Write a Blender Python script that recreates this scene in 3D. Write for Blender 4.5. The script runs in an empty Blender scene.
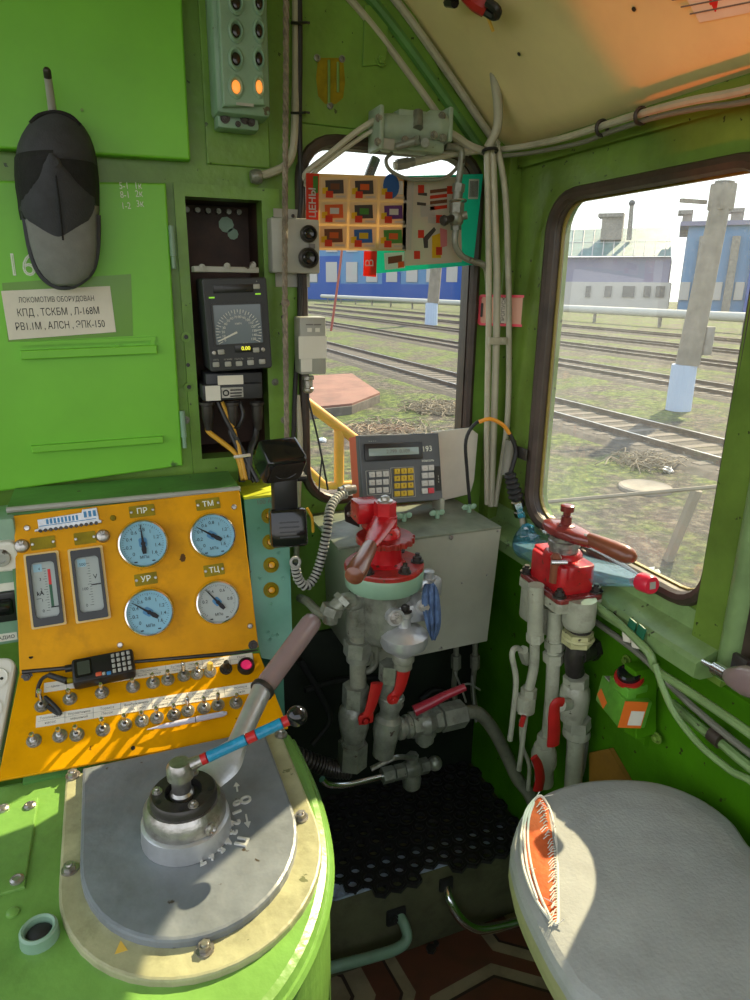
import bpy, bmesh, math, random
from mathutils import Vector, Matrix
V = Vector
random.seed(7)
SC = bpy.context.scene
COL = SC.collection
PI = math.pi

# ------------------------------------------------------------------ camera
EYE = V((0, 0, 1.7)); FPX = 680.0
_y, _p, _r = math.radians(21.5), math.radians(17.3), math.radians(0.7)
FW = V((math.sin(_y) * math.cos(_p), math.cos(_y) * math.cos(_p), -math.sin(_p)))
_r0 = V((math.cos(_y), -math.sin(_y), 0)); _u0 = _r0.cross(FW)
CR = math.cos(_r) * _r0 + math.sin(_r) * _u0
CU = math.cos(_r) * _u0 - math.sin(_r) * _r0
cd = bpy.data.cameras.new('camera'); cam = bpy.data.objects.new('camera', cd); COL.objects.link(cam)
cd.sensor_fit = 'VERTICAL'; cd.sensor_height = 24; cd.lens = 24 * FPX / 1000
cd.clip_start = 0.02; cd.clip_end = 1000
cam.matrix_world = Matrix(((CR.x, CU.x, -FW.x, EYE.x), (CR.y, CU.y, -FW.y, EYE.y), (CR.z, CU.z, -FW.z, EYE.z), (0, 0, 0, 1)))
SC.camera = cam

# measuring helpers: where the photograph's ray meets a real plane of the cab
def ray(px, py):
    return FW + (px - 375) / FPX * CR - (py - 500) / FPX * CU
def on(px, py, O, n):
    d = ray(px, py); n = V(n); O = V(O)
    return EYE + d * ((O - EYE).dot(n) / d.dot(n))
def PX(px, py, x): return on(px, py, (x, 0, 0), (1, 0, 0))
def PY(px, py, y): return on(px, py, (0, y, 0), (0, 1, 0))
def PZ(px, py, z): return on(px, py, (0, 0, z), (0, 0, 1))

# ------------------------------------------------------------------ mesh builder
def basis(z, hint=None):
    z = V(z).normalized()
    h = V(hint) if hint is not None else (V((0, 0, 1)) if abs(z.z) < .9 else V((1, 0, 0)))
    x = h.cross(z)
    if x.length < 1e-6: x = V((1, 0, 0)).cross(z)
    x.normalize(); y = z.cross(x)
    return x, y, z
def frame(O, x, y):
    x = V(x).normalized(); z = x.cross(V(y)).normalized(); y = z.cross(x); O = V(O)
    return Matrix(((x.x, y.x, z.x, O.x), (x.y, y.y, z.y, O.y), (x.z, y.z, z.z, O.z), (0, 0, 0, 1)))
def zframe(O, z, hint=None):
    x, y, z = basis(z, hint)
    return frame(O, x, y)

def smooth_path(pts, n=6):
    pts = [V(p) for p in pts]
    if len(pts) < 3: return pts
    P = [2 * pts[0] - pts[1]] + pts + [2 * pts[-1] - pts[-2]]
    out = []
    for i in range(1, len(P) - 2):
        a, b, c, d = P[i - 1], P[i], P[i + 1], P[i + 2]
        for k in range(n):
            t = k / n
            out.append(.5 * ((2 * b) + (c - a) * t + (2 * a - 5 * b + 4 * c - d) * t * t + (3 * b - a - 3 * c + d) * t ** 3))
    out.append(pts[-1])
    return out

def rrect(w, h, r, n=5, cx=0, cy=0):
    pts = []
    for (sx, sy, a0) in ((1, 1, 0), (-1, 1, 90), (-1, -1, 180), (1, -1, 270)):
        for k in range(n + 1):
            a = math.radians(a0 + 90 * k / n)
            pts.append((cx + sx * (w / 2 - r) + r * math.cos(a), cy + sy * (h / 2 - r) + r * math.sin(a)))
    return pts
def circ(r, n=20, cx=0, cy=0, ry=None):
    ry = r if ry is None else ry
    return [(cx + r * math.cos(2 * PI * k / n), cy + ry * math.sin(2 * PI * k / n)) for k in range(n)]

class MB:
    def __init__(s, M=None):
        s.v = []; s.f = []; s.mi = []; s.sm = []; s.M = M or Matrix.Identity(4)
    def add(s, vs, fs, m=0, sm=False):
        b = len(s.v)
        s.v += [s.M @ V(p) for p in vs]
        for f in fs:
            s.f.append([b + i for i in f]); s.mi.append(m); s.sm.append(sm)
        return s
    def box(s, c, d, bev=0.0, m=0, R=None, seg=2):
        bm = bmesh.new(); bmesh.ops.create_cube(bm, size=1)
        for v in bm.verts: v.co = V((v.co.x * d[0], v.co.y * d[1], v.co.z * d[2]))
        if bev > 0:
            bev = min(bev, min(d) * .49)
            bmesh.ops.bevel(bm, geom=list(bm.edges), offset=bev, segments=seg, profile=.5, affect='EDGES')
        L = Matrix.Translation(V(c)) @ (R.to_4x4() if R is not None else Matrix.Identity(4))
        bm.verts.index_update()
        s.add([L @ v.co for v in bm.verts], [[v.index for v in f.verts] for f in bm.faces], m, bev > 0 and seg > 1)
        bm.free(); return s
    def cyl(s, p0, p1, r0, r1=None, n=16, m=0, cap=True, sm=True, hint=None):
        r1 = r0 if r1 is None else r1
        p0, p1 = V(p0), V(p1); x, y, z = basis(p1 - p0, hint)
        vs = []
        for p, r in ((p0, r0), (p1, r1)):
            vs += [p + x * (r * math.cos(2 * PI * k / n)) + y * (r * math.sin(2 * PI * k / n)) for k in range(n)]
        s.add(vs, [[k, (k + 1) % n, n + (k + 1) % n, n + k] for k in range(n)], m, sm)
        if cap:
            s.add(vs[:n][::-1], [list(range(n))], m); s.add(vs[n:], [list(range(n))], m)
        return s
    def hexa(s, p0, p1, r, m=0):
        return s.cyl(p0, p1, r, n=6, m=m, sm=False)
    def bolt(s, p, ax, r=.008, h=.007, m=0, washer=True):
        p, ax = V(p), V(ax).normalized()
        if washer: s.cyl(p - ax * .001, p + ax * h * .25, r * 1.45, n=14, m=m)
        s.hexa(p + ax * h * .2, p + ax * h, r, m)
        s.cyl(p + ax * h, p + ax * (h * 1.25), r * .62, r * .5, n=10, m=m); return s
    def screw(s, p, ax, r=.004, m=0):
        p, ax = V(p), V(ax).normalized()
        return s.lathe(p, ax, [(r, 0), (r, r * .25), (r * .75, r * .6), (0, r * .7)], 12, m)
    def tube(s, pts, r, n=8, m=0, smooth=0, closed=False, cap=True):
        pts = smooth_path(pts, smooth) if smooth else [V(p) for p in pts]
        N = len(pts); rr = r if callable(r) else (lambda t: r)
        t0 = (pts[1] - pts[0]).normalized(); x, y, _ = basis(t0)
        vs = []
        for i, p in enumerate(pts):
            a = pts[max(0, i - 1)]; b = pts[min(N - 1, i + 1)]
            if closed: a = pts[(i - 1) % N]; b = pts[(i + 1) % N]
            t = (b - a).normalized()
            x = (x - t * x.dot(t)).normalized(); y = t.cross(x)
            q = rr(i / (N - 1))
            vs += [p + x * (q * math.cos(2 * PI * k / n)) + y * (q * math.sin(2 * PI * k / n)) for k in range(n)]
        fs = []
        for i in range(N if closed else N - 1):
            j = (i + 1) % N
            for k in range(n):
                fs.append([i * n + k, i * n + (k + 1) % n, j * n + (k + 1) % n, j * n + k])
        s.add(vs, fs, m, True)
        if cap and not closed:
            s.add(vs[:n][::-1], [list(range(n))], m); s.add(vs[-n:], [list(range(n))], m)
        return s
    def lathe(s, O, ax, prof, n=24, m=0, sm=True, hint=None, arc=None):
        O = V(O); x, y, z = basis(ax, hint)
        vs = []; rings = []
        for (r, h) in prof:
            if abs(r) < 1e-7:
                rings.append([len(vs)]); vs.append(O + z * h)
            else:
                rings.append(list(range(len(vs), len(vs) + n)))
                vs += [O + z * h + x * (r * math.cos(2 * PI * k / n)) + y * (r * math.sin(2 * PI * k / n)) for k in range(n)]
        fs = []
        for A, B in zip(rings, rings[1:]):
            for k in range(n):
                k2 = (k + 1) % n
                if len(A) == 1 and len(B) == 1: continue
                if len(A) == 1: fs.append([A[0], B[k2], B[k]])
                elif len(B) == 1: fs.append([A[k], A[k2], B[0]])
                else: fs.append([A[k], A[k2], B[k2], B[k]])
        # sharp profile corners: every segment gets its own rings when sm == 'flat'
        return s.add(vs, fs, m, bool(sm))
    def prism(s, poly, h0, h1, M=None, m=0, bev=0, ms=None, sm=False):
        M = M or Matrix.Identity(4); n = len(poly)
        ar = sum(poly[i][0] * poly[(i + 1) % n][1] - poly[(i + 1) % n][0] * poly[i][1] for i in range(n))
        if ar < 0: poly = poly[::-1]
        def ring(h, sc=0):
            if not sc: return [M @ V((p[0], p[1], h)) for p in poly]
            out = []
            for i in range(n):
                a, b, c = V(poly[i - 1]), V(poly[i]), V(poly[(i + 1) % n])
                d1 = (b - a); d2 = (c - b)
                n1 = V((-d1.y, d1.x)).normalized() if d1.length > 1e-9 else V((0, 0))
                n2 = V((-d2.y, d2.x)).normalized() if d2.length > 1e-9 else V((0, 0))
                q = (n1 + n2)
                q = q / max(q.length_squared / 2, .5) if q.length > 1e-6 else n1
                out.append(M @ V((b.x + q.x * sc, b.y + q.y * sc, h)))
            return out
        if bev:
            rs = [ring(h0), ring(h1 - bev), ring(h1 - bev * .3, bev * .3), ring(h1, bev)]
        else: rs = [ring(h0), ring(h1)]
        vs = [p for r in rs for p in r]; fs = []
        for i in range(len(rs) - 1):
            fs += [[i * n + k, i * n + (k + 1) % n, (i + 1) * n + (k + 1) % n, (i + 1) * n + k] for k in range(n)]
        s.add(vs, fs, m if ms is None else ms, sm)
        s.add(rs[0][::-1], [list(range(n))], m); s.add(rs[-1], [list(range(n))], m)
        return s
    def hole(s, outer, inner, h0, h1, M=None, m=0, n=64, c=None, mi=None):
        """plate between two star-shaped outlines"""
        M = M or Matrix.Identity(4)
        c = V(c) if c is not None else sum((V(p) for p in inner), V((0, 0))) / len(inner)
        angs = sorted([math.atan2(p[1] - c.y, p[0] - c.x) for p in list(outer) + list(inner)])
        extra = [2 * PI * k / n - PI for k in range(n)]
        A = []
        for a in sorted(angs + extra):
            if not A or a - A[-1] > 1e-4: A.append(a)
        def hit(poly, a):
            d = V((math.cos(a), math.sin(a))); best = None
            for i in range(len(poly)):
                p, q = V(poly[i]) - c, V(poly[(i + 1) % len(poly)]) - c
                e = q - p; den = d.x * e.y - d.y * e.x
                if abs(den) < 1e-12: continue
                t = (p.x * e.y - p.y * e.x) / den; u = (p.x * d.y - p.y * d.x) / den
                if t > 0 and -1e-6 <= u <= 1 + 1e-6 and (best is None or t > best): best = t
            return c + d * (best or 1e-4)
        o = [hit(outer, a) for a in A]; i_ = [hit(inner, a) for a in A]; N = len(A)
        vs = [M @ V((p.x, p.y, h)) for h in (h0, h1) for r in (o, i_) for p in r]
        fs = []; fi = []
        for k in range(N):
            j = (k + 1) % N
            fs += [[2 * N + k, 2 * N + j, 3 * N + j, 3 * N + k], [k, N + k, N + j, j], [k, j, 2 * N + j, 2 * N + k]]
            fi.append([N + k, 3 * N + k, 3 * N + j, N + j])
        s.add(vs, fs, m); s.add(vs, fi, m if mi is None else mi)
        return s
    def sphere(s, c, r, n=16, m=0, sc=(1, 1, 1), R=None):
        c = V(c); vs = []; fs = []; k2 = n // 2
        R = R or Matrix.Identity(3)
        for i in range(k2 + 1):
            th = PI * i / k2
            for k in range(n):
                a = 2 * PI * k / n
                vs.append(c + R @ V((r * sc[0] * math.sin(th) * math.cos(a), r * sc[1] * math.sin(th) * math.sin(a), r * sc[2] * math.cos(th))))
        for i in range(k2):
            for k in range(n):
                fs.append([i * n + k, (i + 1) * n + k, (i + 1) * n + (k + 1) % n, i * n + (k + 1) % n])
        return s.add(vs, fs, m, True)
    def torus(s, c, ax, R_, r, n=24, k=8, m=0):
        x, y, z = basis(ax); c = V(c)
        return s.tube([c + x * (R_ * math.cos(2 * PI * i / n)) + y * (R_ * math.sin(2 * PI * i / n)) for i in range(n)], r, k, m, closed=True)
    def text(s, t, M, size, depth=.0004, m=0, align='CENTER', bold=0, sx=1.0):
        cu = bpy.data.curves.new('t', 'FONT'); cu.body = t; cu.size = size; cu.extrude = depth; cu.align_x = align; cu.align_y = 'CENTER'
        cu.offset = bold; cu.resolution_u = 3
        o = bpy.data.objects.new('t', cu); COL.objects.link(o)
        me = bpy.data.meshes.new_from_object(o.evaluated_get(bpy.context.evaluated_depsgraph_get()))
        s.add([M @ V((v.co.x * sx, v.co.y, v.co.z)) for v in me.vertices], [list(p.vertices) for p in me.polygons], m)
        bpy.data.objects.remove(o); bpy.data.curves.remove(cu); bpy.data.meshes.remove(me)
        return s

def wloc(o): return V(o['_b']) if o is not None else V((0, 0, 0))
BASE = {}
def obj(name, mb, mats, parent=None, base=None):
    """ONE mesh object; vertices are given in cab coordinates, the origin is the thing's base"""
    if not isinstance(mats, (list, tuple)): mats = [mats]
    if parent is not None: b = BASE[parent.name]
    elif base is not None: b = V(base)
    else:
        lo = [min(p[i] for p in mb.v) for i in range(3)]; hi = [max(p[i] for p in mb.v) for i in range(3)]
        b = V(((lo[0] + hi[0]) / 2, (lo[1] + hi[1]) / 2, lo[2]))
    me = bpy.data.meshes.new(name)
    me.from_pydata([tuple(p - b) for p in mb.v], [], mb.f)
    for m in mats: me.materials.append(m)
    me.polygons.foreach_set('material_index', mb.mi); me.polygons.foreach_set('use_smooth', mb.sm)
    me.update()
    o = bpy.data.objects.new(name, me); COL.objects.link(o)
    if parent is not None: o.parent = parent
    else: o.location = b
    BASE[o.name] = b
    if any(mb.sm):
        try: me.set_sharp_from_angle(angle=math.radians(38))
        except Exception: pass
    return o
def thing(name, label, cat, loc, group=None):
    o = bpy.data.objects.new(name, None); COL.objects.link(o); o.location = loc; o.empty_display_size = .05
    BASE[o.name] = V(loc); return tag(o, label, cat, group)
def tag(o, label, cat, group=None, kind=None):
    o['label'] = label; o['category'] = cat
    if group: o['group'] = group
    if kind: o['kind'] = kind
    return o
def struct(name, mb, mats, parent=None):
    o = obj(name, mb, mats, parent)
    if parent is None: o['kind'] = 'structure'
    return o
def copy_tree(o, loc=None, parent=None):
    c = o.copy(); COL.objects.link(c)
    if parent is not None: c.parent = parent
    if loc is not None: c.location = loc
    for ch in list(o.children): copy_tree(ch, None, c)
    return c

# ------------------------------------------------------------------ materials
def nodes(name):
    m = bpy.data.materials.new(name); m.use_nodes = True
    t = m.node_tree; b = t.nodes['Principled BSDF']
    return m, t, b
def N(t, ty, **kw):
    n = t.nodes.new(ty)
    for k, v in kw.items():
        if k in n.inputs: n.inputs[k].default_value = v
        else: setattr(n, k, v)
    return n
def ramp(t, src, stops):
    r = t.nodes.new('ShaderNodeValToRGB'); e = r.color_ramp.elements
    while len(e) < len(stops): e.new(.5)
    for q, (p, c) in zip(e, stops):
        q.position = p; q.color = (*c, 1) if len(c) == 3 else c
    t.links.new(src, r.inputs[0]); return r
def mixc(t, fac, a, b):
    m = t.nodes.new('ShaderNodeMix'); m.data_type = 'RGBA'
    if hasattr(fac, 'is_linked'): t.links.new(fac, m.inputs[0])
    else: m.inputs[0].default_value = fac
    for k, c in ((6, a), (7, b)):
        if hasattr(c, 'is_linked'): t.links.new(c, m.inputs[k])
        else: m.inputs[k].default_value = (*c, 1)
    return m.outputs[2]
def paint(name, c, rough=.4, var=.25, scale=6, bump=.15, bscale=60, chips=0.0, chip_c=(.05, .035, .02), cscale=25, metal=0.0, spec=.5, stain=0.0, stain_c=(.05, .04, .02), coat=0.0):
    m, t, b = nodes(name)
    tc = N(t, 'ShaderNodeTexCoord')
    n1 = N(t, 'ShaderNodeTexNoise', Scale=scale, Detail=5.0, Roughness=.6); t.links.new(tc.outputs['Object'], n1.inputs['Vector'])
    lo = tuple(max(0, x * (1 - var)) for x in c); hi = tuple(min(1, x * (1 + var)) for x in c)
    col = ramp(t, n1.outputs[0], [(.3, lo), (.7, hi)]).outputs[0]
    if stain:
        n3 = N(t, 'ShaderNodeTexNoise', Scale=scale * 1.7, Detail=8.0, Roughness=.7); t.links.new(tc.outputs['Object'], n3.inputs['Vector'])
        f = ramp(t, n3.outputs[0], [(.52, (0, 0, 0)), (.75, (stain,) * 3)]).outputs[0]
        col = mixc(t, f, col, stain_c)
    if chips:
        n2 = N(t, 'ShaderNodeTexNoise', Scale=cscale, Detail=4.0, Roughness=.55); t.links.new(tc.outputs['Object'], n2.inputs['Vector'])
        f = ramp(t, n2.outputs[0], [(.70 - chips * .2, (0, 0, 0)), (.72 - chips * .2, (1, 1, 1))]).outputs[0]
        col = mixc(t, f, col, chip_c)
    t.links.new(col, b.inputs['Base Color'])
    b.inputs['Roughness'].default_value = rough; b.inputs['Metallic'].default_value = metal
    b.inputs['Specular IOR Level'].default_value = spec
    if coat: b.inputs['Coat Weight'].default_value = coat; b.inputs['Coat Roughness'].default_value = .12
    if bump:
        nb = N(t, 'ShaderNodeTexNoise', Scale=bscale, Detail=3.0); t.links.new(tc.outputs['Object'], nb.inputs['Vector'])
        bp = N(t, 'ShaderNodeBump', Strength=bump, Distance=.004); t.links.new(nb.outputs[0], bp.inputs['Height']); t.links.new(bp.outputs[0], b.inputs['Normal'])
    return m
def plain(name, c, rough=.5, metal=0.0, emit=None, es=1.0):
    m, t, b = nodes(name)
    b.inputs['Base Color'].default_value = (*c, 1); b.inputs['Roughness'].default_value = rough; b.inputs['Metallic'].default_value = metal
    if emit: b.inputs['Emission Color'].default_value = (*emit, 1); b.inputs['Emission Strength'].default_value = es
    return m
def s2l(r, g, b): return tuple(((x / 255) / 12.92 if x <= 10 else ((x / 255 + .055) / 1.055) ** 2.4) for x in (r, g, b))

M = {}
M['door'] = paint('bright_green_enamel', (.17, .52, .03), .42, .16, 2.2, .08, 25, chips=.02, chip_c=(.05, .13, .02), cscale=9)
M['wall'] = paint('green_wall_enamel', (.15, .29, .045), .33, .3, 4, .3, 45, spec=.35, stain=.35, stain_c=(.05, .10, .012), chips=.07, chip_c=(.03, .06, .012), cscale=45)
M['wallR'] = paint('side_wall_green_enamel', (.135, .225, .035), .3, .34, 5, .35, 38, spec=.3, chips=.09, chip_c=(.03, .045, .012), cscale=50)
M['desk'] = paint('desk_green_enamel', (.17, .35, .07), .32, .28, 5, .3, 60, stain=.45, stain_c=(.06, .12, .03), chips=.08, chip_c=(.06, .13, .02), cscale=20)
M['ledge'] = paint('worn_green_ledge', (.075, .21, .045), .45, .3, 8, .2, 60, chips=.05)
M['yellow'] = paint('yellow_panel_enamel', (.66, .30, .0), .42, .18, 7, .12, 60, spec=.12, chips=.06, chip_c=(.10, .045, .008), cscale=22, stain=.5, stain_c=(.30, .13, .008))
M['yelgreen'] = paint('yellow_green_top', (.55, .58, .03), .45, .2, 12, .2, 60)
M['teal'] = paint('teal_enamel', (.11, .32, .23), .36, .15, 6, .15, 50, chips=.03)
M['mint'] = paint('mint_grey_enamel', (.22, .36, .25), .4, .15, 9, .15, 60, chips=.12, chip_c=(.10, .09, .05), cscale=30)
M['wiper'] = paint('wiper_motor_grey_green', (.28, .36, .27), .45, .18, 14, .15, 70, chips=.08, chip_c=(.12, .07, .03), cscale=35)
M['cream'] = paint('cream_enamel', (.38, .37, .21), .42, .25, 12, .45, 45, stain=.55, stain_c=(.13, .13, .06), chips=.2, chip_c=(.14, .15, .06), cscale=30)
M['ceil'] = paint('cream_ceiling_enamel', (.80, .68, .34), .36, .12, 3, .08, 18, stain=.3, stain_c=(.60, .36, .14))
M['plate'] = paint('grey_cast_plate', (.18, .20, .215), .36, .25, 9, .7, 28, chips=.02, spec=.6, stain=.4, stain_c=(.09, .10, .10))
M['steel'] = paint('worn_bare_steel', (.42, .40, .37), .33, .35, 25, .2, 120, metal=.85, stain=.6, stain_c=(.10, .06, .04))
M['chrome'] = plain('bright_metal', (.75, .75, .75), .18, 1.0)
M['alu'] = paint('cast_aluminium', (.52, .53, .54), .36, .15, 20, .2, 90, metal=.6)
M['pipe'] = paint('grey_painted_pipe', (.19, .195, .145), .40, .3, 14, .25, 80, stain=.75, stain_c=(.06, .05, .035), chips=.12, chip_c=(.09, .06, .035), cscale=28)
M['fit'] = paint('grey_painted_fitting', (.20, .21, .17), .30, .4, 18, .35, 90, metal=.25, stain=.85, stain_c=(.06, .05, .035), chips=.12, chip_c=(.07, .05, .035), cscale=40)
M['conduit'] = paint('beige_conduit', (.42, .40, .30), .42, .2, 10, .1, 60, stain=.3)
M['red'] = paint('red_valve_enamel', (.43, .010, .014), .26, .3, 18, .25, 70, stain=.5, stain_c=(.14, .008, .008), chips=.16, chip_c=(.10, .02, .012), cscale=45, coat=.1)
M['redwood'] = paint('reddish_brown_handle', (.20, .06, .03), .3, .25, 14, .1, 60, coat=.3)
M['mauve'] = paint('brown_grip_plastic', (.27, .19, .19), .25, .08, 8, .04, 60, coat=.3)
M['redlever'] = paint('red_vinyl_lever', (.40, .014, .012), .4, .15, 20, .1, 60)
M['black'] = plain('black_plastic', (.012, .012, .013), .35)
M['blackgloss'] = plain('glossy_black_plastic', (.008, .008, .009), .12)
M['rubber'] = paint('black_rubber', (.018, .018, .018), .6, .3, 20, .2, 60)
M['darkmetal'] = paint('dark_oiled_metal', (.05, .045, .04), .4, .4, 20, .2, 90, metal=.5)
M['gasket'] = paint('brown_window_gasket', (.045, .03, .022), .5, .4, 15, .2, 60)
M['anth'] = paint('anthracite_housing', (.028, .030, .034), .5, .1, 20, .05, 120)
M['grey'] = paint('grey_terminal_case', (.095, .105, .115), .5, .1, 20, .05, 140)
M['lgrey'] = paint('light_grey_box', (.36, .36, .32), .45, .15, 10, .08, 80, chips=.03)
M['box'] = paint('grey_box_enamel', (.31, .32, .25), .42, .12, 6, .08, 60, chips=.03, chip_c=(.1, .08, .05))
M['boxtop'] = paint('oily_grey_green_top', (.15, .17, .12), .4, .4, 14, .2, 60, chips=.2, chip_c=(.05, .05, .04))
M['orangeside'] = plain('orange_red_case', (.60, .10, .04), .45)
M['white'] = paint('white_plastic', (.68, .66, .58), .4, .06, 6, .03, 60)
M['paper'] = paint('paper', (.72, .68, .58), .8, .06, 20, .05, 60)
M['ink'] = plain('black_ink', (.02, .02, .025), .8)
M['dimink'] = plain('grey_ink', (.16, .15, .14), .8)
M['chalk'] = plain('white_paint_marks', (.75, .78, .68), .7)
M['dial'] = plain('blue_white_dial', (.20, .42, .54), .5)
M['dialw'] = plain('off_white_dial', (.36, .40, .38), .5)
M['blueink'] = plain('blue_emblem_ink', (.06, .22, .42), .6)
M['redink'] = plain('red_ink', (.60, .02, .02), .6)
M['greenink'] = plain('dark_green_ink', (.02, .10, .05), .6)
M['brass'] = paint('olive_brass_plate', (.25, .19, .006), .5, .25, 30, .1, 80, spec=.15, stain=.4, stain_c=(.10, .07, .005))
M['lampy'] = plain('amber_lens', (.62, .30, .01), .2)
M['lampo'] = plain('lit_orange_lens', (.8, .25, .04), .3, emit=(1, .30, .05), es=1.0)
M['lampd'] = plain('dark_lens', (.015, .01, .008), .15)
M['pinklens'] = plain('crimson_lens', (.75, .03, .16), .2, emit=(.8, .02, .12), es=.25)
M['yswitch'] = plain('yellow_switch_cap', (.75, .48, .08), .35)
M['bluetape'] = paint('blue_insulating_tape', (.01, .22, .38), .3, .2, 60, .4, 160)
M['redtape'] = plain('red_insulating_tape', (.45, .012, .015), .35)
M['capdark'] = paint('dark_grey_cotton', (.045, .046, .055), .85, .15, 40, .25, 300)
M['mesh'] = paint('black_mesh_fabric', (.012, .012, .013), .9, .3, 60, .3, 300)
M['capbrim'] = paint('grey_twill', (.19, .195, .185), .85, .1, 40, .15, 300)
M['seatc'] = paint('grey_seat_cloth', (.34, .35, .33), .8, .14, 9, .25, 180, stain=.25, stain_c=(.16, .16, .14))
M['seats'] = paint('olive_seat_edge', (.34, .34, .16), .7, .15, 9, .2, 120)
M['foam'] = paint('orange_foam', (.62, .11, .02), .8, .3, 25, .5, 90)
M['fray'] = plain('frayed_threads', (.7, .68, .6), .8)
M['denim'] = paint('blue_rag_cloth', (.07, .12, .24), .9, .5, 30, .5, 120)
M['ocables'] = plain('orange_cable', (.75, .30, .02), .4)
M['tubegrey'] = plain('dull_tube', (.17, .17, .13), .4)
M['fit2'] = paint('pale_grey_bracket_enamel', (.36, .37, .28), .36, .2, 14, .2, 80, stain=.6, stain_c=(.12, .11, .08), chips=.1, chip_c=(.07, .05, .035), cscale=40)
M['sill'] = paint('pale_worn_green_sill', (.19, .30, .11), .35, .3, 7, .3, 45, stain=.5, stain_c=(.08, .15, .03), chips=.12, chip_c=(.04, .05, .02), cscale=40)
M['wallD'] = paint('shade_toned_lower_wall', (.055, .19, .004), .38, .3, 6, .25, 45, spec=.2, chips=.07, chip_c=(.03, .04, .01), cscale=45)  # side wall green darkened to carry the weaker light low down
# ================================================================== SETTING
WY = 1.60; WX = 0.98
# floor with printed linoleum
def lino():
    m, t, b = nodes('brown_cream_linoleum')
    tc = N(t, 'ShaderNodeTexCoord'); mp = N(t, 'ShaderNodeMapping'); mp.inputs['Rotation'].default_value = (0, 0, math.radians(38)); mp.inputs['Scale'].default_value = (2.1, 2.1, 1)
    t.links.new(tc.outputs['Object'], mp.inputs[0]); sp = N(t, 'ShaderNodeSeparateXYZ'); t.links.new(mp.outputs[0], sp.inputs[0])
    def mth(op, a, b_=None):
        n = N(t, 'ShaderNodeMath'); n.operation = op
        for k, v in ((0, a), (1, b_)):
            if v is None: continue
            if hasattr(v, 'is_linked'): t.links.new(v, n.inputs[k])
            else: n.inputs[k].default_value = v
        return n.outputs[0]
    ax = mth('ABSOLUTE', mth('SUBTRACT', mth('FRACT', sp.outputs[0]), .5)); ay = mth('ABSOLUTE', mth('SUBTRACT', mth('FRACT', sp.outputs[1]), .5))
    d = mth('MAXIMUM', mth('MAXIMUM', ax, ay), mth('MULTIPLY', mth('ADD', ax, ay), .72))
    br = (.125, .045, .024); cr = (.30, .24, .14); dk = (.03, .016, .012)
    r = ramp(t, d, [(0, cr), (.13, cr), (.135, dk), (.15, dk), (.155, cr), (.255, cr), (.26, br), (.375, br), (.38, dk), (.39, dk), (.395, cr), (.455, cr), (.46, br), (.5, br)])
    r.color_ramp.interpolation = 'CONSTANT'
    nz = N(t, 'ShaderNodeTexNoise', Scale=14.0, Detail=6.0); t.links.new(tc.outputs['Object'], nz.inputs['Vector'])
    f = ramp(t, nz.outputs[0], [(.45, (0, 0, 0)), (.7, (.55, .55, .55))]).outputs[0]
    t.links.new(mixc(t, f, r.outputs[0], (.05, .035, .02)), b.inputs['Base Color']); b.inputs['Roughness'].default_value = .4
    return m
M['lino'] = lino()
b = MB(); b.box((.1, .5, -.03), (2.6, 2.9, .06)); struct('floor', b, M['lino'])

# back wall: two halves with the instrument recess and the window cut out
b = MB(frame((0, WY, 0), (1, 0, 0), (0, 0, 1)))          # local x = X, y = Z, z = -Y
RX0, RX1, RZ0, RZ1 = .190, .353, 1.312, 1.880
b.hole([(-1.3, 0), (.40, 0), (.40, 2.62), (-1.3, 2.62)], [(RX0, RZ0), (RX1, RZ0), (RX1, RZ1), (RX0, RZ1)], -.05, 0, n=8)
W1 = rrect(.452, .835, .085, 6, .668, 1.595)
b.hole([(.40, 0), (1.04, 0), (1.04, 2.45), (.40, 2.62)], W1, -.05, 0, n=8)
struct('wall_back', b, M['wall'])
# recess lining
M['rust'] = paint('rusty_brown_recess', (.055, .022, .012), .6, .6, 9, .3, 50, stain=.6, stain_c=(.015, .012, .01))
b = MB(); d0, d1 = WY + .05, WY + .15
for c, s in ((((RX0 + RX1) / 2, d1 + .004, (RZ0 + RZ1) / 2), (RX1 - RX0 + .02, .008, RZ1 - RZ0 + .02)), ((RX0 - .004, (d0 + d1) / 2, 1.596), (.008, .1, .59)), ((RX1 + .004, (d0 + d1) / 2, 1.596), (.008, .1, .59)),
             (((RX0 + RX1) / 2, (d0 + d1) / 2, RZ1 + .004), (.17, .1, .008)), (((RX0 + RX1) / 2, (d0 + d1) / 2, RZ0 - .004), (.17, .1, .008))): b.box(c, s)
# flaked spots of old pale paint and fastener stubs along the back of the recess
for (x, z, r) in ((.30, 1.84, .018), (.315, 1.82, .013)): b.prism(circ(r, 9, x, z), 0, .002, frame((0, d1, 0), (1, 0, 0), (0, 0, 1)), m=1)
for k in range(6): b.cyl((.21 + k * .024, d1, 1.868), (.21 + k * .024, d1 - .015, 1.868), .006, m=2)
struct('trim_1', b, [M['rust'], M['mint'], M['fit']])
# raised frame around the recess + cover panels above it
b = MB(frame((0, WY, 0), (1, 0, 0), (0, 0, 1)))
b.hole([(.168, 1.275), (.392, 1.275), (.392, 1.905), (.168, 1.905)], [(RX0, RZ0), (RX1, RZ0), (RX1, RZ1), (RX0, RZ1)], 0, .007, n=4)
b.prism([(.24, 1.945), (.375, 1.945), (.375, 2.6), (.24, 2.6)], 0, .006, bev=.003)
struct('trim_2', b, M['wall'])
b = MB(frame((0, WY, 0), (1, 0, 0), (0, 0, 1)))
b.prism([(.435, 2.04), (.86, 2.035), (.72, 2.26), (.6, 2.5), (.435, 2.58)], 0, .006, bev=.003)
struct('trim_3', b, M['wall'])
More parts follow.
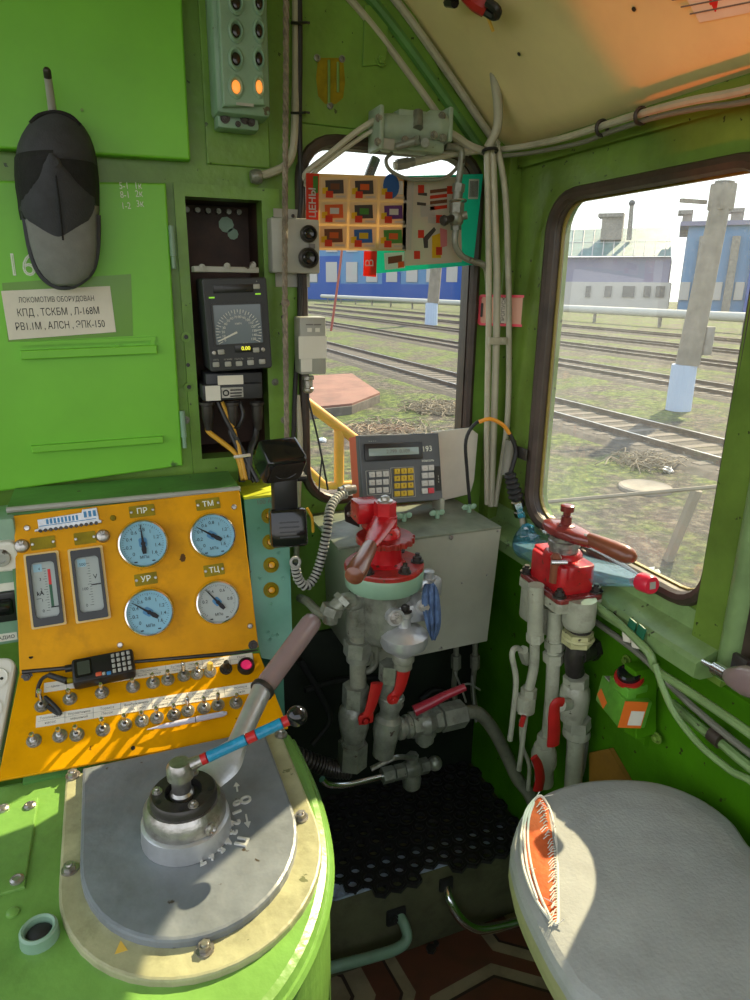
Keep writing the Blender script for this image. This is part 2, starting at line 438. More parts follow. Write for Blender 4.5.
# holes and bolts on the recess frame
b = MB()
for (px, py) in ((283, 317), (186, 337), (189, 387), (280, 333), (188, 365)):
    p = PY(px, py, WY - .007); b.cyl(p, p + V((0, -.0006, 0)), .0045, m=1)
for (px, py, r) in ((186, 337, .011), (189, 387, .011), (277, 334, .012)):
    p = PY(px, py, WY - .006); b.lathe(p, (0, -1, 0), [(r, -.001), (r, .003), (r * .5, .003), (r * .45, 0), (0, 0)], 14)
for (px, py) in ((275, 382), (284, 420), (186, 420)):
    p = PY(px, py, WY - .006); b.bolt(p, (0, -1, 0), .006, .006, m=2)
struct('trim_4', b, [M['wall'], M['black'], M['fit']])

# right wall with two windows, shelf-like sill, post
b = MB(frame((WX, 0, 0), (0, -1, 0), (0, 0, 1)))          # local x = -Y, y = Z, z = -X
W2 = rrect(.575, .76, .075, 6, -1.118, 1.52)
b.hole([(-1.66, 0), (-.775, 0), (-.775, 2.03), (-1.66, 2.03)], W2, -.05, 0, n=8)
W3 = rrect(.575, .82, .03, 4, -.4475, 1.47)
b.hole([(-.775, 0), (.64, 0), (.64, 2.03), (-.775, 2.03)], W3, -.05, 0, n=8)
struct('wall_right', b, M['wallR'])
def along_y(prof, y0, y1, mat, name):
    b = MB(); b.prism(prof, y0, y1, Matrix(((1, 0, 0, 0), (0, 0, 1, 0), (0, 1, 0, 0), (0, 0, 0, 1)))); return struct(name, b, mat)
along_y([(.99, 1.138), (.978, 1.135), (.974, 1.098), (.925, 1.082), (.915, 1.076), (.913, 1.05), (.93, 1.042), (.99, 1.04)], .775, 1.61, M['sill'], 'trim_5')
M['post'] = paint('pale_green_post', (.18, .28, .11), .3, .3, 7, .35, 40, chips=.22, chip_c=(.03, .03, .02), cscale=22)
along_y([(.99, 1.02), (.99, 2.02), (.966, 2.02), (.962, 1.03)], .758, .835, M['wallR'], 'trim_6')
b = MB(); b.cyl((.972, .755, 1.05), (.972, .755, 2.0), .021, n=16); struct('trim_7', b, M['post'])
along_y([(.99, .05), (.99, 1.035), (.968, 1.03), (.968, .05)], .2, 1.605, M['wallD'], 'trim_8')
# corner post of the cab
b = MB(); b.box((.972, 1.58, 1.5), (.05, .06, 1.02), .006); struct('trim_9', b, M['wallR'])
# ridge with drips over the side window
along_y([(.982, 1.985), (.982, 2.01), (.966, 2.02), (.966, 1.978)], -.2, 1.6, M['wallR'], 'trim_10')

# window gaskets, frames and panes
def outline3(poly, Mx, h=0): return [Mx @ V((p[0], p[1], h)) for p in poly]
F1 = frame((0, WY, 0), (1, 0, 0), (0, 0, 1)); F2 = frame((WX, 0, 0), (0, -1, 0), (0, 0, 1))
def glass(name, dust, scratch=True):
    m, t, b = nodes(name)
    out = t.nodes['Material Output']; tc = N(t, 'ShaderNodeTexCoord')
    tr = N(t, 'ShaderNodeBsdfTransparent'); tr.inputs[0].default_value = (.93, .96, .95, 1)
    gl = N(t, 'ShaderNodeBsdfGlossy'); gl.inputs['Roughness'].default_value = .02
    fr = N(t, 'ShaderNodeFresnel', IOR=1.45)
    geo = N(t, 'ShaderNodeNewGeometry'); fm = N(t, 'ShaderNodeMath'); fm.operation = 'MULTIPLY_ADD'   # no mirror at the inner face of the pane
    t.links.new(geo.outputs['Backfacing'], fm.inputs[0]); fm.inputs[1].default_value = -1; fm.inputs[2].default_value = 1
    fx = N(t, 'ShaderNodeMath'); fx.operation = 'MULTIPLY'; t.links.new(fr.outputs[0], fx.inputs[0]); t.links.new(fm.outputs[0], fx.inputs[1])
    m1 = N(t, 'ShaderNodeMixShader'); t.links.new(fx.outputs[0], m1.inputs[0]); t.links.new(tr.outputs[0], m1.inputs[1]); t.links.new(gl.outputs[0], m1.inputs[2])
    df = N(t, 'ShaderNodeBsdfTranslucent'); df.inputs[0].default_value = (.66, .72, .80, 1)
    n1 = N(t, 'ShaderNodeTexNoise', Scale=6.0, Detail=9.0, Roughness=.75); t.links.new(tc.outputs['Object'], n1.inputs['Vector'])
    f = ramp(t, n1.outputs[0], [(.35, (dust * .5,) * 3), (.75, (dust * 1.6,) * 3)]).outputs[0]
    n2 = N(t, 'ShaderNodeTexNoise', Scale=170.0, Detail=2.0); t.links.new(tc.outputs['Object'], n2.inputs['Vector'])
    f2 = ramp(t, n2.outputs[0], [(.66, (0, 0, 0)), (.72, (dust * 1.8,) * 3)]).outputs[0]
    ad = N(t, 'ShaderNodeMath'); ad.operation = 'ADD'; t.links.new(f, ad.inputs[0]); t.links.new(f2, ad.inputs[1])
    m2 = N(t, 'ShaderNodeMixShader'); t.links.new(ad.outputs[0], m2.inputs[0]); t.links.new(m1.outputs[0], m2.inputs[1]); t.links.new(df.outputs[0], m2.inputs[2])
    t.links.new(m2.outputs[0], out.inputs[0]); return m
M['glass1'] = glass('slightly_dusty_glass', .008); M['glass2'] = glass('dirty_hazy_glass', .036)
def grow(poly, d, cx, cy): return [(cx + (x - cx) * (1 + d / .25), cy + (y - cy) * (1 + d / .38)) for x, y in poly]
b = MB(); b.prism(W1, -.028, -.024, F1); w1 = struct('window_1', b, M['glass1'])
b = MB(); b.tube(outline3(W1, F1, .002), .013, 8, closed=True); b.hole(W1, rrect(.426, .81, .072, 6, .668, 1.595), -.045, -.008, F1, n=8); struct('window_frame', b, M['gasket'], w1)
b = MB(); b.prism(W2, -.028, -.024, F2); w2 = struct('window_2', b, M['glass2'])
M['ygasket'] = plain('yellowed_inner_seal', (.22, .17, .03), .5)
b = MB(); b.tube(outline3(W2, F2, .002), .014, 8, closed=True); b.hole(W2, rrect(.552, .737, .066, 6, -1.118, 1.52), -.03, -.004, F2, n=8)
struct('window_frame', b, M['gasket'], w2)
b = MB(); b.hole(rrect(.556, .741, .067, 6, -1.118, 1.52), rrect(.545, .73, .064, 6, -1.118, 1.52), -.026, -.018, F2, n=8); struct('window_seal', b, M['ygasket'], w2)
b = MB(); b.prism(W3, -.03, -.026, F2); w3 = struct('window_3', b, M['glass1'])
b = MB(); b.hole(W3, rrect(.53, .77, .03, 4, -.4475, 1.47), -.04, .012, F2, n=8); struct('window_frame', b, M['gasket'], w3)

b = MB(); b.box((-1.32, .5, .5), (.05, 2.2, 1.0)); struct('wall_left', b, M['wall'])
b = MB(); b.box((-.15, -.62, .5), (2.3, .05, 1.0)); struct('wall_rear', b, M['wall'])
# ceiling: curved cream lining
prof = [(.995, 2.02), (.945, 2.045), (.90, 2.085), (.80, 2.185), (.671, 2.305), (.56, 2.385), (.42, 2.455), (.25, 2.51), (0, 2.55), (-.5, 2.575), (-1.3, 2.58)]
prof2 = smooth_path([V((x, z, 0)) for x, z in prof], 4)
b = MB(); n = len(prof2); vs = []
for y in (-.64, WY + .02):
    vs += [V((p.x, y, p.y)) for p in prof2] + [V((p.x + .03, y, p.y + .03)) for p in prof2]
fs = []
for k in range(n - 1):
    fs += [[k, k + 1, 2 * n + k + 1, 2 * n + k], [n + k, 3 * n + k, 3 * n + k + 1, n + k + 1], [k, n + k, n + k + 1, k + 1], [2 * n + k, 2 * n + k + 1, 3 * n + k + 1, 3 * n + k]]
b.add(vs, fs, 0, True); struct('ceiling', b, M['ceil'])
# seam strips where ceiling meets the back wall
b = MB(); off = [V((p.x - .012, WY - .012, p.y - .012)) for p in prof2]
b.tube(off[4:36], .009, 8); b.tube([p + V((-.028, .002, -.028)) for p in off[3:36]], .012, 8, m=1); b.tube([p + V((-.06, .004, -.045)) for p in off[6:36]], .008, 8, m=0)
struct('trim_11', b, [M['conduit'], M['ledge']])

# platform (step) in front of the brake valves
M['olive'] = paint('dirty_olive_step', (.115, .115, .06), .6, .35, 8, .25, 50, stain=.5, stain_c=(.03, .025, .018))
b = MB(); b.box((.64, 1.43, .125), (.70, .36, .25), .006); struct('trim_12', b, M['olive'])
M['wallshade'] = paint('painted_shade_lower_wall', (.010, .016, .008), .7, .5, 8, .2, 50)
b = MB(); b.box((.64, 1.594, .40), (.68, .012, .82), .003); struct('shade_panel', b, M['wallshade'])  # near-black panel added to stand in for the shade under the heater box
M['ochre'] = paint('ochre_board', (.30, .15, .02), .5, .25, 9, .2, 60)
# ================================================================== OUTSIDE
GZ = -1.7
def ground():
    m, t, b = nodes('dry_grass_and_dirt')
    tc = N(t, 'ShaderNodeTexCoord')
    n1 = N(t, 'ShaderNodeTexNoise', Scale=.55, Detail=6.0, Roughness=.65); t.links.new(tc.outputs['Object'], n1.inputs['Vector'])
    n2 = N(t, 'ShaderNodeTexNoise', Scale=5.5, Detail=8.0, Roughness=.75); t.links.new(tc.outputs['Object'], n2.inputs['Vector'])
    a = ramp(t, n2.outputs[0], [(.36, (.016, .013, .012)), (.5, (.05, .04, .033)), (.62, (.17, .14, .10))]).outputs[0]
    g = ramp(t, n2.outputs[0], [(.36, (.015, .025, .006)), (.5, (.055, .085, .012)), (.62, (.16, .20, .035))]).outputs[0]
    f = ramp(t, n1.outputs[0], [(.43, (0, 0, 0)), (.54, (1, 1, 1))]).outputs[0]
    t.links.new(mixc(t, f, a, g), b.inputs['Base Color']); b.inputs['Roughness'].default_value = .95
    bp = N(t, 'ShaderNodeBump', Strength=.9, Distance=.12); t.links.new(n2.outputs[0], bp.inputs['Height']); t.links.new(bp.outputs[0], b.inputs['Normal'])
    return m
M['ground'] = ground()
M['ballast'] = paint('brown_track_ballast', (.05, .042, .036), .95, .55, 4, .9, 14, stain=.5, stain_c=(.08, .06, .05))
M['rail'] = paint('rusty_rail', (.10, .07, .055), .5, .3, 6, 0, metal=.3)
M['railtop'] = plain('polished_rail_head', (.55, .54, .52), .22, 1.0)
M['sleeper'] = paint('weathered_sleeper', (.12, .10, .085), .9, .35, 3, .3, 20)
b = MB(); b.box((60, 60, GZ - .25), (260, 300, .5)); struct('ground', b, M['ground'])
def track(cx, y0, y1, name_label, n_ind):
    t = thing('railway_track', name_label, 'railway track', (cx, (y0 + y1) / 2, GZ), 'tracks of the yard outside')
    bb = MB(); bb.prism([(-1.7, 0), (1.7, 0), (1.45, .07), (-1.45, .07)], y0, y1, Matrix(((1, 0, 0, cx), (0, 0, 1, 0), (0, 1, 0, GZ), (0, 0, 0, 1)))); o = obj('ballast_bed', bb, M['ballast'], t)
    for s in (-1, 1):
        x = cx + s * .78
        r = MB(); r.prism([(-.065, 0), (.065, 0), (.065, .015), (.012, .03), (.012, .10), (.036, .115), (.036, .15), (-.036, .15), (-.036, .115), (-.012, .10), (-.012, .03), (-.065, .015)], y0, y1, Matrix(((1, 0, 0, x), (0, 0, 1, 0), (0, 1, 0, GZ + .06), (0, 0, 0, 1))))
        r.box((x, (y0 + y1) / 2, GZ + .211), (.06, y1 - y0, .006), m=1)
        obj('rail', r, [M['rail'], M['railtop']], t)
    if n_ind:
        s0 = None
        for k in range(n_ind):
            y = y0 + 1 + .62 * k
            if s0 is None:
                q = MB(); q.box((cx, y, GZ + .055), (2.5, .24, .06), .01); s0 = obj('sleeper', q, M['sleeper'], t); ys = y
            else:
                c = s0.copy(); COL.objects.link(c); c.parent = t; c.location = (0, y - ys, 0); BASE[c.name] = BASE[t.name]
    else:
        q = MB(); y = y0
        while y < y1: q.box((cx, y, GZ + .055), (2.5, .24, .06)); y += .62
        o = obj('sleepers', q, M['sleeper'], t); o['kind'] = 'stuff'
track(12.2, 6, 100, 'nearest railway track, its two rails crossing both windows above the dry bank', 60)
track(20.2, 6, 110, 'second railway track from the cab, just beyond the near grass strip', 0)
track(27.5, 10, 120, 'third railway track from the cab, behind the concrete pole with the white base', 0)
track(34, 10, 130, 'fourth railway track from the cab, farther off in the yard', 0)
track(42, 10, 140, 'farthest railway track, before the pale pipeline and the depot', 0)

# far buildings
A = PZ(545, 309, GZ); B = PZ(770, 314, GZ); E1 = (B - A).normalized(); E1.z = 0; E1.normalize(); NB = V((E1.y, -E1.x, 0))
if NB.dot(A) > 0: NB = -NB
def bp_(px, py, off=0): return on(px, py, A + NB * off, NB)
def slab(b, x0, y0, x1, y1, off, depth, m=0, zlo=None):
    P0 = bp_(x0, y1, off); P1 = bp_(x1, y1, off); z0 = P0.z if zlo is None else zlo; z1 = bp_((x0 + x1) / 2, y0, off).z
    u0 = (P0 - A).dot(E1); u1 = (P1 - A).dot(E1)
    b.box(A + E1 * ((u0 + u1) / 2) + NB * (off - depth / 2) + V((0, 0, (z0 + z1) / 2 - A.z)), (abs(u1 - u0), depth, z1 - z0), m=m, R=Matrix((E1, -NB, V((0, 0, 1)))).transposed())
    return b
M['lav'] = plain('lavender_wall', s2l(120, 118, 145), .8); M['wwall'] = plain('white_wall', s2l(170, 165, 162), .8)
M['bluew'] = plain('light_blue_wall', s2l(85, 125, 165), .7); M['bluec'] = plain('strong_blue_wall', s2l(35, 75, 150), .7)
M['teals'] = paint('weathered_glazed_roof', s2l(70, 100, 98), .5, .35, .6, 0); M['darkw'] = plain('dark_window', (.06, .06, .07), .3)
M['brick'] = paint('grey_brown_brick', (.22, .20, .18), .9, .3, 3, 0); M['pipeln'] = plain('dull_pipeline', (.40, .39, .36), .8); M['concrete'] = paint('dusty_concrete', (.21, .185, .155), .9, .25, 2.5, .4, 20)
M['paleblue'] = plain('pale_blue_pole_paint', s2l(165, 180, 205), .7)
hall = thing('depot_building', 'long depot hall with lavender wall and teal glazed roof beyond the tracks', 'building', A)
b = MB(); slab(b, 535, 257, 668, 282, 0, 25); obj('upper_wall', b, M['lav'], hall)
b = MB(); slab(b, 535, 282, 668, 306, .6, 25, zlo=GZ); obj('lower_wall', b, M['wwall'], hall)
for (x0, x1) in ((585, 590), (604, 611), (622, 634), (643, 650), (655, 664)):
    b = MB(); slab(b, x0, 286, x1, 297, .9, .6); obj('window', b, M['darkw'], hall)
b = MB(); q = [bp_(530, 256, 1), bp_(671, 256, 1), bp_(671, 227, -14), bp_(530, 231, -14)]; q2 = [p + NB * -.8 for p in q]
b.add(q + q2, [[0, 1, 2, 3], [7, 6, 5, 4], [0, 4, 5, 1], [1, 5, 6, 2], [2, 6, 7, 3], [3, 7, 4, 0]]); roof = obj('glazed_roof', b, M['teals'], hall)
for k in range(13):
    x = 540 + k * 10.4; b = MB(); b.tube([bp_(x, 256, 1.2), bp_(x + 3, 229, -13.6)], .10, 4); obj('mullion', b, M['wwall'], roof)
b = MB(); b.tube([bp_(530, 243, -6), bp_(671, 242, -6)], .09, 4); obj('mullion', b, M['wwall'], roof)
wing = thing('depot_wing', 'tall light blue depot wing with blue columns at the right of the hall', 'building', bp_(720, 312))
b = MB(); slab(b, 678, 224, 800, 306, 2, 25, zlo=GZ); obj('wall', b, M['bluew'], wing)
for (x0, x1, m_) in ((690, 700, 'brick'), (722, 730, 'brick'), (744, 749, 'bluec'), (760, 768, 'brick')):
    b = MB(); slab(b, x0, 236, x1, 306, 2.8, 1.0, zlo=GZ); obj('column', b, M[m_], wing)
for (x0, x1) in ((678, 688), (706, 720), (733, 742), (750, 758)):
    b = MB(); slab(b, x0, 282, x1, 300, 2.3, .5); obj('window', b, M['wwall'], wing)
b = MB(); slab(b, 680, 220, 802, 226, 2.8, 27); obj('roof', b, M['lav'], wing)
for i, (x0, y0, x1, y1, lab) in enumerate(((600, 213, 621, 232, 'square brick vent block on the left part of the depot roof'), (680, 210, 690, 228, 'narrow vent turret just left of the concrete pole top'), (729, 208, 741, 226, 'vent turret with a wide cap at the right end of the depot roof'))):
    t = thing('roof_vent', lab, 'roof vent', bp_((x0 + x1) / 2, y1, -6), 'vents on the depot roof')
    b = MB(); slab(b, x0, y0, x1, y1 + 8, -6, 3); obj('shaft', b, M['brick'], t)
    b = MB(); slab(b, x0 - 2, y0, x1 + 2, y0 + 4, -5.5, 4); obj('cap', b, M['brick'], t)
t = thing('mast', 'thin dark mast rising above the glazed depot roof', 'mast', bp_(631, 232, -6))
b = MB(); b.cyl(bp_(629, 240, -6), bp_(632, 203, -6), .45, .35, n=8); obj('shaft', b, M['brick'], t); b = MB(); b.sphere(bp_(632, 203, -6), .6, 8); obj('lamp_head', b, M['darkw'], t)
# blue building seen through the front window
A = PZ(300, 299, GZ); B = PZ(480, 303, GZ); E1 = (B - A).normalized(); NB = V((E1.y, -E1.x, 0))
if NB.dot(A) > 0: NB = -NB
t = thing('blue_building', 'blue yard building with rows of white windows seen under the leaflets', 'building', bp_(400, 301))
b = MB(); slab(b, 270, 215, 500, 301, 0, 30, zlo=GZ); obj('wall', b, M['bluew'], t)
for k in range(9):
    x = 306 + k * 20
    b = MB(); slab(b, x, 262, x + 11, 282, .3, .5); obj('window', b, M['wwall'], t)
for k in range(9):
    x = 306 + k * 20
    b = MB(); slab(b, x, 232, x + 11, 252, .3, .5); obj('window', b, M['wwall'], t)
b = MB(); slab(b, 270, 284, 500, 301, .5, .8, zlo=GZ); obj('plinth', b, M['bluec'], t)
for x0, x1 in ((318, 340), (382, 400), (440, 475)):
    b = MB(); slab(b, x0, 256, x1, 288, .2, .3); obj('panel', b, M['bluec'], t)
# pipeline on posts
p0, p1 = PX(180, 284.5, 52), PX(720, 303, 52)
t = thing('pipeline', 'pale raised pipeline on posts along the far side of the yard', 'pipe', V((52, 80, GZ)))
b = MB(); b.cyl((52, 20, -.35), (52, 170, -.35), .42, n=12); obj('pipe', b, M['pipeln'], t)
for k in range(15):
    b = MB(); b.box((52, 25 + k * 10, -1.2), (.25, .25, 1.1)); obj('post', b, M['brick'], t)

# red and yellow panel close outside the next side window
M['engred'] = plain('engine_red', (.55, .05, .04), .4); M['engyel'] = plain('engine_yellow', (.75, .42, .03), .4); M['engpink'] = plain('engine_faded_red', (.60, .25, .22), .5)
t = thing('side_deflector', 'red and yellow panel close outside the window at the right edge', 'panel', (1.28, .10, .6))
b = MB(); b.box((1.28, .19, .95), (.03, 1.56, .34), .004); obj('lower_band', b, M['engpink'], t)
b = MB(); b.box((1.28, .19, 1.16), (.03, 1.56, .08), .004); obj('red_band', b, M['engred'], t)
b = MB(); b.box((1.28, .19, 1.65), (.03, 1.56, .90), .004); obj('yellow_panel', b, M['engyel'], t)
b = MB(); b.box((1.28, .10, .0), (.05, .05, 1.6)); b.box((1.17, .1, .3), (.22, .05, .05)); obj('bracket', b, M['darkmetal'], t)
# poles
def pole(px, py, ztop, r0, r1, hb, label, mb_, mat):
    P = PZ(px, py, GZ)
    t = thing('concrete_pole', label, 'pole', P, 'poles in the yard')
    b = MB(); b.lathe(P, (0, 0, 1), [(0, 0), (r0 * 1.0, 0), (r0 * .98, hb), (0, hb)], 16, 0, False); obj('painted_base', b, mb_, t)
    b = MB(); b.lathe(P, V((.045, -.033, 1)), [(0, hb), (r0 * .93, hb), (r1, ztop - GZ), (0, ztop - GZ)], 16); obj('shaft', b, mat, t)
    return P, t
P, t = pole(678, 410, 4.6, .36, .25, 1.35, 'thick concrete pole with a white painted base outside the side window', M['paleblue'], M['concrete'])
b = MB(); tp_ = P + V((.27, -.2, 5.9)); b.box(tp_, (.5, .5, .7), .05); b.box(tp_ + V((-.6, .4, -.1)), (.9, .1, .1)); obj('pole_head', b, M['concrete'], t)
b = MB(); b.box(P + V((.42, -.25, 2.05)), (.3, .3, .8), .02); obj('signal_box', b, M['brick'], t)
pole(431, 325, 9, .62, .5, 2.1, 'slim grey pole with a pale blue base seen through the front window', M['paleblue'], M['concrete'])
P = PZ(331, 331, GZ); Q = on(343, 240, P, V((P.x, P.y, 0)))
M['rpost'] = plain('faded_red_post', (.30, .07, .05), .7)
b = MB(); b.tube([P, P.lerp(Q, .6) + V((.05, 0, 0)), Q], .10, 8, smooth=4); tag(obj('signal_post', b, M['rpost']), 'thin leaning red post between the tracks in the front window', 'post')
# manhole, debris, deck, handrail
P = PZ(645, 489, GZ)
b = MB(); b.lathe(P + V((0, 0, 0)), (0, 0, 1), [(.46, 0), (.46, .05), (.42, .07), (.39, .055), (0, .06)], 28); tag(obj('manhole_cover', b, M['concrete']), 'round pale concrete manhole cover in the dirt below the side window', 'manhole cover')
rng = random.Random(3)
def twigs(c, n, R_, L, label):
    b = MB()
    for k in range(n):
        a = rng.uniform(0, 2 * PI); rr = R_ * rng.random() ** .7; p = c + V((rr * math.cos(a), rr * math.sin(a), 0)); d = rng.uniform(0, 2 * PI); l = L * rng.uniform(.3, 1)
        h = rng.uniform(.02, .22)
        b.tube([p + V((0, 0, .02)), p + V((math.cos(d) * l / 2, math.sin(d) * l / 2, h)), p + V((math.cos(d + .4) * l, math.sin(d + .4) * l, rng.uniform(0, .15)))], .012, 4, smooth=2)
    return tag(obj('dry_twigs', b, M['straw']), label, 'twigs', kind='stuff')
M['straw'] = paint('dry_straw_twigs', (.26, .21, .145), .9, .35, 3, 0)
twigs(PZ(640, 464, GZ), 110, .6, .6, 'heap of dry twigs beside the nearest rail in the side window')
twigs(PZ(440, 410, GZ), 330, 1.0, .7, 'tangle of dead weeds on the bank under the front window')
twigs(PZ(392, 432, GZ), 260, 1.2, .7, 'dry weeds in front of the rusty deck')
t = thing('rusty_deck', 'low rusty red deck on a timber edge beside the track', 'platform', PZ(330, 400, GZ))
q = [PZ(270, 412, -1.42), PZ(352, 404, -1.42), PZ(380, 393, -1.42), PZ(352, 374, -1.42), PZ(270, 378, -1.42)]
M['rdeck'] = paint('rusty_red_sheet', (.17, .07, .05), .8, .3, 1.2, .2, 8, stain=.4, stain_c=(.2, .12, .08))
b = MB(); b.prism([(p.x, p.y) for p in q], -1.46, -1.40); obj('deck_sheet', b, M['rdeck'], t)
b = MB(); b.prism([(p.x * .995, p.y * .995) for p in q], GZ, -1.462); obj('timber_edge', b, M['sleeper'], t)
M['yrail'] = paint('orange_yellow_handrail', (.72, .34, .04), .4, .15, 5, .1)
t = thing('walkway_handrail', 'orange yellow handrail of the outside walkway below the front window', 'handrail', (.55, 2.0, .4))
b = MB(); b.tube([PY(285, 386, 2.0), PY(303, 400, 2.0), PY(352, 437, 2.0), PY(400, 473, 2.0)], .017, 10); obj('top_rail', b, M['yrail'], t)
b = MB(); b.tube([PY(339, 430, 2.0), PY(339, 640, 2.0)], .016, 10); obj('post', b, M['yrail'], t)
b = MB(); b.tube([PY(280, 444, 2.0), PY(305, 467, 2.0), PY(345, 505, 2.0)], .013, 10); obj('brace', b, M['yrail'], t)
b = MB(); b.tube([PY(280, 489, 2.0), PY(360, 484, 2.0)], .013, 10); obj('lower_rail', b, M['yrail'], t)
M['post_old'] = plain('grey_stake', (.20, .17, .13), .9)
P = PZ(668, 560, GZ); b = MB(); b.tube([P, on(697, 490, P, V((P.x, P.y, 0)))], .075, 6); tag(obj('stake', b, M['post_old']), 'short leaning stake in the grass below the side window', 'stake')
b = MB(); b.tube([V((4.0, 5.2, -.9)), on(535, 503, (5, 5, 0), (1, 1, 0)), on(725, 486, (5, 5, 0), (1, 1, 0))][1:], .022, 6)
tag(obj('guard_wire', b, M['post_old']), 'thin stretched rail crossing low in front of the manhole cover', 'rail')
# litter
for i, (px, py, c, l, r) in enumerate(((628, 561, (.55, .08, .05), 'red crumpled wrapper on the grass below the side window', .10), (652, 572, (.7, .7, .66), 'white litter bag beside the red wrapper', .10), (668, 470, (.75, .72, .7), 'white scrap lying above the manhole cover', .12), (322, 440, (.7, .7, .72), 'pale scrap in the grass in front of the rusty deck', .10))):
    b = MB(); c0 = PZ(px, py, GZ + .05)
    b.sphere(c0, r, 10, sc=(1, .8, .45)); b.v = [p + V((rng.uniform(-.03, .03), rng.uniform(-.03, .03), rng.uniform(-.03, .03))) for p in b.v]
    tag(obj('litter', b, plain('litter_%d' % i, c, .7)), l, 'litter', 'litter in the yard')
# ================================================================== CONTROL DESK
DB = V((.03, 1.25, 0))
desk = thing('control_desk', 'green control desk with a yellow gauge and switch panel and a rounded end', 'control desk', DB)
OU = V((0, 1.30, .985)); VU = V((0, .12, .285)).normalized(); FU = frame(OU, (1, 0, 0), VU); NU = V(FU.col[2][:3])
OL = V((0, 1.13, .875)); VL = V((0, .17, .11)).normalized(); FL = frame(OL, (1, 0, 0), VL); NL = V(FL.col[2][:3])
def fu(px, py, h=0): return on(px, py, OU + NU * h, NU)
def fl(px, py, h=0): return on(px, py, OL + NL * h, NL)
def loc2(F_, p): q = F_.inverted() @ V(p); return (q.x, q.y)
DT = .862
# shell: counter with the rounded right end
out = [(.247, 1.16), (.271, 1.12), (.2735, .99), (.266, .89), (.247, .80), (.214, .725), (.168, .66), (.11, .61), (.045, .578), (-.03, .56), (-.75, .56), (-.75, 1.16)]
o2 = [V((x, y, 0)) for x, y in out]; sm_ = [(p.x, p.y) for p in smooth_path(o2[1:10], 4)]
poly = [out[0]] + sm_ + out[10:]
b = MB(); b.prism(poly, 0, DT, bev=.014, sm=False)
obj('counter', b, M['desk'], desk)
# rolled edge strip round the counter
b = MB(); b.tube([V((x + .0, y, DT - .022)) for x, y in sm_], .008, 6); obj('edge_strip', b, M['desk'], desk)
# raised console carrying the panels
prof = [(1.14, .5), (1.14, .868), (1.302, .978), (1.424, 1.268), (1.432, 1.283), (1.575, 1.283), (1.575, .5)]
MX = Matrix(((0, 0, 1, 0), (1, 0, 0, 0), (0, 1, 0, 0), (0, 0, 0, 1)))
b = MB(); b.prism(prof, -.206, .246, MX); obj('console_shell', b, M['ledge'], desk)
b = MB(); b.tube([(-.206, 1.424, 1.281), (.246, 1.424, 1.281)], .006, 8); obj('console_edge', b, M['lgrey'], desk)
# upper panel
qu = [loc2(FU, fu(*p)) for p in ((14, 516), (239, 490), (259, 652), (20, 674))]
b = MB(); b.prism(qu, .0, .005, FU, bev=.0015); up = obj('gauge_panel', b, M['yellow'], desk)
ql = [loc2(FL, fl(*p)) for p in ((20, 674), (259, 654), (288, 729), (-2, 782))]
b = MB(); b.prism(ql, .0, .005, FL, bev=.0015); lp = obj('switch_panel', b, M['yellow'], desk)
b = MB(); b.cyl(fu(22, 672, .006), fu(258, 651, .006), .004, n=8); obj('panel_hinge', b, M['darkmetal'], desk)

def at_u(px, py, rot=0, h=.005):
    P = fu(px, py, h); F_ = FU.copy(); F_.translation = P
    return F_ @ Matrix.Rotation(rot, 4, 'Z')
def at_l(px, py, rot=0, h=.005):
    P = fl(px, py, h); F_ = FL.copy(); F_.translation = P
    return F_ @ Matrix.Rotation(rot, 4, 'Z')
def gauge(px, py, r, ang, label, dial, nums, cap):
    F_ = at_u(px, py); c = F_.translation; z = NU
    g = MB(); g.lathe(c, z, [(r * 1.03, 0), (r * 1.03, .004), (r, .010), (r * .955, .020), (r * .90, .021), (r * .88, .012), (0, .012)], 36)
    o = obj('pressure_gauge', g, M['chrome'], desk); o['label'] = label
    g = MB(F_); g.prism(circ(r * .885, 32), .0118, .0135)
    d = obj('dial', g, dial, o)
    g = MB(F_); z0 = .0138
    for k in range(41):
        a = math.radians(225 - 270 * k / 40); L = .10 if k % 5 == 0 else .05
        R_ = Matrix.Rotation(a, 4, 'Z'); g2 = MB(F_ @ R_); g2.box((r * (.80 - L / 2), 0, z0), (r * L, r * .016, .0003)); g.v += g2.v
        n0 = len(g.v) - 8; g.f += [[n0 + i for i in f] for f in g2.f]; g.mi += g2.mi; g.sm += g2.sm
    for k, s_ in enumerate(nums):
        a = math.radians(225 - 270 * k / (len(nums) - 1)); g.text(s_, Matrix.Translation((r * .56 * math.cos(a), r * .56 * math.sin(a), z0)), r * .20, .0002)
    g.text(cap, Matrix.Translation((0, -r * .55, z0)), r * .17, .0002)
    for dx in (-.15, .15): g.box((dx * r * 2.3, -r * .72, z0), (r * .12, r * .05, .0003))
    obj('dial_marks', g, M['ink'], o)
    g = MB(F_ @ Matrix.Translation((0, 0, z0 + .0002)) @ Matrix.Rotation(math.radians(ang - 90), 4, 'Z'))
    g.prism(rrect(r * .32, r * .38, r * .08, 3, 0, r * .05), -.0001, .0003); obj('dial_emblem', g, M['blueink'], o)
    g = MB(F_ @ Matrix.Rotation(math.radians(ang), 4, 'Z')); h = z0 + .002
    g.prism([(-r * .42, -r * .07), (-r * .22, -r * .10), (0, -r * .05), (r * .78, -r * .012), (r * .78, r * .012), (0, r * .05), (-r * .22, r * .10), (-r * .42, r * .07)], h, h + .001)
    g.cyl((0, 0, z0), (0, 0, h + .003), r * .09, n=12); obj('needle', g, M['ink'], o)
n16 = ['0', '0.2', '0.4', '0.6', '0.8', '1', '1.2', '1.4', '1.6']
gauge(143, 544, .0500, 93, 'pressure gauge under the ПР plate, needle upright', M['dial'], n16, 'МПа')
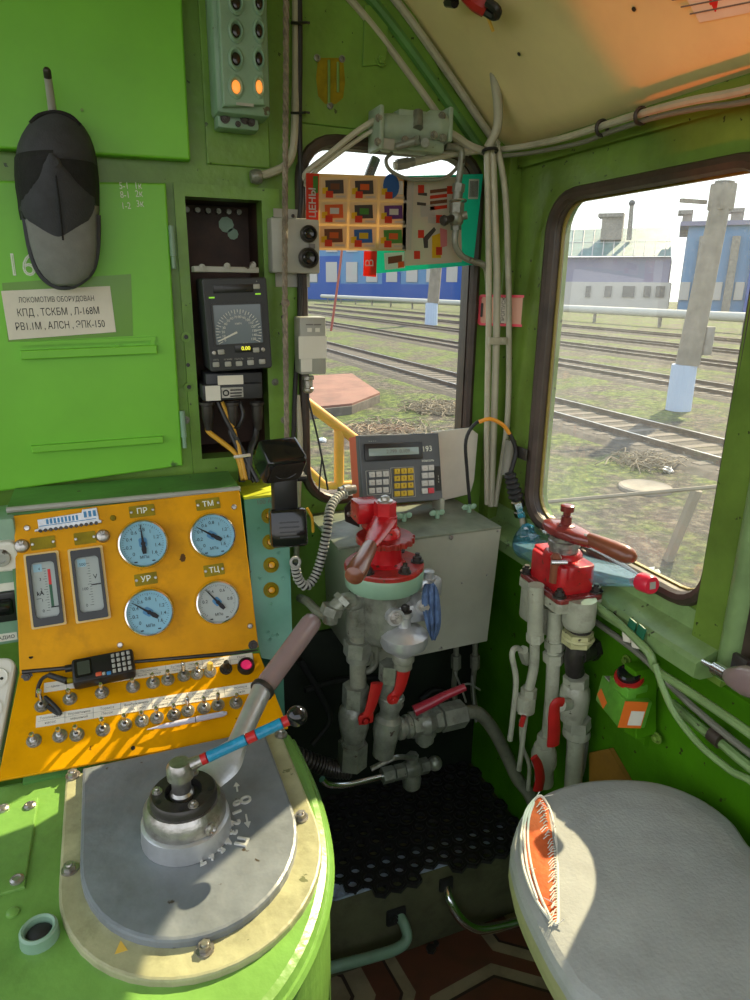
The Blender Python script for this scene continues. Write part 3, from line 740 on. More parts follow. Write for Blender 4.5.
gauge(212, 536, .0485, 146, 'pressure gauge under the ТМ plate, needle to upper left', M['dial'], n16, 'МПа')
gauge(149, 612, .0485, 143, 'pressure gauge under the УР plate, needle to upper left', M['dial'], n16, 'МПа')
gauge(217, 602, .0460, 128, 'greyer pressure gauge under the ТЦ plate', M['dialw'], ['', '0.2', '0.4', '0.6', '0.8', ''], 'МПа')
# the two upright meters
def meter(x0, y0, x1, y1, label, kind):
    c = fu((x0 + x1) / 2, (y0 + y1) / 2, .005); F_ = FU.copy(); F_.translation = c
    w = abs((fu(x1, (y0 + y1) / 2, .005) - fu(x0, (y0 + y1) / 2, .005)).length); h = (fu((x0 + x1) / 2, y0, .005) - fu((x0 + x1) / 2, y1, .005)).length
    F_ = F_ @ Matrix.Rotation(math.radians(1.0), 4, 'Z')
    g = MB(F_); g.hole(rrect(w, h, .003), rrect(w * .86, h * .95, .003), 0, .007, n=16); o = obj('panel_meter', g, M['cream2'], desk); o['label'] = label
    g = MB(F_); g.hole(rrect(w * .86, h * .95, .003), rrect(w * .68, h * .74, .008), 0, .012, n=16); g.prism(rrect(w * .86, h * .95, .003), 0, .002); obj('bezel', g, M['anth'], o)
    g = MB(F_); g.prism(rrect(w * .74, h * .79, .003), .002, .004); obj('dial', g, M['dialw'], o)
    W_, H_ = w * .68, h * .74; z0 = .0042
    g = MB(F_)
    for k in range(17):
        y = -H_ * .38 + H_ * .76 * k / 16; L = .16 if k % 4 == 0 else .09; x = W_ * .12 if kind == 'kA' else W_ * .10
        g.box((x - L * W_ / 2, y, z0), (L * W_, H_ * .007, .0003))
    if kind == 'kA':
        for k, s_ in enumerate(('0', '1', '2', '3', '4')): g.text(s_, Matrix.Translation((-W_ * .16, -H_ * .38 + H_ * .19 * k, z0)), H_ * .075, .0002)
        g.text('kA', Matrix.Translation((-W_ * .22, -H_ * .06, z0)), H_ * .10, .0002, bold=.0003); g.box((-W_ * .3, -H_ * .15, z0), (W_ * .2, H_ * .008, .0003))
    else:
        for k, s_ in enumerate(('0', '', '100', '', '', '500')):
            if s_: g.text(s_, Matrix.Translation((-W_ * .2, -H_ * .38 + H_ * .15 * k, z0)), H_ * .075, .0002)
        g.text('V', Matrix.Translation((W_ * .28, H_ * .12, z0)), H_ * .12, .0002)
    obj('dial_marks', g, M['ink'], o)
    g = MB(F_); g.box((-W_ * .22, H_ * .40, z0), (W_ * .36, H_ * .14, .0003)); obj('dial_emblem', g, M['dialb'], o)
    if kind == 'kA':
        g = MB(F_); g.box((W_ * .24, H_ * .22, z0 + .0003), (W_ * .12, H_ * .28, .0004)); obj('red_band', g, M['redink'], o)
        g = MB(F_); g.box((W_ * .24, -H_ * .13, z0 + .0003), (W_ * .12, H_ * .42, .0004)); obj('green_band', g, M['greenink'], o)
        g = MB(F_); g.box((W_ * .34, -H_ * .33, z0 + .002), (W_ * .34, H_ * .02, .001)); obj('needle', g, M['ink'], o)
    else:
        g = MB(F_); g.box((W_ * .28, -H_ * .02, z0 + .002), (W_ * .4, H_ * .02, .001)); obj('needle', g, M['ink'], o)
M['cream2'] = paint('yellow_cream_rim', (.70, .48, .16), .4, .1, 12, 0); M['dialb'] = plain('faint_blue_emblem', (.30, .50, .60), .6)
meter(28, 552, 63, 627, 'left upright meter marked kA with a red and green band', 'kA')
meter(72, 547, 107, 621, 'right upright meter with black scale and low pointer', 'V')
# name plates
def plate(px, py, w, h, txt, rot=.03):
    F_ = at_u(px, py, rot); g = MB(F_); g.prism(rrect(w, h, .002), 0, .0015); o = obj('name_plate', g, M['brass'], desk)
    g = MB()
    for s_ in (-1, 1): g.screw(F_ @ V((s_ * w * .42, 0, .0015)), NU, .0032)
    obj('plate_screws', g, M['steel'], o)
    if txt:
        g = MB(F_); g.text(txt, Matrix.Translation((0, 0, .0017)), h * .66, .0003, bold=.0002, sx=1.0); obj('plate_letters', g, M['chalk'], o)
plate(142, 511, .050, .024, 'ПР'); plate(208, 504, .050, .024, 'ТМ'); plate(146, 579, .044, .024, 'УР'); plate(214, 570, .042, .024, 'ТЦ')
plate(43, 543, .044, .024, None); plate(85, 538, .040, .024, None)
# knurled fasteners and screws
for (px, py) in ((22, 546), (103, 536)):
    g = MB(); c = fu(px, py, .005); g.lathe(c, NU, [(.0135, 0), (.0135, .003), (.011, .008), (.004, .011), (0, .011)], 20)
    for k in range(3): g.box(c + FU.to_3x3() @ V((math.cos(1.2 + k * .6) * .005, math.sin(1.2 + k * .6) * .005, .009)), (.009, .0018, .004), R=FU.to_3x3() @ Matrix.Rotation(1.2 + k * .6, 3, 'Z'))
    obj('fastener_knob', g, M['steel'], desk)
for (px, py, mt) in ((27, 528, 'steel'), (113, 518, 'brass'), (234, 507, 'steel'), (250, 626, 'steel'), (120, 645, 'steel')):
    g = MB(); g.screw(fu(px, py, .005), NU, .006); obj('panel_screw', g, M[mt], desk)
for (px, py) in ((27, 677), (253, 645)):
    g = MB(); g.bolt(fu(px, py, .005), NU, .007, .007); obj('panel_bolt', g, M['darkmetal'], desk)
# silver locomotive emblem plate
F_ = at_u(68, 521, math.radians(2.5)); g = MB(F_); L = .122
g.prism([(-L / 2, -.012), (-L / 2, -.008), (-L * .44, -.006), (-L * .44, .011), (L * .22, .013), (L * .24, .019), (L * .46, .019), (L * .47, -.006), (L / 2, -.008), (L / 2, -.013)], 0, .003, bev=.001); o = obj('emblem_plate', g, M['alu'], desk); o['label'] = 'silver plate cut as a locomotive side view'
g = MB(F_)
for k in range(9): g.box((-L * .30 + k * L * .055, .004, .003), (L * .035, .010, .0008))
for k in range(3): g.box((L * .27 + k * L * .07, .008, .003), (L * .045, .012, .0008))
g.box((0, -.003, .003), (L * .85, .0015, .0008))
obj('emblem_windows', g, M['blueink'], o)
g = MB(F_)
for k in range(12): g.cyl((-L * .42 + k * L * .076, -.012, .001), (-L * .42 + k * L * .076, -.012, .0045), .0035, n=10)
obj('emblem_wheels', g, M['darkmetal'], o)
# switch panel: label strips, toggles, red lens
def strip(p0, p1, w, rows, label):
    a, c = fl(*p0, .005), fl(*p1, .005); d = c - a; F_ = frame((a + c) / 2, d, NL.cross(d)); L = d.length
    g = MB(F_); g.prism([(-L / 2, -w / 2), (L / 2, -w / 2), (L / 2, w / 2), (-L / 2, w / 2)], 0, .0008); o = obj('label_strip', g, M['paper'], desk); o['label'] = label
    g = MB(F_); rg = random.Random(rows)
    for (u0, u1, s_) in STR[rows]:
        x0, x1 = -L / 2 + u0 * L, -L / 2 + u1 * L; g.box((x1, 0, .0009), (.0006, w * .9, .0002))
        for j, q in enumerate(s_): g.text(q, Matrix.Translation(((x0 + x1) / 2, w * (.22 - .44 * j) if len(s_) > 1 else 0, .0009)), w * .30, .0001)
    g.box((0, 0, .0009), (L * .98, .0004, .0002)); obj('strip_lettering', g, M['dimink'], o)
STR = {0: [(0, .1, ['Цепи']), (.1, .24, ['Компрессор', 'Управление']), (.24, .40, ['Вентилятор', 'калорифера']), (.40, .56, ['Прожектор', 'яркий  тусклый']), (.56, .74, ['Буферные фонари', 'передние  задние']), (.74, .88, ['Освещение', 'кабины']), (.88, 1, ['Радио', 'Печь'])],
       1: [(0, .12, ['Топливный', 'насос']), (.12, .24, ['Управление', 'машиной']), (.24, .36, ['Тормоз', 'Песок']), (.36, .5, ['Возбуждение', 'Ход  Стоп']), (.5, .66, ['Жалюзи', 'верхние  боковые']), (.66, .84, ['Обогрев стекла', 'левый  правый']), (.84, 1, ['Номера', 'Знак'])]}
strip((44, 688), (253, 657), .0195, 0, 'upper printed strip above the upper switch row')
strip((36, 722), (257, 687), .0225, 1, 'lower printed strip between the two switch rows')
def toggle(px, py, tilt, kind='steel', lab=None, tall=1.0):
    c = fl(px, py, .005); g = MB()
    g.lathe(c, NL, [(.0128, 0), (.0128, .0018), (.0095, .0022)], 16); g.hexa(c + NL * .0015, c + NL * .0065, .0102); g.lathe(c, NL, [(.006, .006), (.006, .010), (.0035, .011)], 12)
    o = obj('toggle_switch', g, M['steel'] if kind != 'black' else M['darkmetal'], desk)
    if lab: o['label'] = lab
    d = (NL + VL * tilt).normalized(); g = MB(); Lh = .021 * tall
    if kind == 'yellow': g.lathe(c, d, [(.0045, .006), (.006, .012), (.006, .026), (.004, .029), (0, .029)], 12); m_ = M['yswitch']
    elif kind == 'black': g.lathe(c, d, [(.0065, .002), (.0065, .018), (.005, .026), (0, .027)], 12); m_ = M['black']
    else: g.lathe(c, d, [(.0026, .008), (.0042, .010 + Lh * .8), (.0044, .010 + Lh), (.003, .0125 + Lh), (0, .013 + Lh)], 12); m_ = M['chrome']
    obj('switch_lever', g, m_, o)
for (px, py, tl) in ((70, 699, .1), (102, 693, .1), (133, 687, .0), (153, 683, .1), (168, 680, .1), (184, 676, .5), (197, 674, .2)): toggle(px, py, tl)
toggle(42, 706, .3, tall=1.5, lab='tall switch at the left end by the radio antenna')
toggle(210, 672, .2, 'yellow', 'switch with a yellow cap'); toggle(226, 669, .1, 'black', 'black switch beside the red lens')
for (px, py, tl) in ((34, 741, 0), (60, 736, 0), (77, 735, .1), (103, 730, .3), (125, 725, .2), (142, 721, .1), (157, 718, .2), (174, 715, .2), (188, 711, .5), (204, 708, .2), (218, 705, .3), (236, 703, .1), (257, 691, .3)): toggle(px, py, tl)
c = fl(246, 667, .005); g = MB(); g.lathe(c, NL, [(.018, 0), (.0175, .009), (.0155, .013), (.0125, .013), (.012, .007), (0, .007)], 20); o = obj('indicator_lamp', g, M['black'], desk); o['label'] = 'black ringed indicator lamp with a crimson lens'
g = MB(); g.lathe(c, NL, [(.012, .007), (.010, .012), (0, .0145)], 16); obj('lens', g, M['pinklens'], o)
for (px, py) in ((133, 748), (31, 657)):
    g = MB(); P = (fl if py > 700 else fu)(px, py, .0052); g.cyl(P, P + NL * .0004, .004, n=10); obj('screw_hole', g, M['black'], desk)
# controller cover: cream rim, grey cast plate
def ushape(cx, cy, r, ytop, n=22, ry=None, xl=None, xr=None):
    pts = [(cx + r, ytop), ] + [(cx + r * math.cos(a), cy + (ry or r) * math.sin(a)) for a in [-PI * k / n for k in range(n + 1)]] + [(cx - r, ytop)]
    return pts
PLC = (.054, .90)
b = MB(); b.prism(ushape(.056, .875, .192, 1.125, ry=.207), DT - .002, DT + .012, bev=.004); rim = obj('cover_rim', b, M['cream'], desk)
b = MB(); b.prism(ushape(.054, .895, .161, 1.118, ry=.183), DT + .010, DT + .026, bev=.005); cov = obj('cover_plate', b, M['plate'], desk)
PT = DT + .026
for (px, py) in ((73, 776), (70, 870), (205, 950), (301, 818), (281, 735)):
    g = MB(); g.bolt(PZ(px, py, DT + .012), (0, 0, 1), .0085, .010); obj('rim_bolt', g, M['steel'], desk)
# cast numerals round the handle
M['castlight'] = plain('worn_cast_numerals', (.58, .58, .54), .4)
c0 = PZ(187, 832, PT); g = MB()
def numeral(t_, px, py, size):
    p = PZ(px, py, PT); r_ = p - c0; a = math.atan2(r_.y, r_.x)
    g.text(t_, Matrix.Translation(p) @ Matrix.Rotation(a - PI / 2, 4, 'Z'), size * 1.15, .0032, bold=.0007)
for t_, px, py in (('0', 236.5, 804), ('1', 236.5, 813), ('2', 235.5, 823.5), ('3', 232.5, 833), ('4', 227.5, 842), ('5', 220, 850), ('6', 211, 857), ('7', 202, 861.5)): numeral(t_, px, py, .0165)
numeral('О', 245, 801, .020); numeral('П', 241, 842, .021)
for (p0_, p1_) in (((246, 815), (248.5, 828)), ((237.5, 792), (236, 783))):
    a_, b_ = PZ(*p0_, PT), PZ(*p1_, PT); d_ = b_ - a_; L_ = d_.length; Mt = frame(a_, d_, V((0, 0, 1)).cross(d_))
    g.prism([(0, -.0014), (L_ * .6, -.0014), (L_ * .6, -.005), (L_, 0), (L_ * .6, .005), (L_ * .6, .0014), (0, .0014)], 0, .002, Mt)
obj('cast_numerals', g, M['castlight'], cov)
# small green hatch on the left with screws
q = [PZ(*p, DT) for p in ((-60, 822), (39, 799), (25, 889), (-60, 914))]
b = MB(); b.prism([(p.x, p.y) for p in q], DT - .002, DT + .005, bev=.002); hat = obj('hatch_plate', b, M['desk'], desk)
for (px, py) in ((3, 809), (30, 806), (17, 880)):
    g = MB(); g.lathe(PZ(px, py, DT + .005), (0, 0, 1), [(.010, 0), (.0095, .003), (.006, .005), (.0055, .003), (0, .003)], 16); obj('hatch_screw', g, M['steel'], hat)
g = MB(); g.lathe(PZ(13, 913, DT), (0, 0, 1), [(.009, 0), (.0085, .003), (.005, .005), (0, .005)], 14); obj('counter_screw', g, M['desk'], desk)
# round socket
c = PZ(40, 938, DT); g = MB(); g.lathe(c, (0, 0, 1), [(.025, -.004), (.024, .016), (.021, .019), (.018, .017), (.017, .004), (0, .004)], 24); o = obj('round_socket', g, M['mint'], desk)
g = MB(); g.lathe(c, (0, 0, 1), [(.0168, .008), (.012, .012), (0, .013)], 18); obj('socket_bore', g, M['rubber'], o)
# small yellow triangle mark on the rim
g = MB(); p = PZ(121, 948, DT + .0125); g.prism([(p.x - .008, p.y - .006), (p.x + .008, p.y - .006), (p.x, p.y + .012)], DT + .0118, DT + .0124); obj('rim_mark', g, M['yswitch'], rim)

# ---------------- master controller on the cover
c0 = c0 + V((0, 0, .0006))
mc = thing('master_controller', 'round steel master controller with a long brown gripped lever on the grey plate', 'controller', c0)
z = V((0, 0, 1))
b = MB(); b.lathe(c0, z, [(.068, 0), (.068, .004), (.066, .030), (.060, .034), (.0, .034)], 36); obj('base_ring', b, M['alu'], mc)
b = MB(); b.lathe(c0, z, [(.0615, .034), (.0615, .052), (.056, .060), (.054, .064), (0, .064)], 36); drum = obj('drum', b, M['steel'], mc)
b = MB(); b.lathe(c0, z, [(.050, .064), (.050, .074), (.047, .078), (.028, .078), (.027, .066), (0, .066)], 32); obj('top_disc', b, M['darkmetal'], mc)
for a in (60, 165, 285):
    g = MB(); p = c0 + V((.039 * math.cos(math.radians(a)), .039 * math.sin(math.radians(a)), .078)); g.bolt(p, z, .0055, .006); obj('disc_bolt', g, M['steel'], mc)
g = MB(); p = c0 + V((.030, -.054, .043)); g.lathe(p, V((.5, -.86, .1)), [(.010, 0), (.010, .004), (.006, .006), (.004, .003), (0, .003)], 16); obj('side_plug', g, M['steel'], mc)
for a in (-15, -100, 200):
    g = MB(); p = c0 + V((.040 * math.cos(math.radians(a)), .040 * math.sin(math.radians(a)), .0782)); g.cyl(p, p + V((0, 0, .0006)), .0045, n=10)
    obj('disc_hole', g, M['black'], mc)
# lever: fork + tapered neck + socket, all bare cast aluminium
def zr(px, py, zz): return PZ(px, py, zz)
p0 = c0 + V((.035, .05, .055)); p1 = zr(238, 745, .972); p2 = zr(262, 690, 1.005); p3 = zr(262, 690, 1.005).lerp(zr(324, 624, 1.06), .06); p4 = zr(325, 622, 1.062)
b = MB()
pts = smooth_path([c0 + V((.02, .035, .052)), p0, zr(222, 762, .955), p1], 6)
ax_ = (p4 - p1).normalized(); side = V((0, 0, 1)).cross(ax_).normalized(); upv = ax_.cross(side)
Nn = len(pts); vs_ = []; kk = 12
for i, p in enumerate(pts):
    t_ = i / (Nn - 1); w_ = .034 * (1 - t_) + .0165 * t_ + .016 * math.sin(t_ * PI); h_ = .010 * (1 - t_) + .0165 * t_
    for k in range(kk):
        a = 2 * PI * k / kk; vs_.append(p + side * (w_ * math.cos(a)) + upv * (h_ * math.sin(a)))
b.add(vs_, [[i * kk + k, i * kk + (k + 1) % kk, (i + 1) * kk + (k + 1) % kk, (i + 1) * kk + k] for i in range(Nn - 1) for k in range(kk)], 0, True)
b.cyl(p1 - ax_ * .012, p2, .0165, .0185, 20)
obj('lever_arm', b, M['alu'], mc)
b = MB(); b.cyl(p2 - ax_ * .003, p2 + ax_ * .006, .0225, .0225, 20); b.cyl(p2 - ax_ * .03 - upv * 0 - side * .0, p2 - ax_ * .03 + (EYE - p2).normalized() * .0195, .003, n=10); obj('lever_collar', b, M['darkmetal'], mc)
b = MB(); Lg = (p4 - p2).length; b.lathe(p2, ax_, [(.0, .005), (.0185, .006), (.0195, .02), (.0205, Lg * .6), (.021, Lg * .9), (.0195, Lg * .97), (.014, Lg), (0, Lg + .002)], 24); obj('grip', b, M['mauve'], mc)
# ---------------- reverser handle
hub = c0 + V((-.002, .004, .0668))
rv = thing('reverser_handle', 'reverser handle wrapped in blue and red tape with a black ball knob', 'lever', hub)
b = MB(); b.lathe(hub, z, [(.018, 0), (.018, .006), (.0145, .010), (.0145, .030), (.020, .034), (.020, .052), (.015, .060), (0, .061)], 24)
kn = zr(297, 716, 1.062); h0 = hub + V((0, 0, .046)); ax = (kn - h0).normalized(); Lr = (kn - h0).length
b.cyl(h0, h0 + ax * .035, .012, .0085, 16); obj('hub', b, M['steel'], rv)
b = MB(); b.cyl(h0 + ax * .03, kn, .0062, n=14); obj('rod', b, M['steel'], rv)
for (u0, u1, m_) in ((.15, .23, 'redtape'), (.23, .56, 'bluetape'), (.56, .645, 'redtape'), (.645, .87, 'bluetape'), (.87, .93, 'redtape')):
    b = MB(); b.lathe(h0, ax, [(.0062, Lr * u0), (.0088, Lr * u0 + .001), (.0085, Lr * (u0 + u1) / 2), (.0088, Lr * u1 - .001), (.0062, Lr * u1)], 16); o = obj('tape_band', b, M[m_], rv)
b = MB(); b.sphere(kn, .0165, 22); obj('ball_knob', b, M['blackgloss'], rv)

# ---------------- teal lamp box beside the console
tb = thing('indicator_box', 'teal box with a column of amber lamps right of the yellow panel', 'indicator box', (.29, 1.45, 0))
q = [loc2(FU, fu(*p, -.004)) for p in ((244, 498), (284, 493), (291, 664), (263, 657))]
x0 = min(p[0] for p in q)
b = MB(); b.prism([loc2(FU, fu(*p_, -.035)) for p_ in ((244, 499), (288, 493), (293, 664), (262, 658), (256, 640))], -.15, -.035, FU); obj('case', b, M['teal'], tb)
qa, qb = fu(243.5, 499.5, -.035), fu(289, 493, -.035); zt_ = (qa.z + qb.z) / 2
b = MB(); b.box(((qa.x + qb.x) / 2, qa.y + .074, zt_ - .13), (qb.x - qa.x - .004, .12, .25)); obj('rear_case', b, M['teal'], tb)
b = MB(); b.box(((qa.x + qb.x) / 2, qa.y + .066, zt_ + .001), (qb.x - qa.x, .138, .006), .001); o = obj('top_plate', b, M['yelgreen'], tb); o['label'] = 'yellow green top'  # top plate coloured brighter and yellower than the teal case
b = MB(); b.box((.292, 1.40, .43), (.05, .05, .86)); obj('pedestal', b, M['teal'], tb)
for (px, py) in ((269, 516), (270, 542), (271, 565), (271, 590)):
    c = fu(px, py, -.035); g = MB(); g.lathe(c, NU, [(.0175, 0), (.0175, .002), (.0135, .003), (.013, .007), (.009, .009), (.008, .004), (0, .004)], 24); o = obj('indicator_lamp', g, M['brass'], tb)
    g = MB(); g.lathe(c, NU, [(.008, .004), (.007, .010), (0, .012)], 16); obj('lens', g, M['lampy'], o)
g = MB()
for (px, py) in ((259, 529), (279, 553), (260, 578), (283, 578), (271, 604), (268, 632), (272, 636), (277, 635), (270, 640)): g.screw(fu(px, py, -.035), NU, .0035)
obj('case_screws', g, M['teal'], tb)
g = MB(); F_ = FU.copy(); F_.translation = fu(264, 502, -.0348); g.text('100 А', F_, .014, .0002); obj('case_lettering', g, M['dimink'], tb)

# ---------------- units at the left of the desk
su = thing('switch_box', 'grey green switch box with a black rocker at the left edge of the photo', 'switch box', PY(5, 655, 1.40))
a, c = PY(-60, 655, 1.40), PY(13.5, 518, 1.40)
b = MB(); b.box(((a.x + c.x) / 2, 1.45, (a.z + c.z) / 2), (c.x - a.x, .1, c.z - a.z), .006); obj('case', b, M['mint'] , su)
def fy(px, py, y): return PY(px, py, y)
p = fy(4, 606, 1.40); g = MB(); g.box((p.x, 1.396, p.z), (.05, .012, .062), .003); o = obj('rocker_frame', g, M['black'], su)
g = MB(); g.box((p.x, 1.386, p.z + .003), (.036, .014, .035), .005, R=Matrix.Rotation(.3, 3, 'X')); obj('rocker', g, M['blackgloss'], o)
p = fy(3, 555, 1.40); g = MB(); g.prism(rrect(.055, .06, .014, 5, p.x, p.z), 0, .016, frame((0, 1.40, 0), (1, 0, 0), (0, 0, 1)), bev=.005); o = obj('lamp_holder', g, M['white'], su)
g = MB(); g.lathe(V((p.x - .002, 1.384, p.z)), (0, -1, 0), [(.018, 0), (.016, .006), (.010, .007), (.009, .002), (0, .002)], 20); obj('lamp_socket', g, M['lgrey'], o)
for (px, py, s_) in ((3, 587, ''), (6, 637, 'РАДИО')):
    p = fy(px, py, 1.40); g = MB(); g.box((p.x, 1.399, p.z), (.04, .002, .016)); o = obj('name_strip', g, M['paper'], su)
    if s_: g = MB(); g.text(s_, frame((p.x - .002, 1.3975, p.z), (1, 0, 0), (0, 0, 1)), .010, .0002); obj('strip_lettering', g, M['ink'], o)
ps = thing('power_strip', 'white power strip of round sockets wedged left of the switch panel', 'power strip', PY(5, 715, 1.27))
pa, pb = V((-.272, 1.20, .868)), V((-.242, 1.335, .977)); d_ = (pb - pa).normalized(); nz_ = V((-1, 0, 0)).cross(d_) * -1
nn = V((0, -d_.z, d_.y)).normalized(); Fp = frame((pa + pb) / 2 + V((0, 0, .012)), d_, nn.cross(d_))
b = MB(); b.prism(rrect(.20, .056, .02, 6), 0, .032, Fp, bev=.006); obj('strip_body', b, M['white'], ps)
for k in (-1, 0, 1):
    g = MB(); Mt = Fp @ Matrix.Translation((k * .058, 0, .0325)); g.lathe(Mt @ V((0, 0, 0)), Fp.to_3x3() @ V((0, 0, 1)), [(.021, .001), (.019, .002), (.018, -.001), (0, -.001)], 22); o = obj('socket', g, M['white'], ps)
    g = MB()
    for s_ in (-1, 1): q_ = Mt @ V((0, s_ * .009, -.0008)); g.cyl(q_, q_ + Fp.to_3x3() @ V((0, 0, .0006)), .003, n=10)
    obj('socket_hole', g, M['black'], o)

# ---------------- handheld radio lying on the hinge line
Fr_o = fl(104, 668, .0275); xr = (fl(133, 660, .02) - fl(72, 672, .02)).normalized()
Fr = frame(Fr_o, xr, NL.cross(xr))
hr = thing('handheld_radio', 'black handheld two way radio lying on its back on the yellow panel', 'radio', fl(104, 670, .005))
b = MB(Fr); b.box((0, 0, -.004), (.112, .052, .032), .006); obj('body', b, M['black'], hr)
b = MB(Fr); b.prism(rrect(.030, .036, .003, 3, -.036, .002), .0115, .0135); o = obj('screen_frame', b, M['blackgloss'], hr)
b = MB(Fr); b.prism(rrect(.022, .028, .002, 3, -.035, .002), .0135, .0138); obj('screen', b, plain('dull_lcd', (.05, .06, .045), .3), o)
for j in range(4):
    for i in range(4):
        b = MB(Fr); b.box((.018 + j * .0095, -.017 + i * .011, .0125), (.0062, .0075, .003), .001); obj('key', b, M['lgrey'], hr)
b = MB(Fr); b.box((-.010, -.017, .0125), (.011, .008, .003), .0015); o = obj('band_button', b, M['orangeside'], hr); o['label'] = 'orange button'
b = MB(Fr); b.box((.008, -.019, .0125), (.008, .007, .003), .0015); o = obj('menu_button', b, plain('blue_key', (.04, .22, .5), .4), hr); o['label'] = 'blue button'
b = MB(Fr); b.box((-.001, -.018, .0125), (.006, .007, .003), .0015); obj('band_button', b, M['lgrey'], hr)
b = MB(Fr); b.cyl((-.056, .014, 0), (-.068, .014, 0), .007, n=14); obj('volume_knob', b, M['black'], hr)
b = MB(Fr); b.cyl((-.056, -.012, 0), (-.066, -.012, 0), .0055, n=12); obj('antenna_nut', b, M['brass'], hr)
s0 = Fr @ V((-.066, -.012, 0))
b = MB(); b.cyl(s0, fl(49, 675, .019), .0062, .0052, 12); b.tube([fl(49, 675, .019), fl(42, 679, .018), fl(38, 688, .016), fl(37.5, 697, .012)], .0035, 8, smooth=5); obj('antenna', b, M['rubber'], hr)
# folded black strap end
b = MB(); b.tube([fl(45, 697, .012), fl(52, 703, .016), fl(60, 712, .010), fl(57, 713, .007), fl(47, 706, .008)], .004, 6, smooth=4); tag(obj('wrist_strap', b, M['rubber']), 'folded black strap loop beside the tall left switch', 'strap')
# pen
p0, p1 = fl(147, 729.5, .015), fl(227, 713, .015); ax = (p1 - p0).normalized(); Lp = (p1 - p0).length
pn = thing('ballpoint_pen', 'pale lilac ballpoint pen lying across the lower switch row', 'pen', (p0 + p1) / 2)
M['penm'] = plain('pale_lilac_plastic', (.55, .53, .64), .3)
b = MB(); b.lathe(p0, ax, [(.0006, 0), (.0012, .006), (.0042, .030), (.0052, .055), (.0052, Lp * .59)], 16); obj('barrel', b, M['penm'], pn)
b = MB(); b.lathe(p0, ax, [(.0054, Lp * .60), (.0056, Lp * .62), (.0052, Lp * .95), (.003, Lp), (0, Lp)], 16); obj('upper_barrel', b, M['penm'], pn)
b = MB(); b.lathe(p0, ax, [(.0046, Lp * .588), (.0046, Lp * .602)], 16); obj('ring', b, M['ink'], pn)
b = MB(); b.box(p0 + ax * Lp * .8 + NL * .0068, (.045, .004, .0015), R=frame((0, 0, 0), ax, NL.cross(ax)).to_3x3()); obj('clip', b, M['penm'], pn)
# ================================================================== BACK WALL
DYL = 1.578; DYU = 1.566
# upper locker door
ul = thing('locker_door', 'plain bright green upper locker door with a coat rod in it', 'locker door', (-.2, WY, 1.95))
b = MB(); b.prism([(-1.0, 1.929), (.203, 1.946), (.208, 2.48), (-1.0, 2.48)], 0, .03, frame((0, WY - .002, 0), (1, 0, 0), (0, 0, 1)), bev=.004); obj('door_leaf', b, M['door'], ul)
b = MB(); p = PY(82, 110, DYU - .002); b.cyl(p, p + V((0, -.002, 0)), .003, n=8); obj('screw', b, M['wall'], ul)
# lower cabinet door
ld = thing('cabinet_door', 'bright green lower cabinet door with two label rails, a number and hand written notes', 'cabinet door', (-.05, WY, 1.28))
q = [PY(*p_, DYL) for p_ in ((-150, 178), (166, 183), (183, 466), (-150, 513))]
b = MB(); b.prism([(p.x, p.z) for p in q], 0, WY - .002 - DYL, frame((0, WY - .002, 0), (1, 0, 0), (0, 0, 1)), bev=.004); obj('door_leaf', b, M['door'], ld)
def rail(p0, p1, h, open_):
    a, c = PY(*p0, DYL - .004), PY(*p1, DYL - .004); d = (c - a).normalized(); F_ = frame((a + c) / 2, d, V((0, -1, 0)).cross(d)); L = (c - a).length
    g = MB(F_); g.prism([(-L / 2, -h / 2), (L / 2, -h / 2), (L / 2, h / 2), (-L / 2, h / 2)], -.004, .009, bev=.002)
    if open_:
        g.prism([(-L / 2, h * 1.0), (L / 2, h * 1.0), (L / 2, h * 1.45), (-L / 2, h * 1.45)], -.004, .002); g.box((L / 2 - .008, h * .75, .0), (.008, h * .5, .008)); g.box((L * .2, h * .62, .0), (.008, h * .25, .008))
    obj('label_rail', g, M['door'], ld)
rail((21, 355), (157, 349), .018, True); rail((32, 449), (163, 439), .015, False)
for (px, py) in ((172, 241), (183, 424)):
    g = MB(); p = PY(px, py, DYL); g.cyl(p + V((0, -.002, -.03)), p + V((0, -.002, .03)), .006, n=12); g.cyl(p + V((0, -.002, -.055)), p + V((0, -.002, -.031)), .0045, n=12); obj('hinge', g, M['mint'], ld)
Fd = frame((0, DYL - .0006, 0), (1, 0, 0), (0, 0, 1))
def dtext(t_, px, py, size, mat, rot=0, bold=0, sx=1.0, d=.0004):
    p = PY(px, py, DYL); g = MB(); g.text(t_, Fd @ Matrix.Translation((p.x, p.z, 0)) @ Matrix.Rotation(rot, 4, 'Z'), size, d, bold=bold, sx=sx); return g
g = dtext('16', 21, 266, .060, 'chalk', 0, 0, .9); obj('number_outline', g, M['chalk'], ld)
g = dtext('16', 21.3, 266, .060, 'chalk', 0, -.0025, .9, .0008); obj('number_fill', g, M['door'], ld)
g = MB()
for (t_, px, py) in (('5-1', 124, 186), ('1к', 138, 186), ('8-1', 125, 195), ('2к', 139, 194), ('1-2', 126, 206), ('3к', 140, 204)):
    q_ = dtext(t_, px, py, .018, None, .05, sx=.8); n0 = len(g.v); g.v += q_.v; g.f += [[n0 + i for i in f] for f in q_.f]; g.mi += q_.mi; g.sm += q_.sm
obj('hand_written_notes', g, M['chalk'], ld)
# square of old tape marks
M['tapem'] = plain('old_tape_film', (.12, .30, .02), .3)
q = [PY(*p_, DYL) for p_ in ((2, 283), (131, 274), (133, 336), (8, 342))]; g = MB(); g.prism([(p.x, p.z) for p in q], 0, .0006, frame((0, DYL, 0), (1, 0, 0), (0, 0, 1))); obj('tape_film', g, M['tapem'], ld)
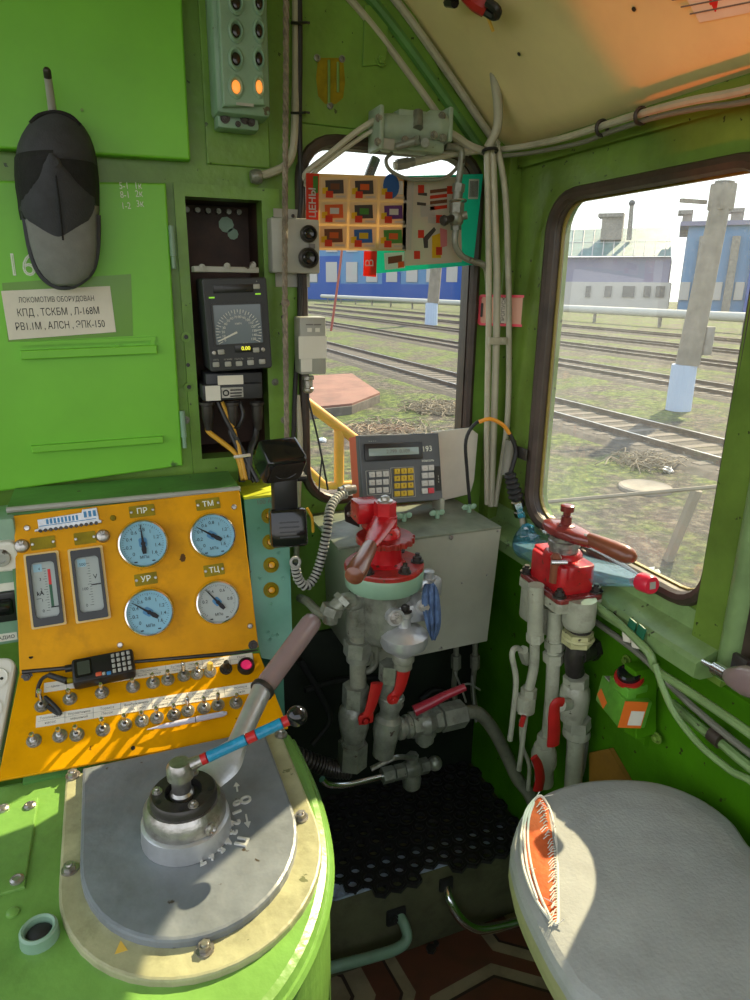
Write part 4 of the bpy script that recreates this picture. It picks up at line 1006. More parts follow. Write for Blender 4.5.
# notice sheet
q = [PY(*p_, DYL - .002) for p_ in ((1, 291), (110, 286), (116, 332), (9, 340))]
t = thing('notice_sheet', 'white printed equipment notice taped on the green door under the cap', 'notice', PY(60, 340, DYL - .002))
g = MB(); g.prism([(p.x, p.z) for p in q], 0, .0012, frame((0, DYL - .001, 0), (1, 0, 0), (0, 0, 1))); obj('sheet', g, M['paper'], t)
g = MB()
for (t_, px, py, s_) in (('ЛОКОМОТИВ ОБОРУДОВАН', 57, 299.5, .0145), ('КПД , ТСКБМ , Л-168М', 59, 312, .0205), ('РВ1.1М , АЛСН , ЭПК-150', 61, 325.5, .0205)):
    p = PY(px, py, DYL - .0023); g.text(t_, frame((p.x, DYL - .0024, p.z), (1, 0, 0), (0, 0, 1)) @ Matrix.Rotation(.03, 4, 'Z'), s_, .0001, bold=0, sx=.70)
obj('lettering', g, M['ink'], t)

# coat rod and cap
ht = PY(47, 71, 1.50); hb = PY(54, 122, 1.555)
t = thing('coat_hook', 'slanted pale rod hook on the upper locker door holding the cap', 'hook', hb)
b = MB(); b.tube([hb + V((.002, .012, -.03)), hb, ht], lambda u: .0085 - .002 * u, 12); obj('rod', b, M['lgrey'], t)
b = MB(); b.tube([ht - (ht - hb) * .12, ht], .0068, 12); b.sphere(ht, .0068, 10); obj('rod_tip', b, M['darkmetal'], t)
# cap: hangs with the crown towards the cab and its brim pointing down
cp = thing('baseball_cap', 'dark grey baseball cap with a pale brim hanging from the rod', 'cap', PY(57, 285, 1.53))
def cap_pts(px, py, y): return PY(px, py, y)
cx_ = 58
def cap_surface(rows, y0, bulge, n=18):
    """rows: (py, left px, right px, depth factor)"""
    vs = []; fs = []
    for (py, xl, xr, k) in rows:
        for i in range(n + 1):
            u = -1 + 2 * i / n
            a = PY(xl + (xr - xl) * (i / n), py, y0)
            vs.append(a + V((0, -bulge * k * math.sqrt(max(0, 1 - u * u)), 0)))
    m = n + 1
    for r in range(len(rows) - 1):
        for i in range(n): fs.append([r * m + i, (r + 1) * m + i, (r + 1) * m + i + 1, r * m + i + 1])
    return vs, fs
rows_back = [(114, 45, 66, .15), (117, 39, 72, .35), (122, 34, 77, .45), (128, 28, 83, .6), (136, 23, 88, .75), (146, 19, 92, .88), (158, 17, 95, .98), (166, 16, 96, 1.0)]
rows_mesh = [(158, 16, 95, .98), (166, 16, 96, 1.0), (176, 16, 97, .99), (188, 17, 98, .95), (200, 19, 98, .88), (210, 20, 98, .8), (220, 22, 97, .7)]
rows_front = [(162, 51, 57, 1.03), (165, 46, 64, 1.06), (172, 37, 74, 1.06), (180, 31, 84, 1.04), (190, 24, 92, 1.0), (200, 21, 97, .95), (210, 20, 98, .88), (222, 25, 96, .78), (232, 33, 88, .70), (240, 42, 80, .64), (246, 52, 70, .60)]
def surf(name, rows, mat, y0, bulge, parent, n=18):
    vs, fs = cap_surface(rows, y0, bulge, n); b = MB(); b.add(vs, fs, 0, True); o = obj(name, b, mat, parent)
    md = o.modifiers.new('solid', 'SOLIDIFY'); md.thickness = .003; md.offset = 1; return o
Y0 = 1.555
surf('back_panel', rows_back, M['capdark'], Y0, .085, cp)
surf('mesh_panel', rows_mesh, M['mesh'], Y0, .085, cp)
surf('front_panel', rows_front, M['capdark'], Y0, .087, cp)
vs, fs = cap_surface([(123, 30, 81, .47), (126, 28, 83, .55), (129, 27, 84, .6)], Y0, .089); b = MB(); b.add(vs, fs, 0, True); o = obj('sweat_band', b, M['capbrim'], cp); o.modifiers.new('s', 'SOLIDIFY').thickness = .002
# brim
rows_brim = [(206, 24, 98, .62), (216, 24, 97, .62), (230, 27, 97, .66), (245, 30, 97, .68), (258, 34, 96, .64), (268, 38, 94, .55), (276, 44, 89, .44), (282, 51, 80, .36), (285, 58, 73, .30)]
surf('brim', rows_brim, M['capbrim'], Y0 - .02, .055, cp)
edge = [PY(x, y, Y0 - .024) for x, y in ((24, 208), (26, 224), (29, 242), (33, 258), (38, 270), (46, 280), (58, 286.5), (72, 286), (84, 279), (92, 270), (96, 256), (97.5, 240), (97.5, 215))]
b = MB(); b.tube(edge, .006, 8, smooth=4); obj('brim_edging', b, M['capdark'], cp)
b = MB(); b.lathe(PY(54, 163, Y0 - .088), (0, -1, .15), [(.012, -.004), (.012, .002), (.008, .006), (0, .007)], 18); obj('top_button', b, M['capdark'], cp)
b = MB(); b.tube([PY(x, y, Y0 - d) for x, y, d in ((55, 168, .0905), (57, 185, .0915), (59, 200, .086), (61, 220, .074), (63, 240, .060))], .0018, 6, smooth=4); obj('centre_seam', b, M['mesh'], cp)
b = MB(); b.tube([PY(x, y, Y0 - .03) for x, y in ((31, 124), (40, 116), (56, 113), (70, 117), (80, 126))], .0055, 6, smooth=4); obj('closure_strap', b, M['mesh'], cp)

# cab signal column
sg = thing('cab_signal', 'teal cab signal column with two rows of lenses, the lowest pair glowing orange', 'signal lamp', PY(242, 112, WY - .07))
YS = WY - .085
a, c = PY(217, 112, YS), PY(267, -40, YS)
b = MB(); b.box(((a.x + c.x) / 2, (YS + WY) / 2, (a.z + c.z) / 2 + .0), (c.x - a.x, WY - YS - .008, c.z - a.z), .010); obj('housing', b, M['mint'], sg)
xm, xr_, xl_ = PY(251, 60, YS).x, c.x, a.x
def face(px, py, side): return PY(px, py, YS - .004)
q = [PY(222, 108, YS), PY(264, 106, YS)]
b = MB(); F_ = frame((0, YS, 0), (1, 0, 0), (0, 0, 1)); b.prism([(q[0].x, q[0].z), (q[1].x, q[1].z), (q[1].x, c.z), (q[0].x, c.z)], 0, .012, F_, bev=.004); obj('front_cover', b, M['mint'], sg)
for i, py in enumerate((3, 31, 59, 87)):
    for px in (236, 259):
        p = PY(px, py, YS - .012); ax = V((-.12, -1, 0)) if px < 245 else V((.25, -1, 0)); e = .75 if px > 245 else 1
        g = MB(); ry = .026; xx = frame(p, (1, 0, 0), (0, 0, 1)) @ Matrix.Scale(.62 * e + .1, 4, (1, 0, 0))
        g.lathe(V((0, 0, 0)), V((0, 0, 1)), [(.021, -.002), (.021, .003), (.016, .006), (.0125, .003), (.011, -.001), (0, -.001)], 22); g.v = [xx @ v for v in g.v]; o = obj('lens_ring', g, M['mint'], sg)
        g = MB(); lit = py == 87; r_ = .012
        g.lathe(V((0, 0, 0)), V((0, 0, 1)), [(r_, 0), (r_ * .8, .004), (0, .006)], 18); g.v = [xx @ v for v in g.v]; l_ = obj('lens', g, M['lampo'] if lit else M['lampd'], o)
        if lit: l_['label'] = 'glowing orange lens'
b = MB(); q0, q1 = PY(218, 127, YS + .03), PY(259, 113, YS + .03); b.box(((q0.x + q1.x) / 2, (YS + .03 + WY) / 2, (q0.z + q1.z) / 2), (q1.x - q0.x, WY - YS - .035, q1.z - q0.z), .006)
for (px, py, r) in ((225, 118, .007), (245, 119, .007), (251, 122, .006), (238, 124, .004)): b.bolt(PY(px, py, YS + .03), (0, -1, 0), r, .005, m=1)
obj('terminal_block', b, [M['mint'], M['darkmetal']], sg)
b = MB(); b.box(PY(245, 104.5, YS - .0125), (.034, .002, .005)); obj('name_strip', b, M['lgrey'], sg)

# speed display in the recess
sd_ = thing('speed_display', 'black speed display unit with a needle scale mounted in the wall recess', 'speedometer', PY(236, 372, 1.56))
YD = 1.535; tl, br = PY(203, 277, YD), PY(271, 369, YD)
cx, cz, w_, h_ = (tl.x + br.x) / 2, (tl.z + br.z) / 2, br.x - tl.x, tl.z - br.z
FD = frame((cx, YD, cz), (1, 0, .035), (-.035, 0, 1))
b = MB(FD); b.prism(rrect(w_, h_, .006, 4), -.10, 0, bev=.003); obj('housing', b, M['anth'], sd_)
b = MB(FD); b.box((-.004, h_ * .385, .001), (w_ * .62, h_ * .085, .003), .001); b.box((.0, h_ * .385, .0025), (w_ * .36, h_ * .055, .002), .0005); obj('cassette_slot', b, M['black'], sd_)
b = MB(FD); b.hole(rrect(w_ * .80, h_ * .46, .003, 3, .0, h_ * .005), rrect(w_ * .74, h_ * .42, .002, 3, .0, h_ * .005), 0, .003, n=12); o = obj('screen_bezel', b, M['black'], sd_)
M['lcd'] = plain('grey_lcd_glass', (.085, .105, .115), .12, emit=(.30, .37, .40), es=.10)
b = MB(FD); b.prism(rrect(w_ * .74, h_ * .42, .002, 3, .0, h_ * .005), .0, .001); sc_ = obj('screen', b, M['lcd'], sd_)
b = MB(FD); oy = -h_ * .09; z0 = .0015
for k in range(31):
    a = math.radians(205 - 230 * k / 30); L = .010 if k % 2 == 0 else .006; r = .050
    q = MB(FD @ Matrix.Translation((0, oy, 0)) @ Matrix.Rotation(a, 4, 'Z')); q.box((r - L / 2, 0, z0), (L, .0012, .0004)); n0 = len(b.v); b.v += q.v; b.f += [[n0 + i for i in f] for f in q.f]; b.mi += q.mi; b.sm += q.sm
for k in range(16):
    a = math.radians(205 - 230 * k / 15); b.text(str(k * 10), Matrix.Translation((.034 * math.cos(a), oy + .034 * math.sin(a), z0)), .0075, .0002)
b.text('км/ч', Matrix.Translation((0, oy + .02, z0)), .007, .0002); obj('scale', b, M['white'], sc_)
b = MB(FD @ Matrix.Translation((-.004, oy + .002, 0)) @ Matrix.Rotation(math.radians(203), 4, 'Z')); b.prism([(0, -.0022), (.046, -.001), (.046, .001), (0, .0022)], .002, .003); obj('needle', b, M['white'], sc_)
M['ylcd'] = plain('yellow_digits', (.6, .6, .02), .4, emit=(.85, .8, .05), es=.8); M['glcd'] = plain('green_status', (.2, .5, .02), .4, emit=(.35, .8, .05), es=.5)
b = MB(FD); b.text('00', Matrix.Translation((.012, oy - .028, z0)), .014, .0003, bold=.0004); obj('speed_digits', b, M['ylcd'], sc_)
b = MB(FD); b.text('0.00', Matrix.Translation((.012, -h_ * .262, .0036)), .0115, .0003, bold=.0004); dd = obj('pressure_digits', b, M['ylcd'], sd_)
b = MB(FD); b.box((.008, -h_ * .262, .0015), (.040, .016, .003), .001); obj('digit_window', b, M['black'], sd_)
for (x, y) in ((-.052, .070), (.048, .075)): b = MB(FD); b.box((x, y - .012, z0), (.012, .003, .0005)); obj('status_mark', b, M['glcd'], sc_)
for k, (px, py) in enumerate(((256.5, 286.5), (221, 352), (256, 350), (216, 364.5), (228, 364), (239, 363.5), (250.5, 362.5), (262, 361.5))):
    p = PY(px, py, YD - .001); g = MB(); l3 = FD.inverted() @ p; g.M = FD; g.box((l3.x, l3.y, .002), (.0145, .011, .005), .002); obj('button', g, M['lgrey'], sd_)
for (px, py) in ((214, 353), (263, 349.5)): g = MB(FD); l3 = FD.inverted() @ PY(px, py, YD); g.lathe(V((l3.x, l3.y, 0)), V((0, 0, 1)), [(.0045, 0), (.0045, .002), (.003, .0025), (.003, .0005), (0, .0005)], 12); obj('light_sensor', g, M['steel'], sd_)
g = MB(FD)
for (px, py, s_) in ((216, 360, 'СЕТЬ'), (228, 359.5, 'РЕЖИМ'), (239, 359, 'ПАРОЛЬ'), (250.5, 358.5, 'ВВОД'), (256.5, 281.5, 'А')):
    l3 = FD.inverted() @ PY(px, py, YD); g.text(s_, Matrix.Translation((l3.x, l3.y, .0005)), .0048, .0002)
obj('button_lettering', g, M['lgrey'], sd_)
# shelf bracket above
b = MB(); a, c = PY(193, 270, 1.56), PY(257, 267, 1.56); b.box(((a.x + c.x) / 2, 1.565, a.z + .002), (c.x - a.x, .05, .012), .002)
for u in (.12, .5, .9): b.bolt(a.lerp(c, u) + V((0, -.022, .004)), (0, -1, 0), .005, .004)
obj('top_bracket', b, M['lgrey'], sd_)
b = MB(); a, c = PY(207, 398, 1.57), PY(262, 372, 1.57); b.box(((a.x + c.x) / 2, 1.61, (a.z + c.z) / 2), (c.x - a.x, .08, c.z - a.z), .003)
a, c = PY(203, 401, 1.555), PY(262, 383, 1.555); b.box(((a.x + c.x) / 2, 1.60, (a.z + c.z) / 2), (c.x - a.x, .09, c.z - a.z), .003); obj('connector_box', b, M['anth'], sd_)
def label_on(mb, x0, y0, x1, y1, Y): a, c = PY(x0, y1, Y), PY(x1, y0, Y); mb.box(((a.x + c.x) / 2, Y, (a.z + c.z) / 2), (abs(c.x - a.x), .0015, abs(c.z - a.z))); return mb
o = obj('paper_sticker', label_on(MB(), 218, 375, 243, 385, 1.552), M['paper'], sd_)
o = obj('blank_sticker', label_on(MB(), 206, 385.5, 220, 401, 1.553), M['white'], sd_)
o = obj('rating_plate', label_on(MB(), 222, 387, 243, 398, 1.553), M['steel'], sd_)
g = MB(); p = PY(226, 393, 1.5518); g.torus(p, (0, -1, 0), .006, .0015, 14, 5)
for k in range(3): g.box(PY(236, 390 + k * 3, 1.5518), (.026, .0006, .003))
obj('plate_marks', g, M['ink'], o)
def cable(name, label, cat, pts, r, mat, group=None, sm=5, n=8):
    b = MB(); b.tube(pts, r, n, smooth=sm); return tag(obj(name, b, mat), label, cat, group)
for px in (207, 232, 257):
    g = MB(); p = PY(px, 402, 1.58); g.lathe(p, (0, 0, -1), [(.017, 0), (.017, .006), (.013, .008), (.013, .035), (.010, .05), (.008, .065), (0, .065)], 18); obj('plug', g, M['darkmetal'], sd_)
def cy(*pts): return [PY(a, b_, y) for a, b_, y in pts]
M['ysleeve'] = plain('yellow_cable_sleeve', (.62, .33, .02), .45)
for i, (pts, r, mt, l) in enumerate((
    (cy((207, 425, 1.585), (209, 432, 1.58), (222, 442, 1.57), (235, 453, 1.56), (240, 465, 1.55), (243, 480, 1.53)), .006, 'ysleeve', 'yellow sleeved cable from the left plug of the speed display'),
    (cy((218, 402, 1.585), (226, 420, 1.575), (236, 438, 1.565), (246, 458, 1.555), (258, 482, 1.53)), .0055, 'black', 'black cable crossing down to the right under the speed display'),
    (cy((222, 402, 1.585), (227, 414, 1.58), (232, 425, 1.575), (238, 445, 1.56), (246, 480, 1.53)), .005, 'ysleeve', 'thin yellow cable beside the middle plug of the speed display'),
    (cy((232, 425, 1.585), (233, 436, 1.575), (240, 452, 1.56), (242, 482, 1.54)), .008, 'black', 'thick black cable hanging from the middle plug'),
    (cy((257, 424, 1.585), (255, 438, 1.575), (250, 452, 1.56), (249, 480, 1.54)), .008, 'black', 'thick black cable hanging from the right plug'),
    (cy((240, 402, 1.585), (243, 415, 1.58), (238, 427, 1.575), (230, 430, 1.57), (236, 446, 1.56), (254, 482, 1.54)), .005, 'black', 'looped thin black cable between the plugs'))):
    cable('cable', l, 'cable', pts, r, M[mt], 'cables under the speed display')
b = MB(); p = PY(242, 456, 1.553); b.tube([PY(234, 457, 1.55), PY(242, 456, 1.545), PY(250, 455, 1.55)], .004, 8, smooth=3); tag(obj('cable_tie', b, M['white']), 'pale tie holding the cable bunch under the speed display', 'cable tie')

# grey push button box
pb = thing('button_box', 'grey steel box with two black push buttons left of the leaflets', 'button box', PY(297, 273, 1.55))
YB = 1.55; a, c = PY(289, 273, YB), PY(320, 219, YB); w0 = PY(273, 273, YB).x
b = MB(); b.box(((w0 + c.x) / 2, (YB + WY) / 2, (a.z + c.z) / 2), (c.x - w0, WY - YB - .008, c.z - a.z), .004); obj('case', b, M['lgrey'], pb)
b = MB(); b.box(((w0 + c.x) / 2, WY - .010, a.z - .012), (.08, .003, .035)); obj('mounting_tab', b, M['lgrey'], pb); b = MB(); b.box(((w0 + c.x) / 2, WY - .010, c.z + .006), (.08, .003, .03)); obj('mounting_tab', b, M['lgrey'], pb)
for (px, py, r) in ((308, 234, .018), (308, 258, .022)):
    p = PY(px, py, YB); g = MB(); g.lathe(p, (0, -1, 0), [(r, 0), (r, .010), (r * .8, .013), (r * .7, .006), (0, .006)], 24); o = obj('button_ring', g, M['darkmetal'], pb)
    g = MB(); g.lathe(p, (0, -1, 0), [(r * .62, .005), (r * .62, .012), (r * .5, .014), (0, .012)], 20); obj('button', g, M['blackgloss'], o)
g = label_on(MB(), 309, 244, 315, 248.5, YB - .001); obj('name_strip', g, M['dimink'], pb)
for (px, py) in ((305, 276), (293, 216)):
    g = MB(); p = PY(px, py, WY - .012); g.screw(p, (0, -1, 0), .004); obj('screw', g, M['darkmetal'], pb)
# pale radio relay box with label
rb = thing('relay_box', 'small pale box with a white sticker hung at the left edge of the front window', 'box', PY(312, 376, 1.53))
YB = 1.53; a, c = PY(301, 375, YB), PY(326, 317, YB); w0 = PY(296, 375, YB).x
b = MB(); b.box(((a.x + c.x) / 2, YB + .028, (a.z + c.z) / 2), (c.x - a.x, .055, c.z - a.z), .004); obj('case', b, M['lgrey'], rb)
obj('wrapped_label', label_on(MB(), 299, 336, 326.5, 359, YB - .001), M['white'], rb)
obj('blank_sticker', label_on(MB(), 301, 359, 312, 372, YB - .0015), M['white'], rb)
for x in (309.5, 317.5): obj('button', label_on(MB(), x - 2.2, 328, x + 2.2, 332, YB - .002), M['white'], rb)
g = MB()
for x in (309.5, 317.5): label_on(g, x - 3.5, 324, x + 3.5, 325.2, YB - .001)
obj('lettering', g, M['dimink'], rb)
g = MB(); p = PY(308, 376, YB + .03); g.lathe(p, (0, 0, -1), [(.014, 0), (.014, .008), (.011, .010), (.011, .026), (.013, .028), (.013, .034), (.008, .04), (0, .04)], 16); o = obj('plug', g, M['steel'], rb)
cable('hanging_cord', 'thin dark cord hanging from the relay box down to the terminal plug', 'cord', cy((308, 393, 1.56), (309, 402, 1.555), (316, 430, 1.55), (322, 458, 1.545), (328, 490, 1.54)), .0025, M['rubber'])
cable('hanging_cord', 'shorter thin cord falling beside the orange handrail', 'cord', cy((322, 458, 1.546), (320, 476, 1.546), (319, 492, 1.55)), .002, M['rubber'])

# braided pull cord, conduits at the left of the front window
def braid(pts, r, name, label):
    P_ = smooth_path(pts, 30); b = MB()
    for s_ in range(3):
        q = []
        for i, p in enumerate(P_):
            a = i * .55 + s_ * 2 * PI / 3; q.append(p + V((math.cos(a) * r * .55, math.sin(a) * r * .55, 0)))
        b.tube(q, r * .62, 6)
    return tag(obj(name, b, M['braid']), label, 'rope')
M['braid'] = paint('grimy_braided_cord', (.24, .20, .15), .8, .4, 60, .4, 200)
braid(cy((286, -30, 1.535), (286, 60, 1.535), (285.5, 140, 1.535), (285, 215, 1.53), (285, 300, 1.53), (286, 380, 1.535), (287, 452, 1.54)), .0058, 'braided_rope', 'grimy braided rope hanging straight down left of the front window')
b = MB(); b.sphere(PY(285.5, 303, 1.53), .010, 12); tag(obj('rope_knot', b, M['braid']), 'knot of the braided rope beside the speed display', 'knot')
cable('conduit', 'grey conduit bending left into a round gland above the recess', 'conduit', cy((296, -30, 1.58), (296, 60, 1.58), (295, 120, 1.575), (293, 150, 1.575), (286, 165, 1.575), (270, 173, 1.575), (258, 176, 1.578)), .0085, M['conduit'], sm=6)
b = MB(); p = PY(257, 176, 1.58); b.lathe(p + V((.012, 0, 0)), (-1, 0, -.1), [(.009, 0), (.014, .004), (.016, .016), (.012, .026), (0, .026)], 16); tag(obj('conduit_gland', b, M['fit']), 'round grey gland where the bent conduit enters the wall', 'gland')
cable('conduit', 'black cable strapped beside the braided rope down to the window', 'cable', cy((299, -30, 1.575), (300, 40, 1.575), (299.5, 110, 1.575), (300, 150, 1.575), (301, 200, 1.572), (298, 240, 1.575), (300, 300, 1.58), (296, 372, 1.585), (294, 420, 1.585), (292, 500, 1.585)), .0058, M['rubber'])
cable('conduit', 'second conduit running beside the black cable to the floor', 'conduit', cy((297, 395, 1.59), (300, 440, 1.585), (298, 500, 1.585), (296, 570, 1.58)), .0075, M['conduit'])
for py in (23, 113):
    b = MB(); b.tube(cy((291, py, 1.572), (299, py, 1.562), (305, py - .5, 1.572)), .0028, 6, smooth=3); b.box(PY(307, py - .5, 1.572), (.012, .003, .004)); tag(obj('cable_tie', b, M['black']), 'black tie round the cable and conduit, %s one' % ('upper' if py < 50 else 'lower'), 'cable tie')
for i, (pts, r, l) in enumerate(((cy((302, 180, 1.575), (309, 170, 1.565), (327, 156, 1.555), (355, 133, 1.545), (380, 117, 1.535)), .0068, 'upper of two pipes rising from the window corner to the wiper motor'),
    (cy((304, 186, 1.575), (313, 174, 1.565), (334, 157, 1.555), (362, 137, 1.55), (384, 124, 1.54)), .005, 'lower of two pipes rising from the window corner to the wiper motor'))):
    cable('pipe', l, 'pipe', pts, r, M['conduit'])
# scars and bracket on the back wall above the window
t = thing('wall_scar', 'bare patch with two drips and three screws above the front window', 'paint scar', PY(331, 105, WY - .006))
b = MB(frame((0, WY - .006, 0), (1, 0, 0), (0, 0, 1))); q = [PY(*p_, WY - .006) for p_ in ((318, 58), (343, 58), (345, 82), (343, 98), (336, 104), (325, 104), (318, 96), (316, 78))]; b.prism([(p.x, p.z) for p in q], 0, .0008); obj('bare_patch', b, M['brass'], t)
for (px, py) in ((317, 58), (342, 59), (330, 106)):
    b = MB(); b.lathe(PY(px, py, WY - .007), (0, -1, 0), [(.007, 0), (.007, .003), (.004, .004), (.003, .001), (0, .001)], 14); obj('screw', b, M['fit'], t)
for (x, y0, y1) in ((329, 60, 103), (338, 62, 92)):
    b = MB(); b.tube(cy((x, y0, WY - .008), (x, y1, WY - .008)), .003, 6); obj('paint_drip', b, M['wall'], t)
t = thing('cover_plate', 'small green cover plate with one bolt high on the back wall', 'plate', PY(375, 66, WY - .006))
q = [PY(*p_, WY - .006) for p_ in ((362, 67), (386, 65), (388, 6), (364, 6))]; b = MB(frame((0, WY - .006, 0), (1, 0, 0), (0, 0, 1))); b.prism([(p.x, p.z) for p in q], 0, .006, bev=.002); obj('plate', b, M['wall'], t)
b = MB(); b.bolt(PY(381, 60, WY - .012), (0, -1, 0), .009, .008); obj('bolt', b, M['wall'], t)

# wiper motor
wm = thing('wiper_motor', 'grey green wiper motor bolted above the front window', 'wiper motor', PY(415, 150, 1.53))
YW = 1.535
a, c = PY(376, 130, YW), PY(446, 127, YW)
b = MB(); b.lathe(a, c - a, [(0, 0), (.020, .001), (.029, .010), (.031, .02), (.031, .125), (.034, .13), (.034, .15), (.028, (c - a).length), (0, (c - a).length + .003)], 24); obj('cylinder', b, M['wiper'], wm)
b = MB(); a2, c2 = PY(383, 146, YW + .005), PY(440, 147, YW + .005); b.box((a2 + c2) / 2, ((c2 - a2).length, .05, .026), .006); b.box(PY(410, 117, YW), (.07, .04, .02), .004); b.box(PY(376, 130, YW), (.012, .07, .085), .004); b.box(PY(445, 127, YW), (.012, .06, .07), .004); obj('cast_body', b, M['wiper'], wm)
b = MB(); b.cyl(PY(418, 112, YW - .02), PY(418, 128, YW - .035), .011, n=14); b.cyl(PY(425, 143, YW - .03), PY(425, 143, YW - .055), .010, n=14); b.hexa(PY(425, 143, YW - .055), PY(425, 143, YW - .062), .009); b.cyl(PY(396, 147, YW - .02), PY(415, 141, YW - .04), .008, n=12); b.hexa(PY(415, 141, YW - .035), PY(420, 140, YW - .042), .010); obj('valve_knob', b, M['fit'], wm)
b = MB(); b.box(PY(388, 144, YW - .024), (.030, .004, .022), .002); obj('name_plate', b, M['lgrey'], wm)
for (px, py) in ((379, 118), (378, 142), (442, 116), (443, 138), (405, 140), (434, 135)):
    b = MB(); b.bolt(PY(px, py, YW - .03), (0, -1, 0), .006, .006); obj('bolt', b, M['fit'], wm)
cable('pipe', 'grey pipe sloping from the wiper motor down to the corner pipes', 'pipe', cy((440, 128, 1.54), (455, 136, 1.54), (470, 146, 1.535), (486, 152, 1.53)), .009, M['conduit'])
cable('hose', 'dark looped hose hanging under the wiper motor across the bright pane', 'hose', cy((392, 153, 1.55), (386, 160, 1.545), (390, 170, 1.54), (405, 178, 1.535), (425, 180, 1.535), (444, 178, 1.535), (455, 170, 1.535), (462, 160, 1.535)), .0042, M['tubegrey'])
cable('pipe', 'straight pipe along the top of the front window with a coupling', 'pipe', cy((394, 166, 1.555), (420, 161, 1.55), (450, 154, 1.545), (480, 150, 1.54)), .0085, M['conduit'])
b = MB(); b.cyl(PY(397, 165, 1.553), PY(408, 163, 1.552), .013, n=6, sm=False); b.cyl(PY(408, 163, 1.552), PY(414, 162, 1.551), .011, n=6, sm=False); tag(obj('pipe_coupling', b, M['fit']), 'hexagonal coupling on the pipe along the window top', 'coupling')
# wiper cock in front of the leaflet
wc = thing('wiper_cock', 'small grey valve on a thin bent pipe in front of the leaflets', 'valve', PY(455, 262, 1.52))
YC = 1.525
b = MB(); b.tube(cy((446, 146, YC), (458, 148, YC), (462, 156, YC), (458, 185, YC)), .0075, 10, smooth=5); obj('pipe', b, M['fit'], wc); b = MB(); b.tube(cy((456, 228, YC), (455, 244, YC), (462, 256, YC), (475, 262, YC), (482, 264, YC), (487, 272, YC + .01), (489, 300, YC + .02)), .0075, 10, smooth=5); obj('pipe', b, M['fit'], wc)
b = MB(); b.cyl(PY(459, 184, YC), PY(458, 192, YC), .0145, n=6, sm=False); b.cyl(PY(458, 192, YC), PY(457, 200, YC), .012, n=14); b.cyl(PY(457, 203, YC), PY(456.5, 213, YC), .017, n=6, sm=False); b.lathe(PY(456.5, 211, YC), (0, 0, -1), [(.014, 0), (.017, .010), (.017, .025), (.012, .032), (0, .032)], 18); b.cyl(PY(456, 222, YC), PY(456, 230, YC), .0125, n=6, sm=False)
b.cyl(PY(456, 217, YC), PY(467, 215, YC - .01), .011, .009, 14); obj('body', b, M['fit'], wc)
b = MB(); b.cyl(PY(456, 217, YC), PY(443, 221, YC - .02), .008, n=12); b.lathe(PY(446, 220, YC - .02), PY(440, 222, YC - .03) - PY(446, 220, YC - .02), [(.009, 0), (.012, .004), (.012, .010), (.008, .014), (0, .014)], 8); obj('cock_handle', b, M['darkmetal'], wc)
b = MB(); b.torus(PY(458, 201, YC), (0, .1, 1), .019, .002, 22, 6); obj('clamp_ring', b, M['steel'], wc)

# leaflets hung as a sun shade
def paperm(name, c, tr=.6):
    m, t_, bs = nodes(name); out = t_.nodes['Material Output']; bs.inputs['Base Color'].default_value = (*c, 1); bs.inputs['Roughness'].default_value = .6
    tl_ = N(t_, 'ShaderNodeBsdfTranslucent'); tl_.inputs[0].default_value = (*c, 1); mx = N(t_, 'ShaderNodeMixShader'); mx.inputs[0].default_value = tr
    t_.links.new(bs.outputs[0], mx.inputs[1]); t_.links.new(tl_.outputs[0], mx.inputs[2]); t_.links.new(mx.outputs[0], out.inputs[0]); return m
P_ = {k: paperm('leaflet_' + k, c) for k, c in dict(cream=(.72, .52, .26), tile=(.78, .62, .38), red=(.75, .06, .02), grey=(.62, .56, .50), pink=(.74, .60, .50), turq=(.02, .55, .38), orange=(.78, .16, .03), black=(.10, .08, .07), yellow=(.80, .55, .02), purple=(.16, .05, .24), blue=(.05, .17, .48), green=(.10, .32, .05), white=(.75, .72, .66), brown=(.25, .09, .04), lpink=(.75, .28, .28)).items()}
YF = 1.562
def leaf_poly(mb, pts, lift, m=0, n=1):
    q = [PY(*p_, YF - lift) for p_ in pts]; mb.prism([(p.x, p.z) for p in q], 0, .0004, frame((0, YF - lift, 0), (1, 0, 0), (0, 0, 1)), m=m); return mb
names = list(P_); mats = [P_[k] for k in names]; ix = {k: i for i, k in enumerate(names)}
l1 = thing('advertising_leaflet', 'orange edged shop leaflet with nine product tiles hung as a sun shade', 'leaflet', PY(357, 250, YF), 'leaflets hung in the front window')
l2 = thing('advertising_leaflet', 'turquoise edged shop leaflet with red tools, hung behind the orange one', 'leaflet', PY(440, 272, YF), 'leaflets hung in the front window')
b = MB(); leaf_poly(b, ((306, 173), (410, 177), (406, 251), (306, 250)), .006); obj('sheet', b, P_['cream'], l1)
b = MB(); leaf_poly(b, ((306, 173), (319, 174), (318, 250), (306, 250)), .0066); obj('red_band', b, P_['red'], l1)
b = MB(); leaf_poly(b, ((313, 176), (318, 176), (318, 193), (313, 193)), .0072); obj('green_tag', b, P_['green'], l1)
b = MB(); p = PY(313, 215, YF - .0076); b.text('НИЕ ЦЕНЫ', frame(p, (0, 0, 1), (-1, 0, 0)), .021, .0002, bold=.0004); obj('band_lettering', b, P_['white'], l1)
tiles = [[('black', 'brown'), ('black', 'orange'), ('white', 'blue')], [('orange', 'white'), ('black', 'green'), ('purple', 'white')], [('brown', 'orange'), ('blue', 'yellow'), ('green', 'orange')]]
def xy(u, v):                                # leaf coordinates: u 0..1 across, v 0..1 down
    return (319 + u * (409 - 319) - v * 1.5, 175 + v * 75 + u * 1.5)
